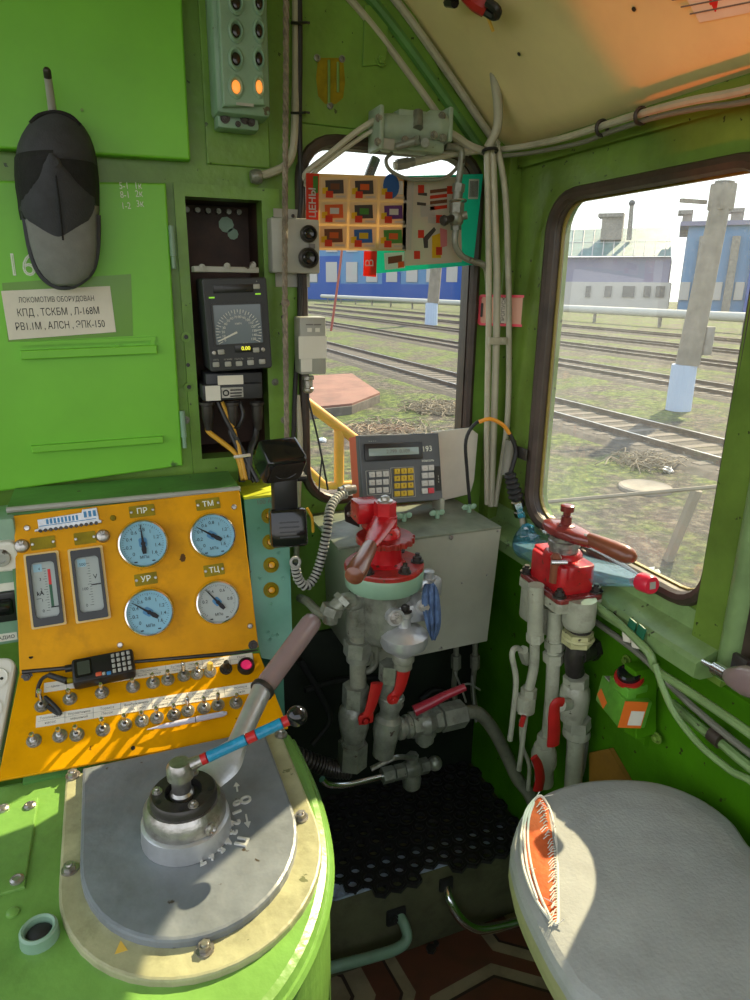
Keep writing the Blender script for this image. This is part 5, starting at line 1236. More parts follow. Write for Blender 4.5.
for r in range(3):
    for c in range(3):
        u0, v0 = .02 + c * .33, .03 + r * .325
        b = MB(); leaf_poly(b, [xy(u0, v0), xy(u0 + .30, v0), xy(u0 + .30, v0 + .29), xy(u0, v0 + .29)], .0068); tl_ = obj('tile', b, P_['tile'], l1)
        k1, k2 = tiles[r][c]
        b = MB(); leaf_poly(b, [xy(u0 + .05, v0 + .04), xy(u0 + .25, v0 + .03), xy(u0 + .26, v0 + .21), xy(u0 + .06, v0 + .22)], .0074, ix[k1])
        if r == 0 and c == 2: b.prism(circ(.020, 14, PY(*xy(u0 + .11, v0 + .11), YF).x, PY(*xy(u0 + .11, v0 + .11), YF).z, .026), 0, .0004, frame((0, YF - .0078, 0), (1, 0, 0), (0, 0, 1)), m=ix[k2])
        leaf_poly(b, [xy(u0 + .11, v0 + .08), xy(u0 + .21, v0 + .08), xy(u0 + .21, v0 + .16), xy(u0 + .11, v0 + .16)], .0080, ix[k2])
        leaf_poly(b, [xy(u0 + .02, v0 + .14), xy(u0 + .08, v0 + .13), xy(u0 + .08, v0 + .22), xy(u0 + .02, v0 + .22)], .0084, ix['yellow']); leaf_poly(b, [xy(u0 + .06, v0 + .18), xy(u0 + .14, v0 + .18), xy(u0 + .14, v0 + .27), xy(u0 + .06, v0 + .27)], .0088, ix['red'])
        leaf_poly(b, [xy(u0 + .17, v0 + .24), xy(u0 + .28, v0 + .24), xy(u0 + .28, v0 + .265), xy(u0 + .17, v0 + .265)], .0082, ix['grey'])
        obj('product_picture', b, mats, tl_)
b = MB(); leaf_poly(b, ((404, 176), (483, 174), (473, 265), (370, 274), (372, 240), (403, 240)), .001); obj('sheet', b, P_['turq'], l2)
b = MB(); leaf_poly(b, ((407, 177), (460, 177), (462, 262), (404, 266)), .0022); obj('page', b, P_['pink'], l2)
b = MB(); leaf_poly(b, ((384, 253), (404, 252), (405, 268), (385, 270)), .0022); obj('page_corner', b, P_['white'], l2)
b = MB(); leaf_poly(b, ((404, 178), (414, 178), (411, 250), (402, 250)), .0068); obj('grey_strip', b, P_['grey'], l2)
b = MB(); leaf_poly(b, ((364, 251), (377, 251), (376, 277), (363, 276)), .003); obj('red_tag', b, P_['red'], l2)
b = MB(); p = PY(370, 263, YF - .0042); b.text('В', frame(p, (0, 0, 1), (-1, 0, 0)), .028, .0003); obj('tag_letter', b, P_['white'], l2)
b = MB()
for k in range(4): leaf_poly(b, [(430, 190 + k * 5.6), (447, 188 + k * 5.6), (447, 191.5 + k * 5.6), (430, 193.5 + k * 5.6)], .003, ix['red' if k % 2 else 'brown'])
for (x, y) in ((422, 194), (421, 204)): leaf_poly(b, [(x - 4, y - 2), (x + 5, y - 1), (x + 5, y + 2), (x - 4, y + 1)], .003, ix['black'])
leaf_poly(b, ((423, 238), (434, 227), (436, 230), (428, 240), (428, 248), (424, 248)), .003, ix['black']); leaf_poly(b, ((432, 236), (440, 233), (441, 258), (432, 258)), .0034, ix['yellow']); leaf_poly(b, ((440, 228), (447, 230), (447, 246), (440, 248)), .003, ix['lpink'])
leaf_poly(b, ((428, 216), (450, 219), (449, 225), (428, 223)), .003, ix['grey']); leaf_poly(b, ((420, 206), (434, 204), (435, 216), (421, 217)), .003, ix['grey'])
leaf_poly(b, ((388, 257), (402, 255), (402, 262), (388, 264)), .003, ix['brown']); leaf_poly(b, ((398, 262), (404, 261), (404, 267), (398, 268)), .0034, ix['orange'])
for (x, y) in ((421, 189), (439, 219), (421, 234), (439, 251), (417, 255), (450, 190)): leaf_poly(b, [(x - 3, y - 4), (x + 3, y - 4), (x + 3, y + 4), (x - 3, y + 4)], .0038, ix['red'])
obj('product_pictures', b, mats, l2)
b = MB(); leaf_poly(b, ((469, 179), (479, 179), (478, 199), (468, 199)), .0024); o = obj('barcode_field', b, P_['white'], l2)
b = MB()
for k in range(7): leaf_poly(b, [(470 + k * 1.2, 181), (470.6 + k * 1.2, 181), (470.2 + k * 1.2, 197), (469.6 + k * 1.2, 197)], .0030, ix['black'])
obj('barcode_bars', b, mats, o)
b = MB(); b.tube([PY(376, 158, 1.70), PY(370, 173, 1.70), PY(361, 200, 1.70)], .012, 6); tag(obj('windscreen_wiper', b, M['darkmetal']), 'dark wiper arm outside behind the leaflets', 'wiper')

# telephone style handset at the right of the recess
YH = 1.30
hs = thing('radio_handset', 'black radio handset hung in its cradle in front of the left window edge', 'handset', PY(285, 540, YH))
ue = PY(280, 462, YH); le = PY(288, 527, YH)
Rz = Matrix.Rotation(math.radians(28), 3, 'X') @ Matrix.Rotation(math.radians(-18), 3, 'Z')
Ru = Matrix.Rotation(math.radians(12), 3, 'Z') @ Matrix.Rotation(math.radians(35), 3, 'X')
b = MB(); b.box(ue + V((0, 0, .004)), (.086, .068, .066), .010, R=Ru, seg=3); obj('earpiece', b, M['blackgloss'], hs)
nrm = Ru @ V((0, -1, 0)); fx_ = frame(ue + V((0, 0, .004)) + Ru @ V((0, 0, -.0312)), Ru @ V((1, 0, 0)), Ru @ V((0, -1, 0)))
b = MB(frame(ue + V((0, 0, .004)) + Ru @ V((0, -.0342, 0)), Ru @ V((1, 0, 0)), Ru @ V((0, 0, 1)))); b.prism(rrect(.070, .050, .008), 0, .0012); o = obj('speaker_plate', b, M['gasketd'] if 'gasketd' in M else M['darkmetal'], hs)
b = MB(b.M)
for (x, y) in ((-.008, .002), (0, .002), (.008, .002), (-.004, -.006), (.004, -.006)): b.cyl((x, y, .0012), (x, y, .0018), .0022, n=8)
b.tube([(-.022, -.006, .0015), (-.012, -.014, .0015), (0, -.017, .0015), (.012, -.014, .0015), (.022, -.006, .0015)], .0012, 5, smooth=3); obj('speaker_slots', b, M['black'], o)
b = MB(); h0, h1 = ue + V((.004, .006, -.02)), le + V((.002, .012, .01)); d = (h0 - h1); b.box((h0 + h1) / 2, (.052, .030, d.length), .008, R=frame((0, 0, 0), V((1, 0, 0)), d.cross(V((1, 0, 0)))).to_3x3() @ Matrix.Rotation(-PI / 2, 3, 'X') @ Matrix.Rotation(PI / 2, 3, 'X') if False else Matrix.Rotation(0.0, 3, 'X')); obj('grip', b, M['black'], hs)
b = MB(); b.box(le, (.075, .057, .079), .008, R=Matrix.Rotation(math.radians(-8), 3, 'Z') @ Matrix.Rotation(math.radians(-14), 3, 'X')); obj('mouthpiece', b, M['blackgloss'], hs)
b = MB(); Fm = frame(le, Matrix.Rotation(math.radians(-8), 3, 'Z') @ V((1, 0, 0)), Matrix.Rotation(math.radians(-8), 3, 'Z') @ Matrix.Rotation(math.radians(-14), 3, 'X') @ V((0, 0, 1))); b.M = Fm
for k in range(4): b.box((0, -.018 + k * .010,   .0287), (.040, .003, .001))
obj('mouthpiece_slots', b, M['anth'], hs)
b = MB(); b.cyl(le + V((0, -.012, .036)), le + V((0, -.014, .040)), .005, n=10); obj('rivet', b, M['steel'], hs)
t = thing('handset_hook', 'black wall hook holding the radio handset', 'hook', PY(299, 480, 1.58))
b = MB(); b.tube([PY(300, 478, 1.345), PY(302, 474, 1.40), PY(300, 474, 1.50), PY(299, 474, 1.592)], .006, 8, smooth=4); b.box(PY(299, 474, 1.592), (.03, .008, .04), .002); b.cyl(PY(294, 478, 1.345), PY(306, 478, 1.345), .007, n=10); obj('bracket', b, M['rubber'], t)
b = MB(); b.tube(cy((307, 508, 1.42), (312, 518, 1.42), (313, 532, 1.425)), .0035, 6, smooth=3); tag(obj('cable', b, M['ysleeve']), 'short yellow cable at the right of the radio handset', 'cable')
# ================================================================== HEATER BOX, TERMINAL
YH_ = 1.34
tr_, br_ = PY(501, 527, YH_), PY(487, 641, YH_); BZ = tr_.z
hx = thing('heater_box', 'grey steel heater box under the keypad terminal in the corner', 'box', V((.68, 1.46, .79)))
tl_, bl_ = PY(338, 549, YH_), PY(345, 669, YH_)
xl = .48
b = MB(frame((0, YH_, 0), (1, 0, 0), (0, 0, 1))); b.prism([(xl, BZ - .004), (tr_.x, BZ - .004), (br_.x, br_.z), (xl + .01, br_.z - .005)], -.245, 0); obj('case', b, M['box'], hx)
b = MB(); b.box(((xl + tr_.x) / 2 - .02, YH_ + .122, BZ - .001), (tr_.x - xl + .04, .248, .006), .001); obj('lid', b, M['boxtop'], hx)
for (px, py) in ((437, 518), (469, 512), (404, 521)):
    p = PZ(px, py, BZ + .003); g = MB(); g.cyl(p, p + V((0, 0, .010)), .006, n=12)
    for s_ in (-1, 1): g.sphere(p + V((s_ * .012, 0, .014)), .010, 10, sc=(1, .35, .8))
    g.cyl(p + V((0, 0, .008)), p + V((0, 0, .02)), .0045, n=10); obj('wing_nut', g, M['mint'], hx)
for (px, py, r) in ((451, 537, .006), (498, 531, .0035), (462, 583, .003), (441, 648, .004), (487, 575, .003)):
    g = MB(); g.screw(PY(px, py, YH_), (0, -1, 0), r); obj('screw', g, M['steel'], hx)
# pale board standing behind the terminal
q = [PY(*p_, 1.575) for p_ in ((432, 432), (470, 428), (478, 434), (474, 480), (470, 494), (436, 502))]
b = MB(); b.prism([(p.x, p.z) for p in q], 0, .006, frame((0, 1.580, 0), (1, 0, 0), (0, 0, 1)), bev=.001); tag(obj('pale_board', b, M['paper']), 'pale worn board leaning on the window behind the keypad terminal', 'board')
# terminal
kt = thing('keypad_terminal', 'grey keypad terminal with an orange red side and a narrow display on the heater box', 'terminal', PZ(405, 505, BZ + .002))
bl = PY(364, 506, 1.47); brr = PY(443, 500, 1.482); ux = (brr - bl).normalized(); uy = V((0, .30, 1)); uz = ux.cross(uy).normalized()
def ft(px, py, h=0): return on(px, py, bl + uz * h, uz)
FT = frame(bl, ux, uy)
q = [loc2(FT, ft(*p_)) for p_ in ((358.5, 437.5), (440.5, 430.5), (443, 499.5), (366, 505.5))]
wt, hh = q[1][0] - q[0][0], q[0][1] - q[3][1]
X0, X1, Y0_, Y1_ = min(q[0][0], q[3][0]), q[2][0], q[3][1], (q[0][1] + q[1][1]) / 2
b = MB(FT); b.prism([(X0, Y0_), (X1, Y0_), (X1, Y1_), (X0, Y1_)], -.018, 0, bev=.003); obj('front_panel', b, M['grey'], kt)
b = MB(FT); b.prism([(X0 + .001, Y0_), (X1 - .001, Y0_), (X1 - .001, Y1_ - .001), (X0 + .001, Y1_ - .001)], -.062, -.0185, bev=.002); o = obj('case', b, M['orangeside'], kt); o['label'] = 'orange red rear case'
def kbox(x0, y0, x1, y1, h, name, mat, par, bev=.001, base=0):
    a, c = loc2(FT, ft(x0, y1)), loc2(FT, ft(x1, y0)); g = MB(FT); g.box(((a[0] + c[0]) / 2, (a[1] + c[1]) / 2, base + h / 2), (abs(c[0] - a[0]), abs(c[1] - a[1]), h), bev); return obj(name, g, mat, par)
fr_ = kbox(364.5, 442, 421, 461.5, .006, 'display_frame', M['black'], kt, .002)
M['lcdg'] = plain('green_grey_lcd', (.20, .25, .22), .15, emit=(.35, .45, .42), es=.12)
dp = kbox(368, 447, 417.5, 456.5, .0066, 'display', M['lcdg'], fr_)
c_ = loc2(FT, ft(397, 451.5)); g = MB(FT); g.text('2.799  0.109', Matrix.Translation((c_[0], c_[1], .0068)), .013, .0002); obj('display_digits', g, M['dimink'], dp)
M['keyw'] = plain('white_keycap', (.55, .54, .50), .4); M['keyy'] = plain('yellow_keycap', (.60, .40, .02), .4); M['keyr'] = plain('red_keycap', (.60, .04, .06), .4)
for (x0, y0, x1, y1) in ((367, 469.5, 389.2, 495.5), (392.2, 466.5, 413.8, 498.5)):
    a, c = loc2(FT, ft(x0, y1)), loc2(FT, ft(x1, y0)); g = MB(FT); w_, h_ = c[0] - a[0], c[1] - a[1]; cx_, cy_ = (a[0] + c[0]) / 2, (a[1] + c[1]) / 2
    g.hole(rrect(w_, h_, .002, 3, cx_, cy_), rrect(w_ - .003, h_ - .003, .0015, 3, cx_, cy_), 0, .0008, n=12); obj('keypad_outline', g, M['lgrey'], kt)
def key(px, py, mat, s_, w=5.2, h_=5.8):
    o = kbox(px - w / 2, py - h_ / 2, px + w / 2, py + h_ / 2, .0055, 'key', mat, kt, .0012, .001)
    c_ = loc2(FT, ft(px, py)); g = MB(FT); g.text(s_, Matrix.Translation((c_[0], c_[1], .0067)), .0085, .0002); obj('key_mark', g, M['ink'], o)
for j, py in enumerate((474.7, 482.7, 490.7)):
    for i, px in enumerate((371.3, 378.2, 385)): key(px, py - i * .4, M['keyw'], '–')
for j, py in enumerate((471.5, 478.6, 486, 493.8)):
    for i, px in enumerate((396.4, 403, 409.7)): key(px, py - i * .4, M['keyy'], '123456789.0-'[j * 3 + i])
for j, py in enumerate((468.2, 475.6, 483.3, 491)):
    for i, px in enumerate((424, 430.3)): key(px, py - i * .4, M['keyr'] if (i, j) == (1, 3) else M['keyw'], '–')
kbox(435.5, 466, 440, 491, .0015, 'side_strip', M['black'], kt, 0)
g = MB(FT); c_ = loc2(FT, ft(427, 449)); g.text('193', Matrix.Translation((c_[0], c_[1], .0004)) @ Matrix.Rotation(.04, 4, 'Z'), .020, .0003, bold=.0001)
c_ = loc2(FT, ft(428, 460.5)); g.text('консоль', Matrix.Translation((c_[0], c_[1], .0004)), .009, .0003)
c_ = loc2(FT, ft(372.5, 441)); g.text('– – – –', Matrix.Translation((c_[0], c_[1], .0004)), .0075, .0003)
c_ = loc2(FT, ft(438, 479)); g.text('– – –', Matrix.Translation((c_[0], c_[1], .0017)) @ Matrix.Rotation(PI / 2, 4, 'Z'), .009, .0003); obj('case_lettering', g, M['chalk'], kt)
for px, py in ((441, 500), (372, 506)):
    p = PY(px, py, 1.485); o = obj('foot_bracket', MB().box(V((p.x, 1.50, (p.z + BZ) / 2 + .006)), (.012, .05, p.z - BZ), .002), M['box'], kt)
# plug and ringed flexible hose to the left
pl = thing('terminal_plug', 'steel plug with a black and white ringed flexible hose curving down left of the terminal', 'plug', PY(345, 492, 1.46))
b = MB(); a_, c_ = PY(355, 489, 1.46), PY(336, 491.5, 1.455); d = (c_ - a_)
b.lathe(a_, d, [(0, 0), (.011, 0), (.011, .012), (.013, .013), (.013, .03), (.010, .032), (.0095, .042), (0, .042)], 16); obj('plug_body', b, M['steel'], pl)
hp = smooth_path(cy((346, 494, 1.452), (338, 497, 1.44), (330, 509, 1.41), (327, 530, 1.38), (322, 555, 1.37), (315, 576, 1.36), (306, 586, 1.35), (298, 578, 1.35), (295, 564, 1.35)), 14)
b = MB(); b.tube(hp, .0085, 10); hz = obj('hose', b, M['rubber'], pl)
L_ = [0]
for a_, c_ in zip(hp, hp[1:]): L_.append(L_[-1] + (c_ - a_).length)
b = MB(); s_ = .004; i = 0
while s_ < L_[-1] - .004:
    while L_[i + 1] < s_: i += 1
    t_ = (s_ - L_[i]) / (L_[i + 1] - L_[i]); p = hp[i].lerp(hp[i + 1], t_); ax = (hp[i + 1] - hp[i])
    b.lathe(p, ax, [(.0085, -.0028), (.0112, -.0018), (.0112, .0018), (.0085, .0028)], 12); s_ += .0088
o = obj('hose_rings', b, M['lgrey'], pl); o['label'] = 'pale rings'; o['kind'] = 'stuff'
b = MB(); b.torus(hp[-1] + V((0, -.004, .006)), (0, -1, .2), .010, .0035, 18, 8); obj('ring_end', b, M['lgrey'], pl)
# brown steel bracket and mauve plate beside it
t = thing('hose_bracket', 'brown angle bracket on the heater box left of the red valve block', 'bracket', PZ(352, 523, BZ + .003))
b = MB(); q = [PY(*p_, 1.36) for p_ in ((345, 521), (359, 527), (359, 503), (352, 498), (344, 508))]; b.prism([(p.x, p.z) for p in q], 0, .003, frame((0, 1.36, 0), (1, 0, 0), (0, 0, 1))); obj('bracket_plate', b, M['darkmetal'], t)
b = MB(); b.bolt(PY(349, 514, 1.357), (0, -1, 0), .004, .004); obj('bolt', b, M['steel'], t)

# ================================================================== DRIVER'S BRAKE VALVE
YV = 1.235; ac = PY(384, 570, YV); SC_ = (PY(394, 570, YV) - ac).length / 10
def zz(py): return PY(384, py, YV).z
AX = V((ac.x, YV, 0)); UP = V((0, 0, 1))
M['redworn'] = paint('worn_dark_red_flange', (.30, .018, .014), .3, .4, 16, .25, 60, stain=.7, stain_c=(.13, .035, .02), chips=.22, chip_c=(.12, .05, .03), cscale=50)
bv = thing('brake_valve', 'large red topped brake valve with a brown handle and a mint ring', 'brake valve', AX + V((0, 0, zz(650))))
def at(px, py, y=YV): return PY(px, py, y)
R1 = 36.5 * SC_
# body casting
b = MB(); z0 = zz(638); z1 = zz(581)
b.lathe(AX, UP, [(0, z0), (.040, z0), (.052, z0 + .012), (.056, z0 + .03), (.058, z1 - .02), (.066, z1), (0, z1)], 32)
b.lathe(at(357, 612) * 1, UP, [(0, -.05), (.024, -.05), (.026, 0), (.026, .03), (.018, .05), (0, .05)], 20)
b.cyl(at(368, 600), at(347, 604, YV - .02), .019, .017, 16); obj('body', b, M['fit'], bv)
# mint ring
b = MB(); za, zb = zz(584), zz(567); b.lathe(AX, UP, [(0, za), (R1 * .93, za), (R1 * .97, za + .004), (R1 * 1.0, zb - .004), (R1 * .98, zb), (0, zb)], 40); obj('mint_ring', b, M['mint'], bv)
# red flange: rounded octagon
b = MB(); zc = zb + .012; b.prism([(AX.x + R1 * .97 * math.cos(a) * (1.0 + .035 * abs(math.cos(2 * a))), YV + R1 * .97 * math.sin(a) * (1.0 + .035 * abs(math.cos(2 * a)))) for a in [PI * i / 24 for i in range(48)]], zb, zc, bev=.004); obj('flange', b, M['redworn'], bv)
for k, a in enumerate((-20, -75, -140, 100, 40)):
    p = AX + V((R1 * .82 * math.cos(math.radians(a)), R1 * .82 * math.sin(math.radians(a)), zc)); g = MB(); g.bolt(p, UP, .0095, .012); g.cyl(p, p + V((0, 0, .02)), .005, n=10); obj('flange_nut', g, M['darkmetal'], bv)
b = MB(); ze = zc + .048; b.lathe(AX, UP, [(.047, zc), (.038, zc + .006), (.036, ze - .004), (.038, ze), (0, ze)], 28); obj('neck', b, M['red'], bv)
# toothed sector disc
b = MB(); pts = []
for k in range(120):
    a = 2 * PI * k / 120; r = .060
    dg_ = math.degrees(a)
    if 190 < dg_ < 350: r = .060 + (.004 if (k % 6) < 3 else 0)
    pts.append((AX.x + r * math.cos(a), YV + r * math.sin(a)))
b.prism(pts, ze, ze + .012, bev=.002); obj('notched_disc', b, M['redworn'], bv)
zf = ze + .012
b = MB(); b.lathe(AX, UP, [(.034, zf), (.033, zf + .012), (.026, zf + .020), (.026, zf + .042), (.022, zf + .044), (0, zf + .044)], 24); b.cyl(AX + UP * (zf + .042), AX + UP * (zf + .074), .0235, n=6, sm=False); obj('hub', b, M['red'], bv)
b = MB(); b.lathe(AX + UP * (zf + .074), UP, [(.016, 0), (.016, .003), (.010, .004), (.009, .010), (.004, .013), (0, .013)], 16); obj('hub_bolt', b, M['steel'], bv)
zt = zf + .036
tip = PZ(353, 578, zt - .03); a0 = AX + UP * zt; hd = (tip - a0); hl = hd.length; hd.normalize()
side = UP.cross(hd).normalized(); upn = hd.cross(side)
b = MB(); n0 = []
secs = [(0, .026, .015), (.03, .025, .013), (hl * .38, .018, .010), (hl * .52, .013, .010), (hl * .60, .012, .011)]
vs_ = []
for (u, w_, h_) in secs:
    for k in range(14): a = 2 * PI * k / 14; vs_.append(a0 + hd * u + side * (w_ * math.cos(a)) + upn * (h_ * math.sin(a)))
b.add(vs_, [[i * 14 + k, i * 14 + (k + 1) % 14, (i + 1) * 14 + (k + 1) % 14, (i + 1) * 14 + k] for i in range(len(secs) - 1) for k in range(14)], 0, True); obj('handle_arm', b, M['red'], bv)
b = MB(); b.lathe(a0 + hd * hl * .50, hd, [(0, 0), (.0135, 0), (.015, .01), (.0175, hl * .28), (.0195, hl * .40), (.0175, hl * .47), (.008, hl * .495), (0, hl * .50)], 20); o = obj('wooden_handle', b, M['redwood'], bv); o['label'] = 'brown wooden handle'
# red lock block behind
b = MB(); p = PY(366, 510, 1.29); b.box(p, (.055, .055, .046), .006); b.box(p + V((.02, .0, -.03)), (.05, .04, .03), .004)
obj('lock_block', b, M['red'], bv)
# reducer at the right front
rc = at(404, 630, YV - .055)
b = MB(); b.lathe(rc, UP, [(0, -.056), (.022, -.056), (.026, -.048), (.030, -.040), (.047, -.036), (.052, -.024), (.051, -.008), (.038, .004), (.020, .010), (0, .012)], 32); obj('reducer_dome', b, M['alu'], bv)
b = MB(); b.lathe(rc, UP, [(.015, 0), (.014, .03), (.018, .034), (.018, .044), (0, .044)], 20)
for (px, py) in ((396, 618), (424, 606)):
    q_ = at(px, py, YV - .07); b.cyl(q_ + V((0, .03, 0)), q_, .019, n=18)
b.box((at(410, 612, YV - .045)), (.085, .03, .045), .010); obj('reducer_cover', b, M['alu'], bv)
for (px, py) in ((396, 618), (424, 606)):
    q_ = at(px, py, YV - .07); g = MB(); g.bolt(q_, (-.1, -1, .15), .009, .012); obj('cover_bolt', g, M['steel'], bv)
g = MB(); g.bolt(rc + V((0, 0, .044)), UP, .011, .012); obj('cover_bolt', g, M['darkmetal'], bv)
b = MB(); b.lathe(rc + V((0, 0, -.056)), -UP, [(.021, 0), (.024, .006), (.024, .016), (.020, .02), (.020, .034), (0, .034)], 20); obj('reducer_collar', b, M['pipe'], bv)
# right side stub
b = MB(); p0, p1 = at(408, 592, YV), at(428, 582, YV + .03); b.cyl(p0, p1, .014, n=14); b.cyl(p1 + V((0, 0, -.02)), p1 + V((0, 0, .012)), .020, n=6, sm=False); b.lathe(p1 + V((0, 0, .012)), UP, [(.014, 0), (.014, .015), (.009, .018), (0, .018)], 14); b.box(at(434, 586, YV + .03), (.03, .03, .045), .008); obj('side_valve', b, M['alu'], bv)
# elbow union left
b = MB(); p0, p1, p2 = at(352, 600, YV - .02), at(343, 601, YV - .025), at(332, 612, YV - .03); b.tube([p0, p1, p2, at(330, 622, YV - .03)], .016, 14, smooth=5); b.cyl(at(345, 599, YV - .025), at(341, 603, YV - .026), .022, n=6, sm=False); b.cyl(at(333, 606, YV - .03), at(330, 614, YV - .03), .023, n=6, sm=False); obj('elbow_union', b, M['fit'], bv)
cable('pipe', 'grey pipe running left from the elbow of the large brake valve', 'pipe', cy((330, 618, 1.205), (318, 612, 1.26), (308, 602, 1.34), (300, 598, 1.42)), .010, M['pipe'])
# rag
b = MB(); rg = random.Random(5); rows = []
for j, (py, xl_, xr2, d_) in enumerate(((583, 424, 436, .0), (592, 422, 438, -.012), (606, 423, 439, -.018), (622, 426, 440, -.014), (634, 428, 438, -.010), (640, 430, 436, -.006))):
    for i in range(9): u = i / 8; rows.append(at(xl_ + (xr2 - xl_) * u, py + rg.uniform(-1.5, 1.5), YV - .060 + d_ + .010 * math.sin(i * 2.2 + j)))
b.add(rows, [[j * 9 + i, j * 9 + i + 1, (j + 1) * 9 + i + 1, (j + 1) * 9 + i] for j in range(5) for i in range(8)], 0, True); o = tag(obj('rag', b, M['denim']), 'blue rag hanging behind the reducer dome of the large brake valve', 'rag'); o.modifiers.new('s', 'SOLIDIFY').thickness = .006; sb = o.modifiers.new('b', 'SUBSURF'); sb.levels = 1; sb.render_levels = 1

# ---- ball valves and pipes under it
def hexn(b, p0, p1, r): b.cyl(p0, p1, r, n=6, sm=False)
def vseg(b, px, pys, r, Y, m=0): b.cyl(PY(px, pys[0], Y), PY(px, pys[1], Y), r, n=18, m=m)
lv = thing('ball_valve', 'left vertical ball valve with a raised red lever under the large brake valve', 'ball valve', PY(353, 766, YV), 'ball valves under the large brake valve')
b = MB(); vseg(b, 358, (628, 700), .0185, YV); obj('riser_pipe', b, M['pipe'], lv)
b = MB(); hexn(b, PY(358, 640, YV), PY(357, 654, YV), .031); b.cyl(PY(358, 654, YV), PY(358, 660, YV), .026); obj('union_nut', b, M['fit'], lv)
b = MB(); hexn(b, PY(356, 685, YV), PY(355, 704, YV), .030); b.lathe(PY(354, 716, YV), UP, [(0, -.06), (.026, -.06), (.033, -.03), (.036, 0), (.033, .02), (.024, .03), (0, .03)], 22); b.cyl(PY(353, 735, YV), PY(353, 744, YV), .026); obj('valve_body', b, M['fit'], lv)
b = MB(); hexn(b, PY(353, 742, YV), PY(352, 765, YV), .034); b.cyl(PY(353, 738, YV), PY(353, 742, YV), .028); obj('lower_nut', b, M['fit'], lv)
def redlever(par, pts, Y, w=.013):
    q = [PY(a, b_, Y) for a, b_ in pts]; g = MB(); d = (q[-1] - q[1]).normalized(); g.tube(q, lambda t_: w * (.75 + .35 * min(1, t_ * 1.3)), 10, smooth=4)
    c = sum(q, V((0, 0, 0))) / len(q); g.v = [V((v.x, c.y + (v.y - c.y) * .45, v.z)) for v in g.v]; o = obj('lever', g, M['redlever'], par); o['label'] = 'red vinyl lever'
b = MB(); b.bolt(PY(364, 718, YV - .035), (0, -1, 0), .010, .012); b.box(PY(366, 719, YV - .045), (.034, .004, .024), .003); obj('lever_nut', b, M['redlever'], lv)
redlever(lv, ((366, 716), (370, 709), (375, 692), (377, 683)), YV - .045)
# small parallel pipe
b = MB(); b.cyl(PY(376, 630, 1.255), PY(376, 650, 1.255), .013); hexn(b, PY(375, 640, 1.255), PY(375, 648, 1.255), .017); b.tube(cy((376, 648, 1.255), (376, 662, 1.255), (370, 670, 1.255), (364, 672, 1.255)), .0075, 8, smooth=4); tag(obj('pipe', b, M['pipe']), 'thin bent pipe between the two risers under the large brake valve', 'pipe')
cv = thing('ball_valve', 'middle slanted ball valve with a red lever pointing up under the reducer dome', 'ball valve', PY(384, 755, YV), 'ball valves under the large brake valve')
YM = YV - .03
b = MB(); hexn(b, PY(391, 663, YM), PY(390, 680, YM), .026); b.cyl(PY(392, 670, YM), PY(389, 700, YM), .021); obj('upper_nut', b, M['fit'], cv)
b = MB(); p0, p1 = PY(392, 695, YM), PY(383, 755, YM); d = (p1 - p0); b.lathe(p0, d, [(0, 0), (.027, 0), (.029, .02), (.022, .035), (.022, .05), (.031, .06), (.032, .09), (.026, .12), (.024, d.length), (0, d.length)], 22); b.torus(PY(392, 697, YM), d, .022, .007, 20, 8); obj('valve_body', b, M['fit'], cv)
redlever(cv, ((393, 697), (399, 690), (403, 675), (404, 666)), YM - .03, .014)
b = MB(); b.bolt(PY(393, 698, YM - .03), (0, -1, 0), .010, .010); obj('lever_nut', b, M['redlever'], cv)
rvv = thing('ball_valve', 'horizontal ball valve with a dark red lever lying along its top right of the risers', 'ball valve', PY(428, 742, YM), 'ball valves under the large brake valve')
p0, p1 = PY(396, 729, YM), PY(463, 713, YM + .01); d = p1 - p0; dl = d.length; d.normalize()
b = MB(); b.lathe(p0, d, [(0, 0), (.018, 0), (.026, .004), (.026, .014), (.020, .016), (.020, .022), (.027, .024), (.027, .034), (.02, .036)], 20); obj('threaded_end', b, M['fit'], rvv)
b = MB(); hexn(b, p0 + d * .036, p0 + d * .058, .030); b.lathe(p0, d, [(0, .05), (.026, .055), (.033, .075), (.026, .095), (0, .098)], 22); hexn(b, p0 + d * .094, p0 + d * .112, .030); hexn(b, p0 + d * .116, p0 + d * (dl - .002), .033); q_ = p0 + d * .075; b.lathe(q_, (0, 0, -1), [(.024, 0), (.027, .03), (.022, .04), (.022, .05), (.012, .052), (.012, .062), (0, .062)], 18); b.cyl(q_, q_ + V((0, 0, .045)), .014); obj('valve_body', b, M['fit'], rvv)
M['darkred'] = paint('dark_red_lever', (.26, .015, .03), .3, .2, 20, .1)
a_, c_ = q_ + V((-.035, -.012, .046)), PY(465, 687, YM - .02); g = MB(); g.tube([a_, a_.lerp(c_, .35), a_.lerp(c_, .6) + V((0, 0, .002)), c_], lambda t_: .013 - .004 * t_, 10, smooth=4); g.v = [V((v.x, v.y, v.z)) for v in g.v]; o = obj('lever', g, M['darkred'], rvv); o['label'] = 'dark red lever'
cable('hose', 'thick grey hose curving from the horizontal valve to the floor behind the seat', 'hose', [p1 + V((.002, 0, 0)), PY(478, 713, 1.23), PY(492, 728, 1.24), PY(505, 752, 1.24), PY(517, 778, 1.22), PY(532, 800, 1.2), PY(548, 850, 1.17)], .0165, M['pipe'], n=12)
lw = thing('drain_cock', 'low drain cock with a bare steel lever and a bright bent tube near the mat', 'valve', PZ(412, 790, .26))
YD2 = 1.27
p0, p1 = PY(382, 776, YD2), PY(444, 761, YD2); d = (p1 - p0); dl = d.length; d.normalize()
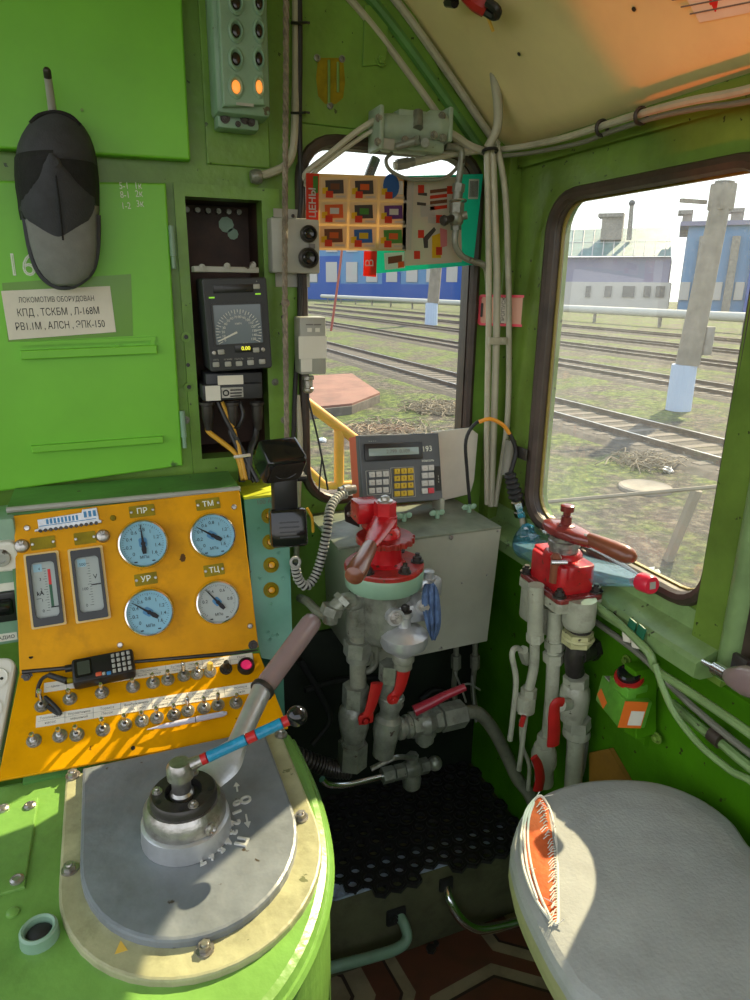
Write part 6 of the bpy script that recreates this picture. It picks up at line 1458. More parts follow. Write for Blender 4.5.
b = MB(); hexn(b, p0, p0 + d * .03, .020); hexn(b, p0 + d * .034, p0 + d * .058, .019); b.lathe(p0, d, [(0, .058), (.02, .06), (.024, .08), (.018, .098), (0, .1)], 18); hexn(b, p0 + d * .1, p0 + d * .122, .020); b.sphere(p0 + d * .142, .019, 14); q_ = p0 + d * .08; b.lathe(q_, (0, 0, -1), [(.018, 0), (.024, .03), (.022, .05), (.010, .054), (0, .054)], 16); b.cyl(q_, q_ + V((0, 0, .035)), .013); hexn(b, q_ + V((0, 0, .03)), q_ + V((0, 0, .042)), .015); obj('valve_body', b, M['fit'], lw)
b = MB(); b.tube([q_ + V((0, -.01, .038)), PY(398, 757, YD2 - .02), PY(383, 763, YD2 - .02), PY(371, 769, YD2 - .02)], .0065, 8, smooth=4); o = obj('lever', b, M['steel'], lw)
b = MB(); b.tube([p0 + d * .004, PY(362, 781, YD2), PY(343, 785, YD2), PY(328, 784, YD2 - .0), PY(322, 779, YD2)], .0085, 10, smooth=5); obj('tube', b, M['chrome'], lw)
hp2 = smooth_path(cy((295, 755, 1.27), (318, 764, 1.26), (335, 769, 1.25), (352, 770, 1.24)), 12)
b = MB(); b.tube(hp2, .017, 10)
for i in range(0, len(hp2) - 1, 2): b.lathe(hp2[i], hp2[i + 1] - hp2[i], [(.017, -.004), (.021, -.002), (.021, .002), (.017, .004)], 14)
tag(obj('corrugated_hose', b, M['darkmetal']), 'dark corrugated metal hose coming out from behind the rounded desk end', 'hose')
# thin pipes hanging under the heater box
for i, (px, l) in enumerate(((456, 'left thin pipe with a fitting under the heater box'), (475, 'right thin pipe with a fitting under the heater box'))):
    b = MB(); b.tube(cy((px, 640 - i * 2, 1.47), (px, 662, 1.47), (px - 2, 690, 1.47), (px + 3, 720, 1.46)), .008, 8, smooth=4); b.cyl(PY(px, 655, 1.47), PY(px, 668, 1.47), .014, n=6, sm=False); tag(obj('pipe', b, M['pipe']), l, 'pipe')
for i, pts in enumerate((((455, 672, 1.44), (462, 690, 1.44), (466, 702, 1.44)), ((472, 676, 1.44), (474, 700, 1.44), (476, 722, 1.44)), ((462, 685, 1.44), (470, 684, 1.44), (480, 690, 1.44)))):
    b = MB(); b.tube(cy(*pts), .003, 6, smooth=3); tag(obj('wire_end', b, M['lgrey']), ('short bent wire under the heater box', 'longest wire twist under the heater box', 'crossing wire under the heater box')[i], 'wire')
for i, pts in enumerate((((305, 690, 1.5), (340, 680, 1.52), (400, 676, 1.54)), ((300, 660, 1.5), (318, 690, 1.5), (330, 720, 1.48), (312, 745, 1.46)), ((420, 700, 1.56), (440, 690, 1.56), (470, 720, 1.56)))):
    b = MB(); b.tube(cy(*pts), .008, 8, smooth=5); tag(obj('cable', b, M['rubber']), ('dark cable crossing the shadows behind the risers', 'dark cable drooping behind the rounded desk end', 'dark cable low on the back wall behind the horizontal valve')[i], 'cable')

# ================================================================== SMALL BRAKE VALVE ON THE RIGHT
YS2 = 1.08; cp_ = PY(562, 590, YS2); ZP = cp_.z
M['maroon'] = paint('maroon_lever_enamel', (.19, .028, .026), .22, .35, 25, .15, 70, stain=.5, stain_c=(.05, .02, .015), chips=.1, coat=.5)
iv = thing('independent_brake_valve', 'small red brake valve with a brown handle on a grey bracket before the side window', 'brake valve', V((cp_.x, YS2, ZP - .1)))
Lp_, Fp_, Rp_ = PZ(521, 572, ZP), PZ(562, 603, ZP), PZ(602, 592, ZP); Bp_ = Lp_ + Rp_ - Fp_; Cc = (Lp_ + Rp_) / 2
ex = (Fp_ - Lp_).normalized(); ey = (Rp_ - Fp_); ey = (ey - ex * ey.dot(ex)).normalized(); W_ = (Fp_ - Lp_).length; D_ = (Rp_ - Fp_).dot(ey)
FV = frame(Cc, ex, ey)
if FV.col[2][2] < 0: FV = frame(Cc, ey, ex); W_, D_ = D_, W_
b = MB(FV); b.prism(rrect(W_, D_, .012, 4), -.011, 0, bev=.003); obj('flange', b, M['maroon'], iv)
b = MB(FV); b.prism(rrect(W_ * 1.02, D_ * 1.02, .014, 4), -.032, -.0115, bev=.003); obj('bracket_plate', b, M['fit2'], iv)
for (sx, sy) in ((-1, -1), (1, -1), (1, 1), (-1, 1)):
    p = FV @ V((sx * W_ * .40, sy * D_ * .40, 0)); g = MB(); g.bolt(p, UP, .010, .012); g.cyl(p, p + V((0, 0, .018)), .006, n=10); obj('flange_nut', g, M['darkmetal'], iv)
b = MB(FV); b.prism(rrect(W_ * .78, D_ * .74, .012, 4), 0, .060, bev=.004); b.prism(rrect(W_ * .90, D_ * .52, .008, 4), .036, .064, bev=.003); b.lathe(V((0, 0, .06)), (0, 0, 1), [(.042, 0), (.040, .010), (.036, .014), (0, .014)], 28); obj('body', b, M['red'], iv)
b = MB(FV); b.lathe(V((0, 0, .072)), (0, 0, 1), [(.031, 0), (.031, .012), (.034, .014), (.034, .026), (.031, .028), (.031, .036), (0, .036)], 28); obj('adjusting_drum', b, M['steel'], iv)
ct = FV @ V((0, 0, .122)); tipv = PZ(636, 559, ct.z - .012); hd = (tipv - ct); hl = hd.length; hd.normalize(); sd2 = UP.cross(hd).normalized(); up2 = hd.cross(sd2)
secs = [(-.052, .012, .008), (-.046, .022, .011), (-.02, .033, .013), (.012, .034, .014), (.04, .026, .014), (.058, .019, .013), (.070, .014, .012)]
vs_ = []
for (u, w_, h_) in secs:
    for k in range(16): a = 2 * PI * k / 16; vs_.append(ct + hd * u + sd2 * (w_ * (abs(math.cos(a)) ** .7) * (1 if math.cos(a) > 0 else -1)) + up2 * (h_ * (abs(math.sin(a)) ** .7) * (1 if math.sin(a) > 0 else -1) - .004))
m_ = len(secs); b = MB(); b.add(vs_, [[i * 16 + k, i * 16 + (k + 1) % 16, (i + 1) * 16 + (k + 1) % 16, (i + 1) * 16 + k] for i in range(m_ - 1) for k in range(16)] + [list(range(16))[::-1], list(range((m_ - 1) * 16, m_ * 16))], 0, True)
obj('lever_head', b, M['maroon'], iv)
b = MB(); b.lathe(ct + hd * .060, hd, [(0, 0), (.0135, 0), (.0145, .01), (.0175, hl * .35), (.0185, hl * .5), (.016, hl - .072), (.008, hl - .062), (0, hl - .06)], 20); o = obj('wooden_handle', b, M['redwood'], iv); o['label'] = 'brown varnished handle'
b = MB(); q_ = ct + UP * .006; b.lathe(q_, UP, [(.020, 0), (.020, .004), (.012, .006), (.011, .022), (.008, .024), (.008, .032), (.0145, .034), (.0145, .046), (.010, .048), (0, .048)], 18); obj('adjusting_screw', b, M['maroon'], iv)
g = MB(FV); e_ = loc2(FV, PZ(572, 566, ZP + .04)); g.M = Matrix.Identity(4); p = on(566, 565, FV @ V((0, -D_ * .34, .03)), FV.to_3x3() @ V((0, -1, 0))); g.cyl(p + V((.01, .01, 0)), p + FV.to_3x3() @ V((-.02, -.022, 0)), .0045, n=12); obj('release_pin', g, M['chrome'], iv)
g = MB(FV); g.cyl((W_ * .22, -D_ * .37, .02), (W_ * .22, -D_ * .37, .072), .010, n=14); g.lathe(V((W_ * .22, -D_ * .37, .072)), (0, 0, 1), [(.010, 0), (.012, .004), (.007, .012), (0, .014)], 14); obj('pin_guide', g, M['redwood'], iv)
# casting below the plate
b = MB(); p = PZ(519, 603, ZP - .06); b.box(Lp_.lerp(Bp_, .12) + V((.02, -.01, -.075)), (.05, .04, .085), .008); obj('bracket_lug', b, M['fit2'], iv)
def down(px, py0, py1, r, Y, mat='fit', n=18):
    b = MB(); b.cyl(PY(px, py0, Y), PY(px, py1, Y), r, n=n); return b
b = MB(); b.lathe(PY(580, 607, 1.04), (0, 0, -1), [(0, -.02), (.032, -.02), (.034, 0), (.034, .035), (.030, .045), (.022, .05), (0, .05)], 24); obj('big_boss', b, M['fit2'], iv)
b = MB(); b.cyl(PY(536, 585, 1.1), PY(535, 635, 1.1), .017); b.cyl(PY(556, 610, 1.09), PY(554, 645, 1.09), .017); b.cyl(PY(547, 606, 1.12), PY(547, 632, 1.12), .014); obj('stems', b, M['fit2'], iv)
for nm in ():
    pass
t = thing('brake_pipe', 'left thin pipe with couplings under the small brake valve', 'pipe', PY(530, 700, 1.11), 'pipes under the small brake valve')
b = MB(); b.tube(cy((535, 634, 1.1), (534, 665, 1.11), (529, 690, 1.11)), .011, 12, smooth=4); b.tube(cy((528, 700, 1.11), (524, 730, 1.11), (519, 770, 1.11)), .006, 10, smooth=3); obj('tube', b, M['fit2'], t)
b = MB(); hexn(b, PY(535, 633, 1.1), PY(535, 641, 1.1), .019); obj('coupling', b, M['fit2'], t); b = MB(); hexn(b, PY(529, 688, 1.11), PY(528, 699, 1.11), .018); obj('coupling', b, M['fit2'], t)
b = MB(); b.box(PY(525, 704, 1.11), (.035, .04, .045), .008); b.cyl(PY(525, 704, 1.11), PY(524, 715, 1.1), .014); obj('small_cock', b, M['fit2'], t)
b = MB(); b.tube(cy((524, 716, 1.085), (521, 726, 1.085)), .006, 8); o = obj('cock_lever', b, M['redlever'], t)
b = MB(); b.tube(cy((527, 655, 1.14), (517, 648, 1.13), (512, 655, 1.12), (516, 680, 1.12), (513, 715, 1.12), (510, 740, 1.12)), .0065, 10, smooth=6); b.cyl(PY(523, 650, 1.13), PY(527, 661, 1.14), .013, n=6, sm=False); tag(obj('pipe', b, M['fit2']), 'thin looped pipe at the far left under the small brake valve', 'pipe')
b = MB(); b.tube(cy((521, 720, 1.115), (522, 745, 1.115), (529, 765, 1.11), (528, 790, 1.11)), .005, 8, smooth=4); tag(obj('pipe', b, M['fit2']), 'thinnest pipe falling from the small cock to the floor', 'pipe')
t = thing('ball_valve', 'ball valve with a red lever low on the middle riser under the small brake valve', 'ball valve', PY(543, 760, 1.09))
b = MB(); b.tube(cy((554, 640, 1.09), (552, 690, 1.09), (548, 735, 1.09)), .015, 14, smooth=4); obj('riser_pipe', b, M['fit2'], t)
b = MB(); hexn(b, PY(555, 640, 1.09), PY(555, 648, 1.09), .023); hexn(b, PY(554, 652, 1.09), PY(554, 661, 1.09), .024); obj('union_nut', b, M['fit2'], t)
b = MB(); hexn(b, PY(547, 735, 1.09), PY(546, 745, 1.09), .022); b.lathe(PY(544, 752, 1.09), (.1, 0, -1), [(0, -.02), (.022, -.02), (.029, 0), (.029, .03), (.022, .05), (.022, .09), (0, .09)], 20); obj('valve_body', b, M['fit2'], t)
redlever(t, ((534, 757), (538, 765), (540, 778), (538, 790)), 1.045, .012)
t = thing('ball_valve', 'ball valve with a long hanging red lever on the thick right riser', 'ball valve', PY(574, 740, 1.06))
b = MB(); b.cyl(PY(580, 628, 1.05), PY(578, 650, 1.05), .024); obj('neck', b, M['darkmetal'], t)
M['chipy'] = paint('chipped_pale_yellow_nut', (.45, .44, .22), .5, .2, 20, .3, 60, chips=.35, chip_c=(.06, .05, .03), cscale=50)
b = MB(); hexn(b, PY(578, 631, 1.05), PY(577, 643, 1.05), .033); b.torus(PY(578, 637, 1.05), UP, .030, .005, 22, 6); o = obj('chipped_nut', b, M['chipy'], t); o['label'] = 'chipped pale nut'
b = MB(); b.tube(cy((577, 644, 1.05), (574, 658, 1.05), (575, 672, 1.055)), .021, 14, smooth=4); b.cyl(PY(578, 655, 1.05), PY(592, 650, 1.07), .020, n=14); b.cyl(PY(590, 650, 1.07), PY(597, 647, 1.075), .026, n=6, sm=False); obj('dark_elbow', b, M['darkmetal'], t)
b = MB(); hexn(b, PY(576, 676, 1.06), PY(576, 686, 1.06), .028); b.lathe(PY(576, 684, 1.06), (0, 0, -1), [(.026, 0), (.032, .012), (.034, .03), (.032, .07), (.027, .078), (.027, .09)], 24); b.cyl(PY(568, 704, 1.04), PY(560, 705, 1.02), .014); hexn(b, PY(577, 718, 1.06), PY(577, 728, 1.06), .031); b.lathe(PY(577, 728, 1.06), (0, 0, -1), [(.029, 0), (.031, .008), (.031, .018), (.026, .022), (0, .022)], 22); obj('valve_body', b, M['fit2'], t)
b = MB(); b.tube(cy((576, 738, 1.06), (574, 770, 1.06), (572, 800, 1.06)), .020, 14); obj('riser_pipe', b, M['fit2'], t)
redlever(t, ((563, 702), (556, 703), (554, 712), (554, 730), (553, 745)), 1.005, .014)
b = MB(); b.tube(cy((586, 740, 1.08), (585, 775, 1.08)), .008, 10); tag(obj('pipe', b, M['fit2']), 'thin straight pipe just right of the right riser', 'pipe')

# ================================================================== CORNER PIPES, CABLES, CARD
YP = 1.515
for i, (pts, r, l) in enumerate((
    (((487, 150), (488, 220), (489, 300), (487, 420), (487, 504)), .0075, 'leftmost of the vertical conduits in the cab corner'),
    (((492, 148), (495, 220), (497, 300), (494, 420), (491, 506)), .009, 'middle vertical conduit in the cab corner'),
    (((497, 146), (505, 190), (508, 260), (509, 340), (507, 425), (495, 506)), .0075, 'rightmost vertical conduit in the cab corner, bowed outwards'))):
    cable('conduit', l, 'conduit', [PY(a, b_, YP) for a, b_ in pts], r, M['conduit'], 'conduits in the cab corner', n=10)
b = MB(); p = PY(498, 341, YP - .014); b.box(p, (.055, .006, .018), .002); b.bolt(PY(503, 341, YP - .017), (0, -1, 0), .006, .006); tag(obj('pipe_clamp', b, M['conduit']), 'clamp with a bolt across the corner conduits under the framed card', 'clamp')
nq = V((-.80, -.60, 0)); Oq = V((.950, 1.548, 0)); Fq = frame(on(510, 310, Oq, nq), V((.6, -.8, 0)), UP)
q = [loc2(Fq, on(*p_, Oq, nq)) for p_ in ((480, 293), (540, 295), (538, 329), (480, 322))]
wq = q[1][0] - q[0][0]; hq = (q[0][1] - q[3][1] + q[1][1] - q[2][1]) / 2; cqx = (q[0][0] + q[1][0]) / 2; cqy = (q[0][1] + q[2][1]) / 2
M['pinkf'] = plain('pink_red_frame', (.85, .08, .12), .35); M['cardo'] = plain('salmon_card', (.72, .38, .27), .5)
t = thing('framed_card', 'salmon card in a pink red frame behind the corner conduits', 'card', on(510, 325, Oq, nq))
b = MB(Fq @ Matrix.Translation((cqx, cqy, 0))); b.hole(rrect(wq, hq, .008), rrect(wq * .92, hq * .84, .005), 0, .005, n=12); obj('frame', b, M['pinkf'], t)
b = MB(Fq @ Matrix.Translation((cqx, cqy, 0))); b.prism(rrect(wq * .93, hq * .86, .004), 0, .002); obj('card', b, M['cardo'], t)
b = MB(Fq @ Matrix.Translation((cqx, cqy, 0))); b.box((-.012, 0, .0024), (.026, hq * .8, .0006)); o = obj('white_band', b, M['paper'], t); b = MB(Fq @ Matrix.Translation((cqx - wq * .44, cqy, 0))); b.prism(rrect(.006, hq * .45, .002), .0045, .0056); obj('strap_slot', b, M['gasket'], t); b = MB()
b = MB(Fq @ Matrix.Translation((cqx - .012, cqy, .0028)) @ Matrix.Rotation(PI / 2, 4, 'Z')); b.text('ПРОПУСК', Matrix.Identity(4), .0135, .0002); obj('band_lettering', b, M['ink'], o)
# orange / black sensor lead with bellows
cable('sensor_cable', 'orange cable turning black, arching over the corner conduits to the bellows plug', 'cable', [PY(470, 505, 1.49), PY(467, 470, 1.48), PY(466, 440, 1.47), PY(476, 423, 1.47), PY(490, 419, 1.46)], .0045, M['rubber'])
cable('sensor_cable', 'orange stretch of cable between the conduits and the bellows plug', 'cable', [PY(479, 422, 1.462), PY(490, 419, 1.455), PY(503, 425, 1.45), PY(511, 436, 1.44)], .005, M['ocables'])
t = thing('sensor_plug', 'black rubber bellows plug on a silver fitting beside the side window', 'plug', PY(519, 522, 1.41))
ya = 1.43
b = MB(); b.tube([PY(510, 434, 1.44), PY(516, 450, 1.435), PY(514, 462, 1.43), PY(510, 474, 1.43)], .0055, 10, smooth=5); obj('lead', b, M['rubber'], t)
b = MB(); b.tube([PY(511, 440, 1.45), PY(509, 455, 1.45), PY(506, 475, 1.445)], .014, 12, smooth=4); obj('sleeve', b, M['tubegrey'], t)
p0, p1 = PY(509, 472, ya), PY(517, 500, ya - .01); d = p1 - p0; L__ = d.length; prof = [(0, 0), (.012, 0)]
for k in range(5): u = .004 + (L__ - .008) * k / 5; du = (L__ - .008) / 5; rr_ = .016 + .004 * k / 4; prof += [(rr_ - .005, u), (rr_, u + du * .35), (rr_, u + du * .6), (rr_ - .005, u + du * .95)]
prof += [(.014, L__), (0, L__)]
b = MB(); b.lathe(p0, d, prof, 20); obj('bellows', b, M['rubber'], t)
d.normalize(); b = MB(); b.lathe(p1, d, [(.013, 0), (.017, .004), (.017, .02), (.014, .022), (.014, .03), (.018, .032), (.018, .045), (.010, .05), (0, .05)], 6, 0, False); obj('nut', b, M['chrome'], t)
b = MB(); b.tube([p1 + d * .045, PY(524, 530, 1.40), PY(529, 560, 1.38), PY(531, 580, 1.36)], .008, 10, smooth=4); obj('stem', b, M['conduit'], t)
b = MB(); b.box(PX(521, 453, .955), (.006, .05, .03), .004); tag(obj('wall_bracket', b, M['darkmetal']), 'small dark bracket on the corner post beside the bellows plug', 'bracket')
# cables along the ceiling edge
def cxp(*pts): return [PX(a, b_, x) for a, b_, x in pts]
cable('conduit', 'pale conduit running along the top of the side wall', 'conduit', cxp((487, 151, .885), (520, 147, .925), (560, 139, .93), (602, 126, .93), (640, 114, .93), (690, 101, .93), (770, 84, .93)) + [V((.93, .4, 1.985)), V((.93, -.2, 1.985))], .0068, M['conduit'], 'cables along the ceiling edge')
cable('conduit', 'dark cable sagging under the pale conduit along the side wall top', 'cable', cxp((487, 157, .885), (530, 153, .93), (580, 143, .935), (605, 134, .935), (650, 119, .935), (700, 108, .935), (770, 97, .935)) + [V((.935, .4, 1.955)), V((.935, -.2, 1.955))], .0045, M['tubegrey'], 'cables along the ceiling edge')
for px, py in ((602, 128), (641, 116)):
    b = MB(); p = PX(px, py, .93); b.torus(p, (0, 1, .05), .013, .0035, 18, 6); tag(obj('cable_clip', b, M['darkmetal']), 'dark clip round the ceiling cables, %s' % ('nearer the corner' if px < 620 else 'farther from the corner'), 'clip')
cable('conduit', 'cream bent tube hooked up to the ceiling in the corner', 'conduit', [PY(493, 57, 1.47), PY(495, 80, 1.48), PY(498, 105, 1.49), PY(497, 128, 1.50), PY(488, 148, 1.51)], .0105, M['conduit'], n=10)
b = MB(); p = PY(490, 151, 1.505); b.torus(p, (0, .2, 1), .016, .004, 18, 6); tag(obj('cable_tie', b, M['black']), 'black tie where the ceiling cables meet the corner conduits', 'cable tie')
# things stuck to the ceiling
Oc = V((.671, 0, 2.30)); nc = V((-.68, 0, -.733)).normalized()
Fc = frame(on(476, 6, Oc + nc * .02, nc), V((0, -1, 0)), nc.cross(V((0, -1, 0))))
t = thing('ceiling_clip', 'black and red clip with a yellow pencil stuck at the top of the ceiling', 'clip', on(476, 6, Oc + nc * .02, nc))
def oc(px, py, h): return on(px, py, Oc + nc * h, nc)
b = MB(); b.tube([oc(447, 3, .02), oc(458, -6, .03), oc(470, -2, .03)], .008, 8, smooth=4); b.tube([oc(448, 2, .02), oc(455, 3, .03)], .009, 8); obj('wire_clip', b, M['black'], t)
b = MB(); b.tube([oc(466, -8, .02), oc(476, 2, .03), oc(486, 8, .025)], .016, 8, smooth=4); obj('red_strap', b, M['redlever'], t)
b = MB(); b.tube([oc(484, 10, .03), oc(495, 16, .03), oc(497, 10, .03), oc(487, 2, .03)], .0085, 8, smooth=4); obj('black_loop', b, M['black'], t)
b = MB(); b.tube([oc(486, 12, .022), oc(493, 31, .022)], .0035, 6); obj('pencil', b, M['yswitch'], t)
t = thing('ceiling_notice', 'pale printed schedule pasted on the ceiling at the top right', 'notice', oc(720, 5, .004))
q = [loc2(Fc, oc(*p_, .003)) for p_ in ((655, -60), (700, 22), (770, 8), (770, -60))]
b = MB(Fc); zc_ = (Fc.inverted() @ oc(700, 10, .003)).z; b.prism(q, zc_, zc_ + .0012); obj('sheet', b, M['paper'], t)
b = MB()
for k in range(3):
    a_, c_ = oc(672 + k * 9, 0 + k * 7, .0045), oc(770, -18 + k * 8, .0045); b.tube([a_, c_], .0012, 4)
obj('sheet_lines', b, M['dimink'], t)
b = MB(Fc); p = Fc.inverted() @ oc(714, 3, .0045); b.text('4', Matrix.Translation(p) @ Matrix.Rotation(PI, 4, 'Z') @ Matrix.Scale(1, 4), .03, .0003, bold=.0006); obj('sheet_number', b, M['redink'], t)
for (px, py) in ((519, 54), (634, 9)):
    b = MB(); p = oc(px, py, .001); b.cyl(p, p + nc * .001, .004, n=10); tag(obj('rivet', b, M['darkmetal']), 'dark rivet hole in the ceiling, %s' % ('nearer the corner' if px < 600 else 'beside the pasted schedule'), 'rivet')

# ================================================================== RIGHT WALL: SILL THINGS
bt = thing('water_bottle', 'clear water bottle with blue tinted water and a red cap lying on the side sill', 'bottle', PX(590, 590, .935))
XB = .928; e0, e1 = PX(524, 542, XB), PX(651, 585, XB); ax = (e1 - e0).normalized(); LB = (e1 - e0).length
def clear(name, c, ior=1.33, rough=.02, tint=None):
    m, t_, bs = nodes(name); out = t_.nodes['Material Output']; tr = N(t_, 'ShaderNodeBsdfTransparent'); tr.inputs[0].default_value = (*c, 1); gl = N(t_, 'ShaderNodeBsdfGlossy'); gl.inputs['Roughness'].default_value = rough
    lw_ = N(t_, 'ShaderNodeLayerWeight', Blend=.25); mx = N(t_, 'ShaderNodeMixShader'); mm = N(t_, 'ShaderNodeMath'); mm.operation = 'MULTIPLY'; mm.inputs[1].default_value = .55
    t_.links.new(lw_.outputs['Facing'], mm.inputs[0]); t_.links.new(mm.outputs[0], mx.inputs[0]); t_.links.new(tr.outputs[0], mx.inputs[1]); t_.links.new(gl.outputs[0], mx.inputs[2])
    if tint:
        df = N(t_, 'ShaderNodeBsdfDiffuse'); df.inputs[0].default_value = (*tint, 1); m3 = N(t_, 'ShaderNodeMixShader'); m3.inputs[0].default_value = .22; t_.links.new(mx.outputs[0], m3.inputs[1]); t_.links.new(df.outputs[0], m3.inputs[2]); t_.links.new(m3.outputs[0], out.inputs[0])
    else: t_.links.new(mx.outputs[0], out.inputs[0])
    return m
M['pet'] = clear('clear_bottle_plastic', (.90, .95, .97)); M['bluewater'] = clear('blue_tinted_water', (.80, .94, .99), tint=(.45, .72, .88))
RB = .043
prof = [(0, .004), (.030, 0), (.040, .008), (RB, .02), (RB, .08), (RB - .004, .09), (RB, .10), (RB, LB * .60), (RB * .9, LB * .68), (RB * .6, LB * .80), (RB * .36, LB * .90), (.0135, LB * .93), (.0135, LB * .97), (0, LB * .97)]
b = MB(); b.lathe(e0, ax, prof, 28); obj('bottle_shell', b, M['pet'], bt)
# water: the lower part of the bottle's inside
b = MB(); x_, y_, z_ = basis(ax); n_ = 20; vs_ = []; pr = [(h, max(.001, r - .0015)) for r, h in prof[2:11]]
upv = (UP - ax * UP.dot(ax)).normalized(); sdv = ax.cross(upv); lev = .004
for (h, r) in pr:
    l_ = min(lev, r * .9); c0_ = e0 + ax * h; th0 = math.acos(max(-1, min(1, l_ / r)))
    for k in range(n_ + 1):
        a = th0 + (2 * PI - 2 * th0) * k / n_; vs_.append(c0_ + upv * (r * math.cos(a)) + sdv * (r * math.sin(a)))
m_ = n_ + 1; b.add(vs_, [[i * m_ + k, i * m_ + (k + 1) % m_, (i + 1) * m_ + (k + 1) % m_, (i + 1) * m_ + k] for i in range(len(pr) - 1) for k in range(m_)] + [list(range(m_))[::-1], list(range((len(pr) - 1) * m_, len(pr) * m_))], 0, True)
obj('water', b, M['bluewater'], bt)
M['capred'] = plain('red_bottle_cap', (.65, .02, .05), .3)
b = MB(); b.lathe(e0, ax, [(0, LB * .93), (.0175, LB * .935), (.0185, LB * .95), (.0185, LB * 1.0), (.016, LB * 1.01), (0, LB * 1.01)], 24); obj('cap', b, M['capred'], bt)
b = MB(); p = e0 + ax * (LB * 1.0101); b.box(p, (.001, .014, .014), 0, R=frame((0, 0, 0), ax, UP).to_3x3()); obj('cap_mark', b, M['pinkl'] if 'pinkl' in M else M['lgrey'], bt)
M['bluefilm'] = clear('crumpled_blue_film', (.35, .75, .88), tint=(.08, .40, .55))
b = MB(); rg = random.Random(9); c_ = PX(528, 541, .935); b.sphere(c_ + V((0, .01, -.005)), .048, 14, sc=(.6, .55, .95)); b.v = [p + V((rg.uniform(-.006, .006),) * 1 + (rg.uniform(-.006, .006), rg.uniform(-.006, .006))) for p in b.v]
tag(obj('plastic_film', b, M['bluefilm']), 'crumpled blue film behind the small brake valve at the bottle bottom', 'film')
# tags clipped on the sill edge
M['dgreen'] = plain('dark_green_label', (.01, .12, .06), .5)
for i, (px, py, l) in enumerate(((632, 626, 'left green tea bag tag on the sill edge'), (641, 632, 'right green tea bag tag on the sill edge'))):
    t = thing('tea_tag', l, 'tag', PX(px, py + 6, .905), 'tea bag tags on the sill')
    p = PX(px, py, .905); b = MB(); b.box(p, (.004, .020, .026), .001, R=Matrix.Rotation(.15, 3, 'X')); obj('green_tag', b, M['dgreen'], t)
    b = MB(); b.box(p + V((-.004, .006, -.026)), (.004, .02, .02), .001, R=Matrix.Rotation(-.3, 3, 'X')); obj('paper_tag', b, M['paper'], t)
# tubes and cables below the sill
cable('pipe', 'dark green pipe running under the edge of the side sill', 'pipe', cxp((590, 600, .905), (620, 624, .90), (648, 652, .90), (657, 670, .905), (690, 692, .905), (770, 748, .905)) + [V((.905, .3, 1.0)), V((.905, -.2, 1.0))], .008, M['sill'])
cable('cable', 'grey cable hanging from the sill pipe down the side wall to the right', 'cable', cxp((655, 664, .898), (664, 690, .90), (676, 715, .91), (700, 745, .92), (730, 770, .925), (770, 800, .93)) + [V((.935, .4, .80)), V((.935, .1, .78))], .0065, M['sill'])
cable('pipe', 'lower thin pipe under the sill with a worn bright patch', 'pipe', cxp((596, 622, .93), (625, 643, .93), (650, 664, .93), (690, 704, .935), (770, 768, .935)) + [V((.935, .3, .985)), V((.935, -.2, .985))], .0065, M['tubegrey'])
cable('pipe', 'lowest painted pipe on the side wall with a coupling', 'pipe', cxp((672, 703, .94), (700, 727, .94), (720, 742, .94), (770, 782, .94)) + [V((.94, .3, .95)), V((.94, -.2, .95))], .009, M['sill'])
b = MB(); b.cyl(PX(712, 733, .94), PX(722, 741, .94), .016, n=12); tag(obj('pipe_coupling', b, M['gasket']), 'dark coupling on the lowest painted side pipe', 'coupling')
along_y([(.97, .80), (.97, 1.0), (.955, .995), (.955, .81)], .90, 1.18, M['wallD'], 'trim_13')
# wall holder with green pack
XH = .92
t = thing('wall_holder', 'green angled holder plate with a bolt on the side wall', 'holder', PX(650, 725, .95))
q = [PX(*p_, .945) for p_ in ((640, 660), (652, 668), (652, 735), (640, 728))]
b = MB(); b.prism([(p.y, p.z) for p in q], 0, .05, frame((.955, 0, 0), (0, 1, 0), (0, 0, 1)) if False else Matrix(((0, 0, -1, .955), (1, 0, 0, 0), (0, 1, 0, 0), (0, 0, 0, 1))), bev=.002); obj('holder_plate', b, M['wallD'], t)
b = MB(); b.bolt(PX(657, 738, .953), (-1, 0, 0), .008, .008); obj('bolt', b, M['wallR'], t); b = MB(); b.bolt(PX(627, 661, .953), (-1, 0, 0), .009, .008); obj('bolt', b, M['wallR'], t)
M['packg'] = paint('green_printed_carton', (.10, .30, .03), .35, .3, 20, 0); M['packo'] = plain('orange_carton', (.75, .16, .02), .4)
t = thing('tea_carton', 'green and orange carton with a white code label in the side wall holder', 'carton', PX(622, 730, .90))
cq = PX(623, 701, .91); Rq = Matrix.Rotation(math.radians(-12), 3, 'Z') @ Matrix.Rotation(math.radians(8), 3, 'Y')
b = MB(); b.box(cq, (.060, .095, .060), .003, R=Rq); obj('carton', b, M['packg'], t)
b = MB(); b.box(cq + Rq @ V((-.005, -.0478, .0)), (.050, .001, .059), 0, R=Rq); o = obj('orange_end', b, M['packo'], t)
b = MB(); b.box(cq + Rq @ V((.003, -.0486, -.007)), (.029, .001, .032), 0, R=Rq); obj('blank_label', b, M['paper'], o)
b = MB(); b.box(cq + Rq @ V((-.0303, .025, -.012)), (.001, .035, .02), 0, R=Rq @ Matrix.Rotation(.4, 3, 'X')); obj('orange_flash', b, M['packo'], t)
b = MB(); b.box(cq + Rq @ V((-.008, .015, .0308)), (.04, .05, .002), 0, R=Rq); obj('torn_lid', b, M['lgrey'], t)
t = thing('tape_roll', 'black and red tape roll lying on the green carton', 'tape', PX(631, 685, .90))
p = PX(630, 674, .91); axr = V((-.35, -.1, 1))
b = MB(); b.box(p + V((0, 0, -.034)), (.05, .055, .04), .003); o = obj('small_pack', b, M['packg'], t)
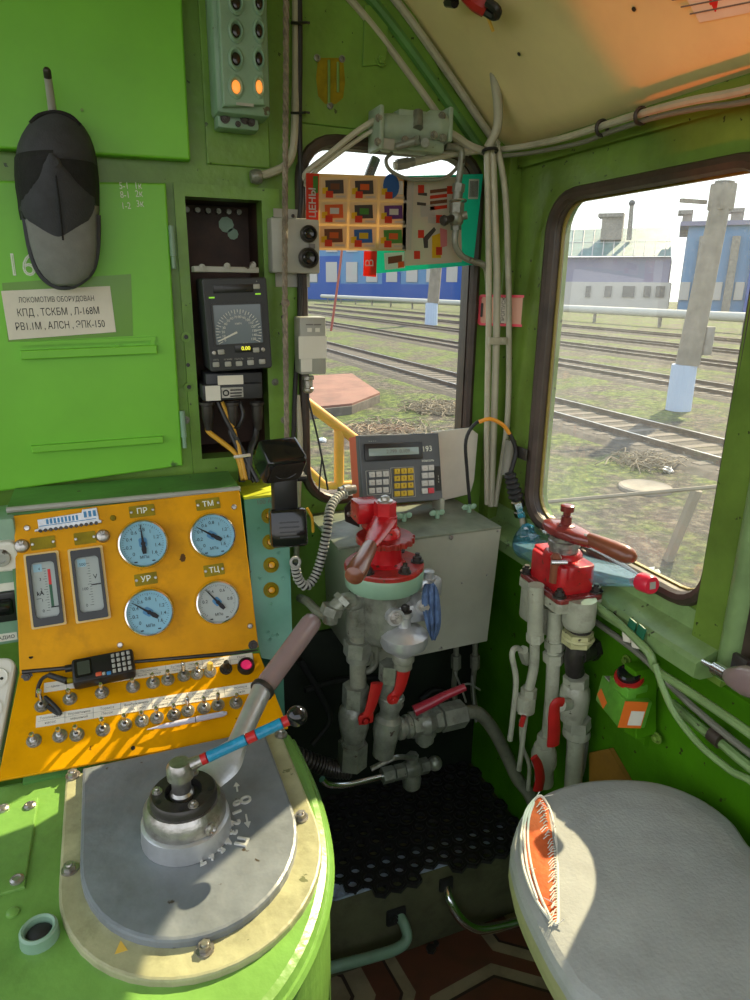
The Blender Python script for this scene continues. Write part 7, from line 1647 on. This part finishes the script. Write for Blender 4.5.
b = MB(); b.lathe(p + V((0, 0, -.012)), axr, [(.015, 0), (.027, 0), (.029, .004), (.028, .010), (.015, .010), (.015, 0)], 26); obj('red_ring', b, M['redlever'], t)
b = MB(); b.lathe(p + V((0, 0, -.008)), axr, [(0, 0), (.023, 0), (.023, .015), (.019, .018), (.013, .015), (0, .014)], 24); obj('black_core', b, M['blackgloss'], t)
b = MB(); q = [PX(*p_, .962) for p_ in ((592, 752), (612, 748), (636, 790), (592, 800))]; b.prism([(p.y, p.z) for p in q], 0, .012, Matrix(((0, 0, -1, .966), (1, 0, 0, 0), (0, 1, 0, 0), (0, 0, 0, 1)))); tag(obj('ochre_board', b, M['ochre']), 'ochre board low on the side wall behind the seat', 'board')
# latch of the next window at the right edge
t = thing('window_latch', 'chrome rod latch with a brown handle at the right edge of the photo', 'latch', PX(735, 690, .93))
b = MB(); b.cyl(PX(703, 662, .93), PX(730, 676, .925), .006, n=12); b.cyl(PX(715, 668, .928), PX(727, 675, .925), .012, n=12); obj('latch_rod', b, M['chrome'], t)
b = MB(); b.lathe(PX(728, 676, .92), PX(775, 688, .915) - PX(728, 676, .92), [(0, 0), (.012, 0), (.018, .01), (.026, .04), (.028, .10), (0, .11)], 18); obj('latch_handle', b, M['mauve'], t)
b = MB(); b.box(PX(739, 672, .945), (.01, .03, .06), .002); obj('latch_plate', b, M['darkmetal'], t)

# ================================================================== PLATFORM: MAT, RAILS, SEAT
ZM = .252
M['bluesheet'] = paint('pale_blue_plastic_sheet', (.36, .45, .58), .35, .15, 10, .05, 60)
b = MB(); b.box((.66, 1.287, ZM + .001), (.52, .074, .002)); tag(obj('plastic_sheet', b, M['bluesheet']), 'pale blue sheet under the front of the black rubber mat', 'sheet')
# rubber mat: ring grid with a ragged front edge
b = MB(); CS = .043; ro = CS * .56; ri = CS * .30; rng = random.Random(11)
hexo = lambda cx, cy_, r, n=6, a0=PI / 6: [(cx + r * math.cos(a0 + 2 * PI * k / n), cy_ + r * math.sin(a0 + 2 * PI * k / n)) for k in range(n)]
row = 0; y = 1.235
while y < 1.60:
    x = .345 + (CS / 2 if row % 2 else 0)
    while x < .965:
        cut = (y < 1.30 and x < .475 - (y - 1.235) * .9) or (y < 1.25 and .63 < x < .70)
        if not cut:
            b.hole(hexo(x, y, CS / math.sqrt(3) * 1.005), circ(ri, 12, x, y), ZM + .003, ZM + .013, n=12)
            b.hole(circ(ri * 1.45, 12, x, y), circ(ri, 12, x, y), ZM + .013, ZM + .017, n=12)
        x += CS
    y += CS * math.sqrt(3) / 2; row += 1
tag(obj('rubber_mat', b, M['rubber']), 'black perforated rubber ring mat on the step under the brake valves', 'mat')
# strip of pale lattice at the mat's torn corner
b = MB(); zt_ = ZM + .003
for k in range(5): a_ = .365 + k * .026; b.box((a_, 1.272, zt_ + .0015), (.004, .052, .003), R=Matrix.Rotation(.7, 3, 'Z')); b.box((a_, 1.272, zt_ + .0015), (.004, .052, .003), R=Matrix.Rotation(-.7, 3, 'Z'))
b.box((.42, 1.252, zt_ + .0015), (.14, .005, .003)); b.box((.42, 1.292, zt_ + .0015), (.14, .005, .003)); tag(obj('plastic_lattice', b, M['bluesheet']), 'strip of pale lattice at the torn corner of the rubber mat', 'lattice')
# foot rails
t = thing('foot_rail', 'bright chrome foot rail bent out from the step towards the seat', 'foot rail', PY(448, 885, 1.25))
b = MB(); b.tube([PY(446, 884, 1.255), PY(449, 898, 1.225), PY(458, 915, 1.20), PY(470, 926, 1.19), PY(486, 929, 1.185), PY(525, 921, 1.185), PY(600, 905, 1.18)], .013, 14, smooth=6); obj('tube', b, M['chrome'], t)
b = MB(); b.box(PY(446, 884, 1.247), (.04, .012, .04), .004); obj('mount', b, M['rubber'], t)
t = thing('foot_rail', 'grey green foot pipe bent left from the lower front of the step', 'foot rail', PY(398, 915, 1.25))
b = MB(); b.tube([PY(398, 914, 1.25), PY(404, 924, 1.225), PY(407, 938, 1.205), PY(398, 948, 1.195), PY(375, 956, 1.19), PY(325, 969, 1.19)], .0135, 14, smooth=6); obj('tube', b, M['mint'], t)
b = MB(); b.box(PY(396, 916, 1.247), (.055, .014, .05), .006); b.bolt(PY(394, 918, 1.238), (0, -1, 0), .008, .010); obj('mount', b, M['rubber'], t)
b = MB(); p = PZ(431, 950, .004); b.cyl(p, p + V((0, 0, .008)), .014, n=6, sm=False); b.cyl(p + V((.02, .01, 0)), p + V((.02, .01, .006)), .008, n=8); tag(obj('loose_nut', b, M['darkmetal']), 'loose nut lying on the floor by the step', 'nut')
# seat
ZS = .83
sp_ = [PZ(*p_, ZS) for p_ in ((510, 856), (513, 832), (524, 808), (545, 791), (580, 780), (620, 777), (660, 781), (700, 796), (733, 820), (756, 850))]
outl = [(p.x, p.y) for p in sp_]
E_ = outl[-1]
outl += [(E_[0] + .012, E_[1] - .08), (E_[0] + .0, E_[1] - .18), (E_[0] - .03, E_[1] - .27), (E_[0] - .10, E_[1] - .335), (E_[0] - .20, E_[1] - .355), (E_[0] - .31, E_[1] - .32)]
for p_ in ((596, 1012), (562, 976), (534, 925), (518, 888)): q_ = PZ(*p_, ZS); outl.append((q_.x, q_.y))
so_ = smooth_path([V((x, y, 0)) for x, y in outl + outl[:1]], 5)[:-1]; so_ = [(p.x, p.y) for p in so_]
scx = sum(p[0] for p in so_) / len(so_); scy = sum(p[1] for p in so_) / len(so_)
st = thing('driver_seat', 'round ended grey cloth seat with torn cover showing orange foam', 'seat', (scx, scy, 0))
def inset(k, dz): return [V((scx + (x - scx) * k, scy + (y - scy) * k, ZS + dz)) for x, y in so_]
b = MB(); rings = [(.955, -.075, 1), (.985, -.062, 1), (1.0, -.04, 1), (1.0, -.022, 1), (.992, -.010, 0), (.972, -.001, 0), (.93, .005, 0), (.8, .010, 0), (.6, .013, 0), (.35, .014, 0)]
nn_ = len(so_); vs_ = []
for k, dz, _ in rings: vs_ += inset(k, dz)
for i in range(len(rings) - 1): b.add(vs_[i * nn_:(i + 2) * nn_], [[k, (k + 1) % nn_, nn_ + (k + 1) % nn_, nn_ + k] for k in range(nn_)], 1 if rings[i + 1][2] else 0, True)
b.add(vs_[-nn_:], [list(range(nn_))], 0, True); b.add(vs_[:nn_][::-1], [list(range(nn_))], 1)
obj('cushion', b, [M['seatc'], M['seats']], st)
def stp(px, py, h=.0): return PZ(px, py, ZS + h)
tear = [(521, 838), (525, 815), (533, 802), (541, 797), (549, 808), (554, 828), (557, 850), (558, 880), (558, 905), (557, 925), (547, 917), (533, 895), (523, 866)]
tp = smooth_path([stp(x, y, .0075) for x, y in tear + tear[:1]], 4)[:-1]
ctr = sum(tp, V((0, 0, 0))) / len(tp)
b = MB(); m_ = len(tp); vs_ = [p for p in tp] + [ctr.lerp(p, .6) + V((0, 0, .006)) for p in tp] + [ctr + V((0, 0, .007))]
b.add(vs_, [[k, (k + 1) % m_, m_ + (k + 1) % m_, m_ + k] for k in range(m_)] + [[m_ + k, m_ + (k + 1) % m_, 2 * m_] for k in range(m_)], 0, True)
o = obj('foam', b, M['foam'], st); o['label'] = 'orange foam showing through the tear'
rng = random.Random(21)
b = MB()
for px_, pts in ((0, ((534, 802), (529, 818), (528, 840), (532, 868), (540, 895), (551, 919))), (1, ((531, 804), (525, 822), (524.5, 845), (528.5, 873), (537, 899)))):
    b.tube([stp(x, y, .012) for x, y in pts], .0022, 6, smooth=5)
b.tube([p + V((0, 0, .002)) for p in tp], .0025, 6, closed=True); 
o = obj('piping', b, M['fray'], st)
b = MB()
for k in range(46):
    u = k / 45; y = 800 + 122 * u; x = 543 + 14 * min(1, u * 2.2); a_ = stp(x, y, .010); c_ = stp(x - rng.uniform(4, 9), y + rng.uniform(2, 7), .014); b.tube([a_, a_.lerp(c_, .5) + V((0, 0, .004)), c_], .0008, 4)
for k in range(16): x, y = rng.choice(tear); a_ = stp(x, y, .010); b.tube([a_, a_ + V((rng.uniform(-.02, .02), rng.uniform(-.02, .02), .008))], .0008, 4)
o = obj('frayed_threads', b, M['fray'], st); o['kind'] = 'stuff'
b = MB(); b.cyl((scx, scy, 0), (scx, scy, ZS - .078), .035, n=20); b.lathe(V((scx, scy, 0)), UP, [(.14, 0), (.14, .012), (.05, .03), (.04, .06)], 28); b.box((scx, scy, ZS - .085), (.24, .28, .02), .004); obj('pedestal', b, M['darkmetal'], st)
# ================================================================== LIGHT
w = bpy.data.worlds.new('sky'); SC.world = w; w.use_nodes = True
t = w.node_tree; bg = t.nodes['Background']
tc = N(t, 'ShaderNodeTexCoord'); sp = N(t, 'ShaderNodeSeparateXYZ'); t.links.new(tc.outputs['Generated'], sp.inputs[0])
r = ramp(t, sp.outputs[2], [(0, (1, .98, .94)), (.25, (.93, .96, 1)), (1, (.62, .78, 1))]); t.links.new(r.outputs[0], bg.inputs[0]); bg.inputs[1].default_value = 2.0
sd = bpy.data.lights.new('sun', 'SUN'); sd.energy = 12.5; sd.color = (1, .80, .52); sd.angle = math.radians(.6)
so = bpy.data.objects.new('sun', sd); COL.objects.link(so)
d = V((1, .62, .96)).normalized(); so.rotation_euler = d.to_track_quat('Z', 'Y').to_euler(); so.location = d * 30
ld_ = bpy.data.lights.new('ceiling_bounce_fill', 'SPOT'); ld_.energy = 40; ld_.color = (1, .16, .03); ld_.spot_size = math.radians(40); ld_.spot_blend = .12; ld_.shadow_soft_size = .03  # unseen spot added to stand in for warm light bounced onto the ceiling
lo_ = bpy.data.objects.new('ceiling_bounce_fill', ld_); COL.objects.link(lo_); lo_.location = (.50, .25, .95); lo_.rotation_euler = (V((.50, .25, .95)) - V((.93, .62, 2.05))).to_track_quat('Z', 'Y').to_euler()
vs = SC.view_settings; SC.display_settings.display_device = 'sRGB'; vs.view_transform = 'Standard'; vs.look = 'None'; vs.gamma = 1; vs.exposure = 0.0; vs.use_curve_mapping = False
SC.cycles.max_bounces = 8; SC.cycles.transparent_max_bounces = 12
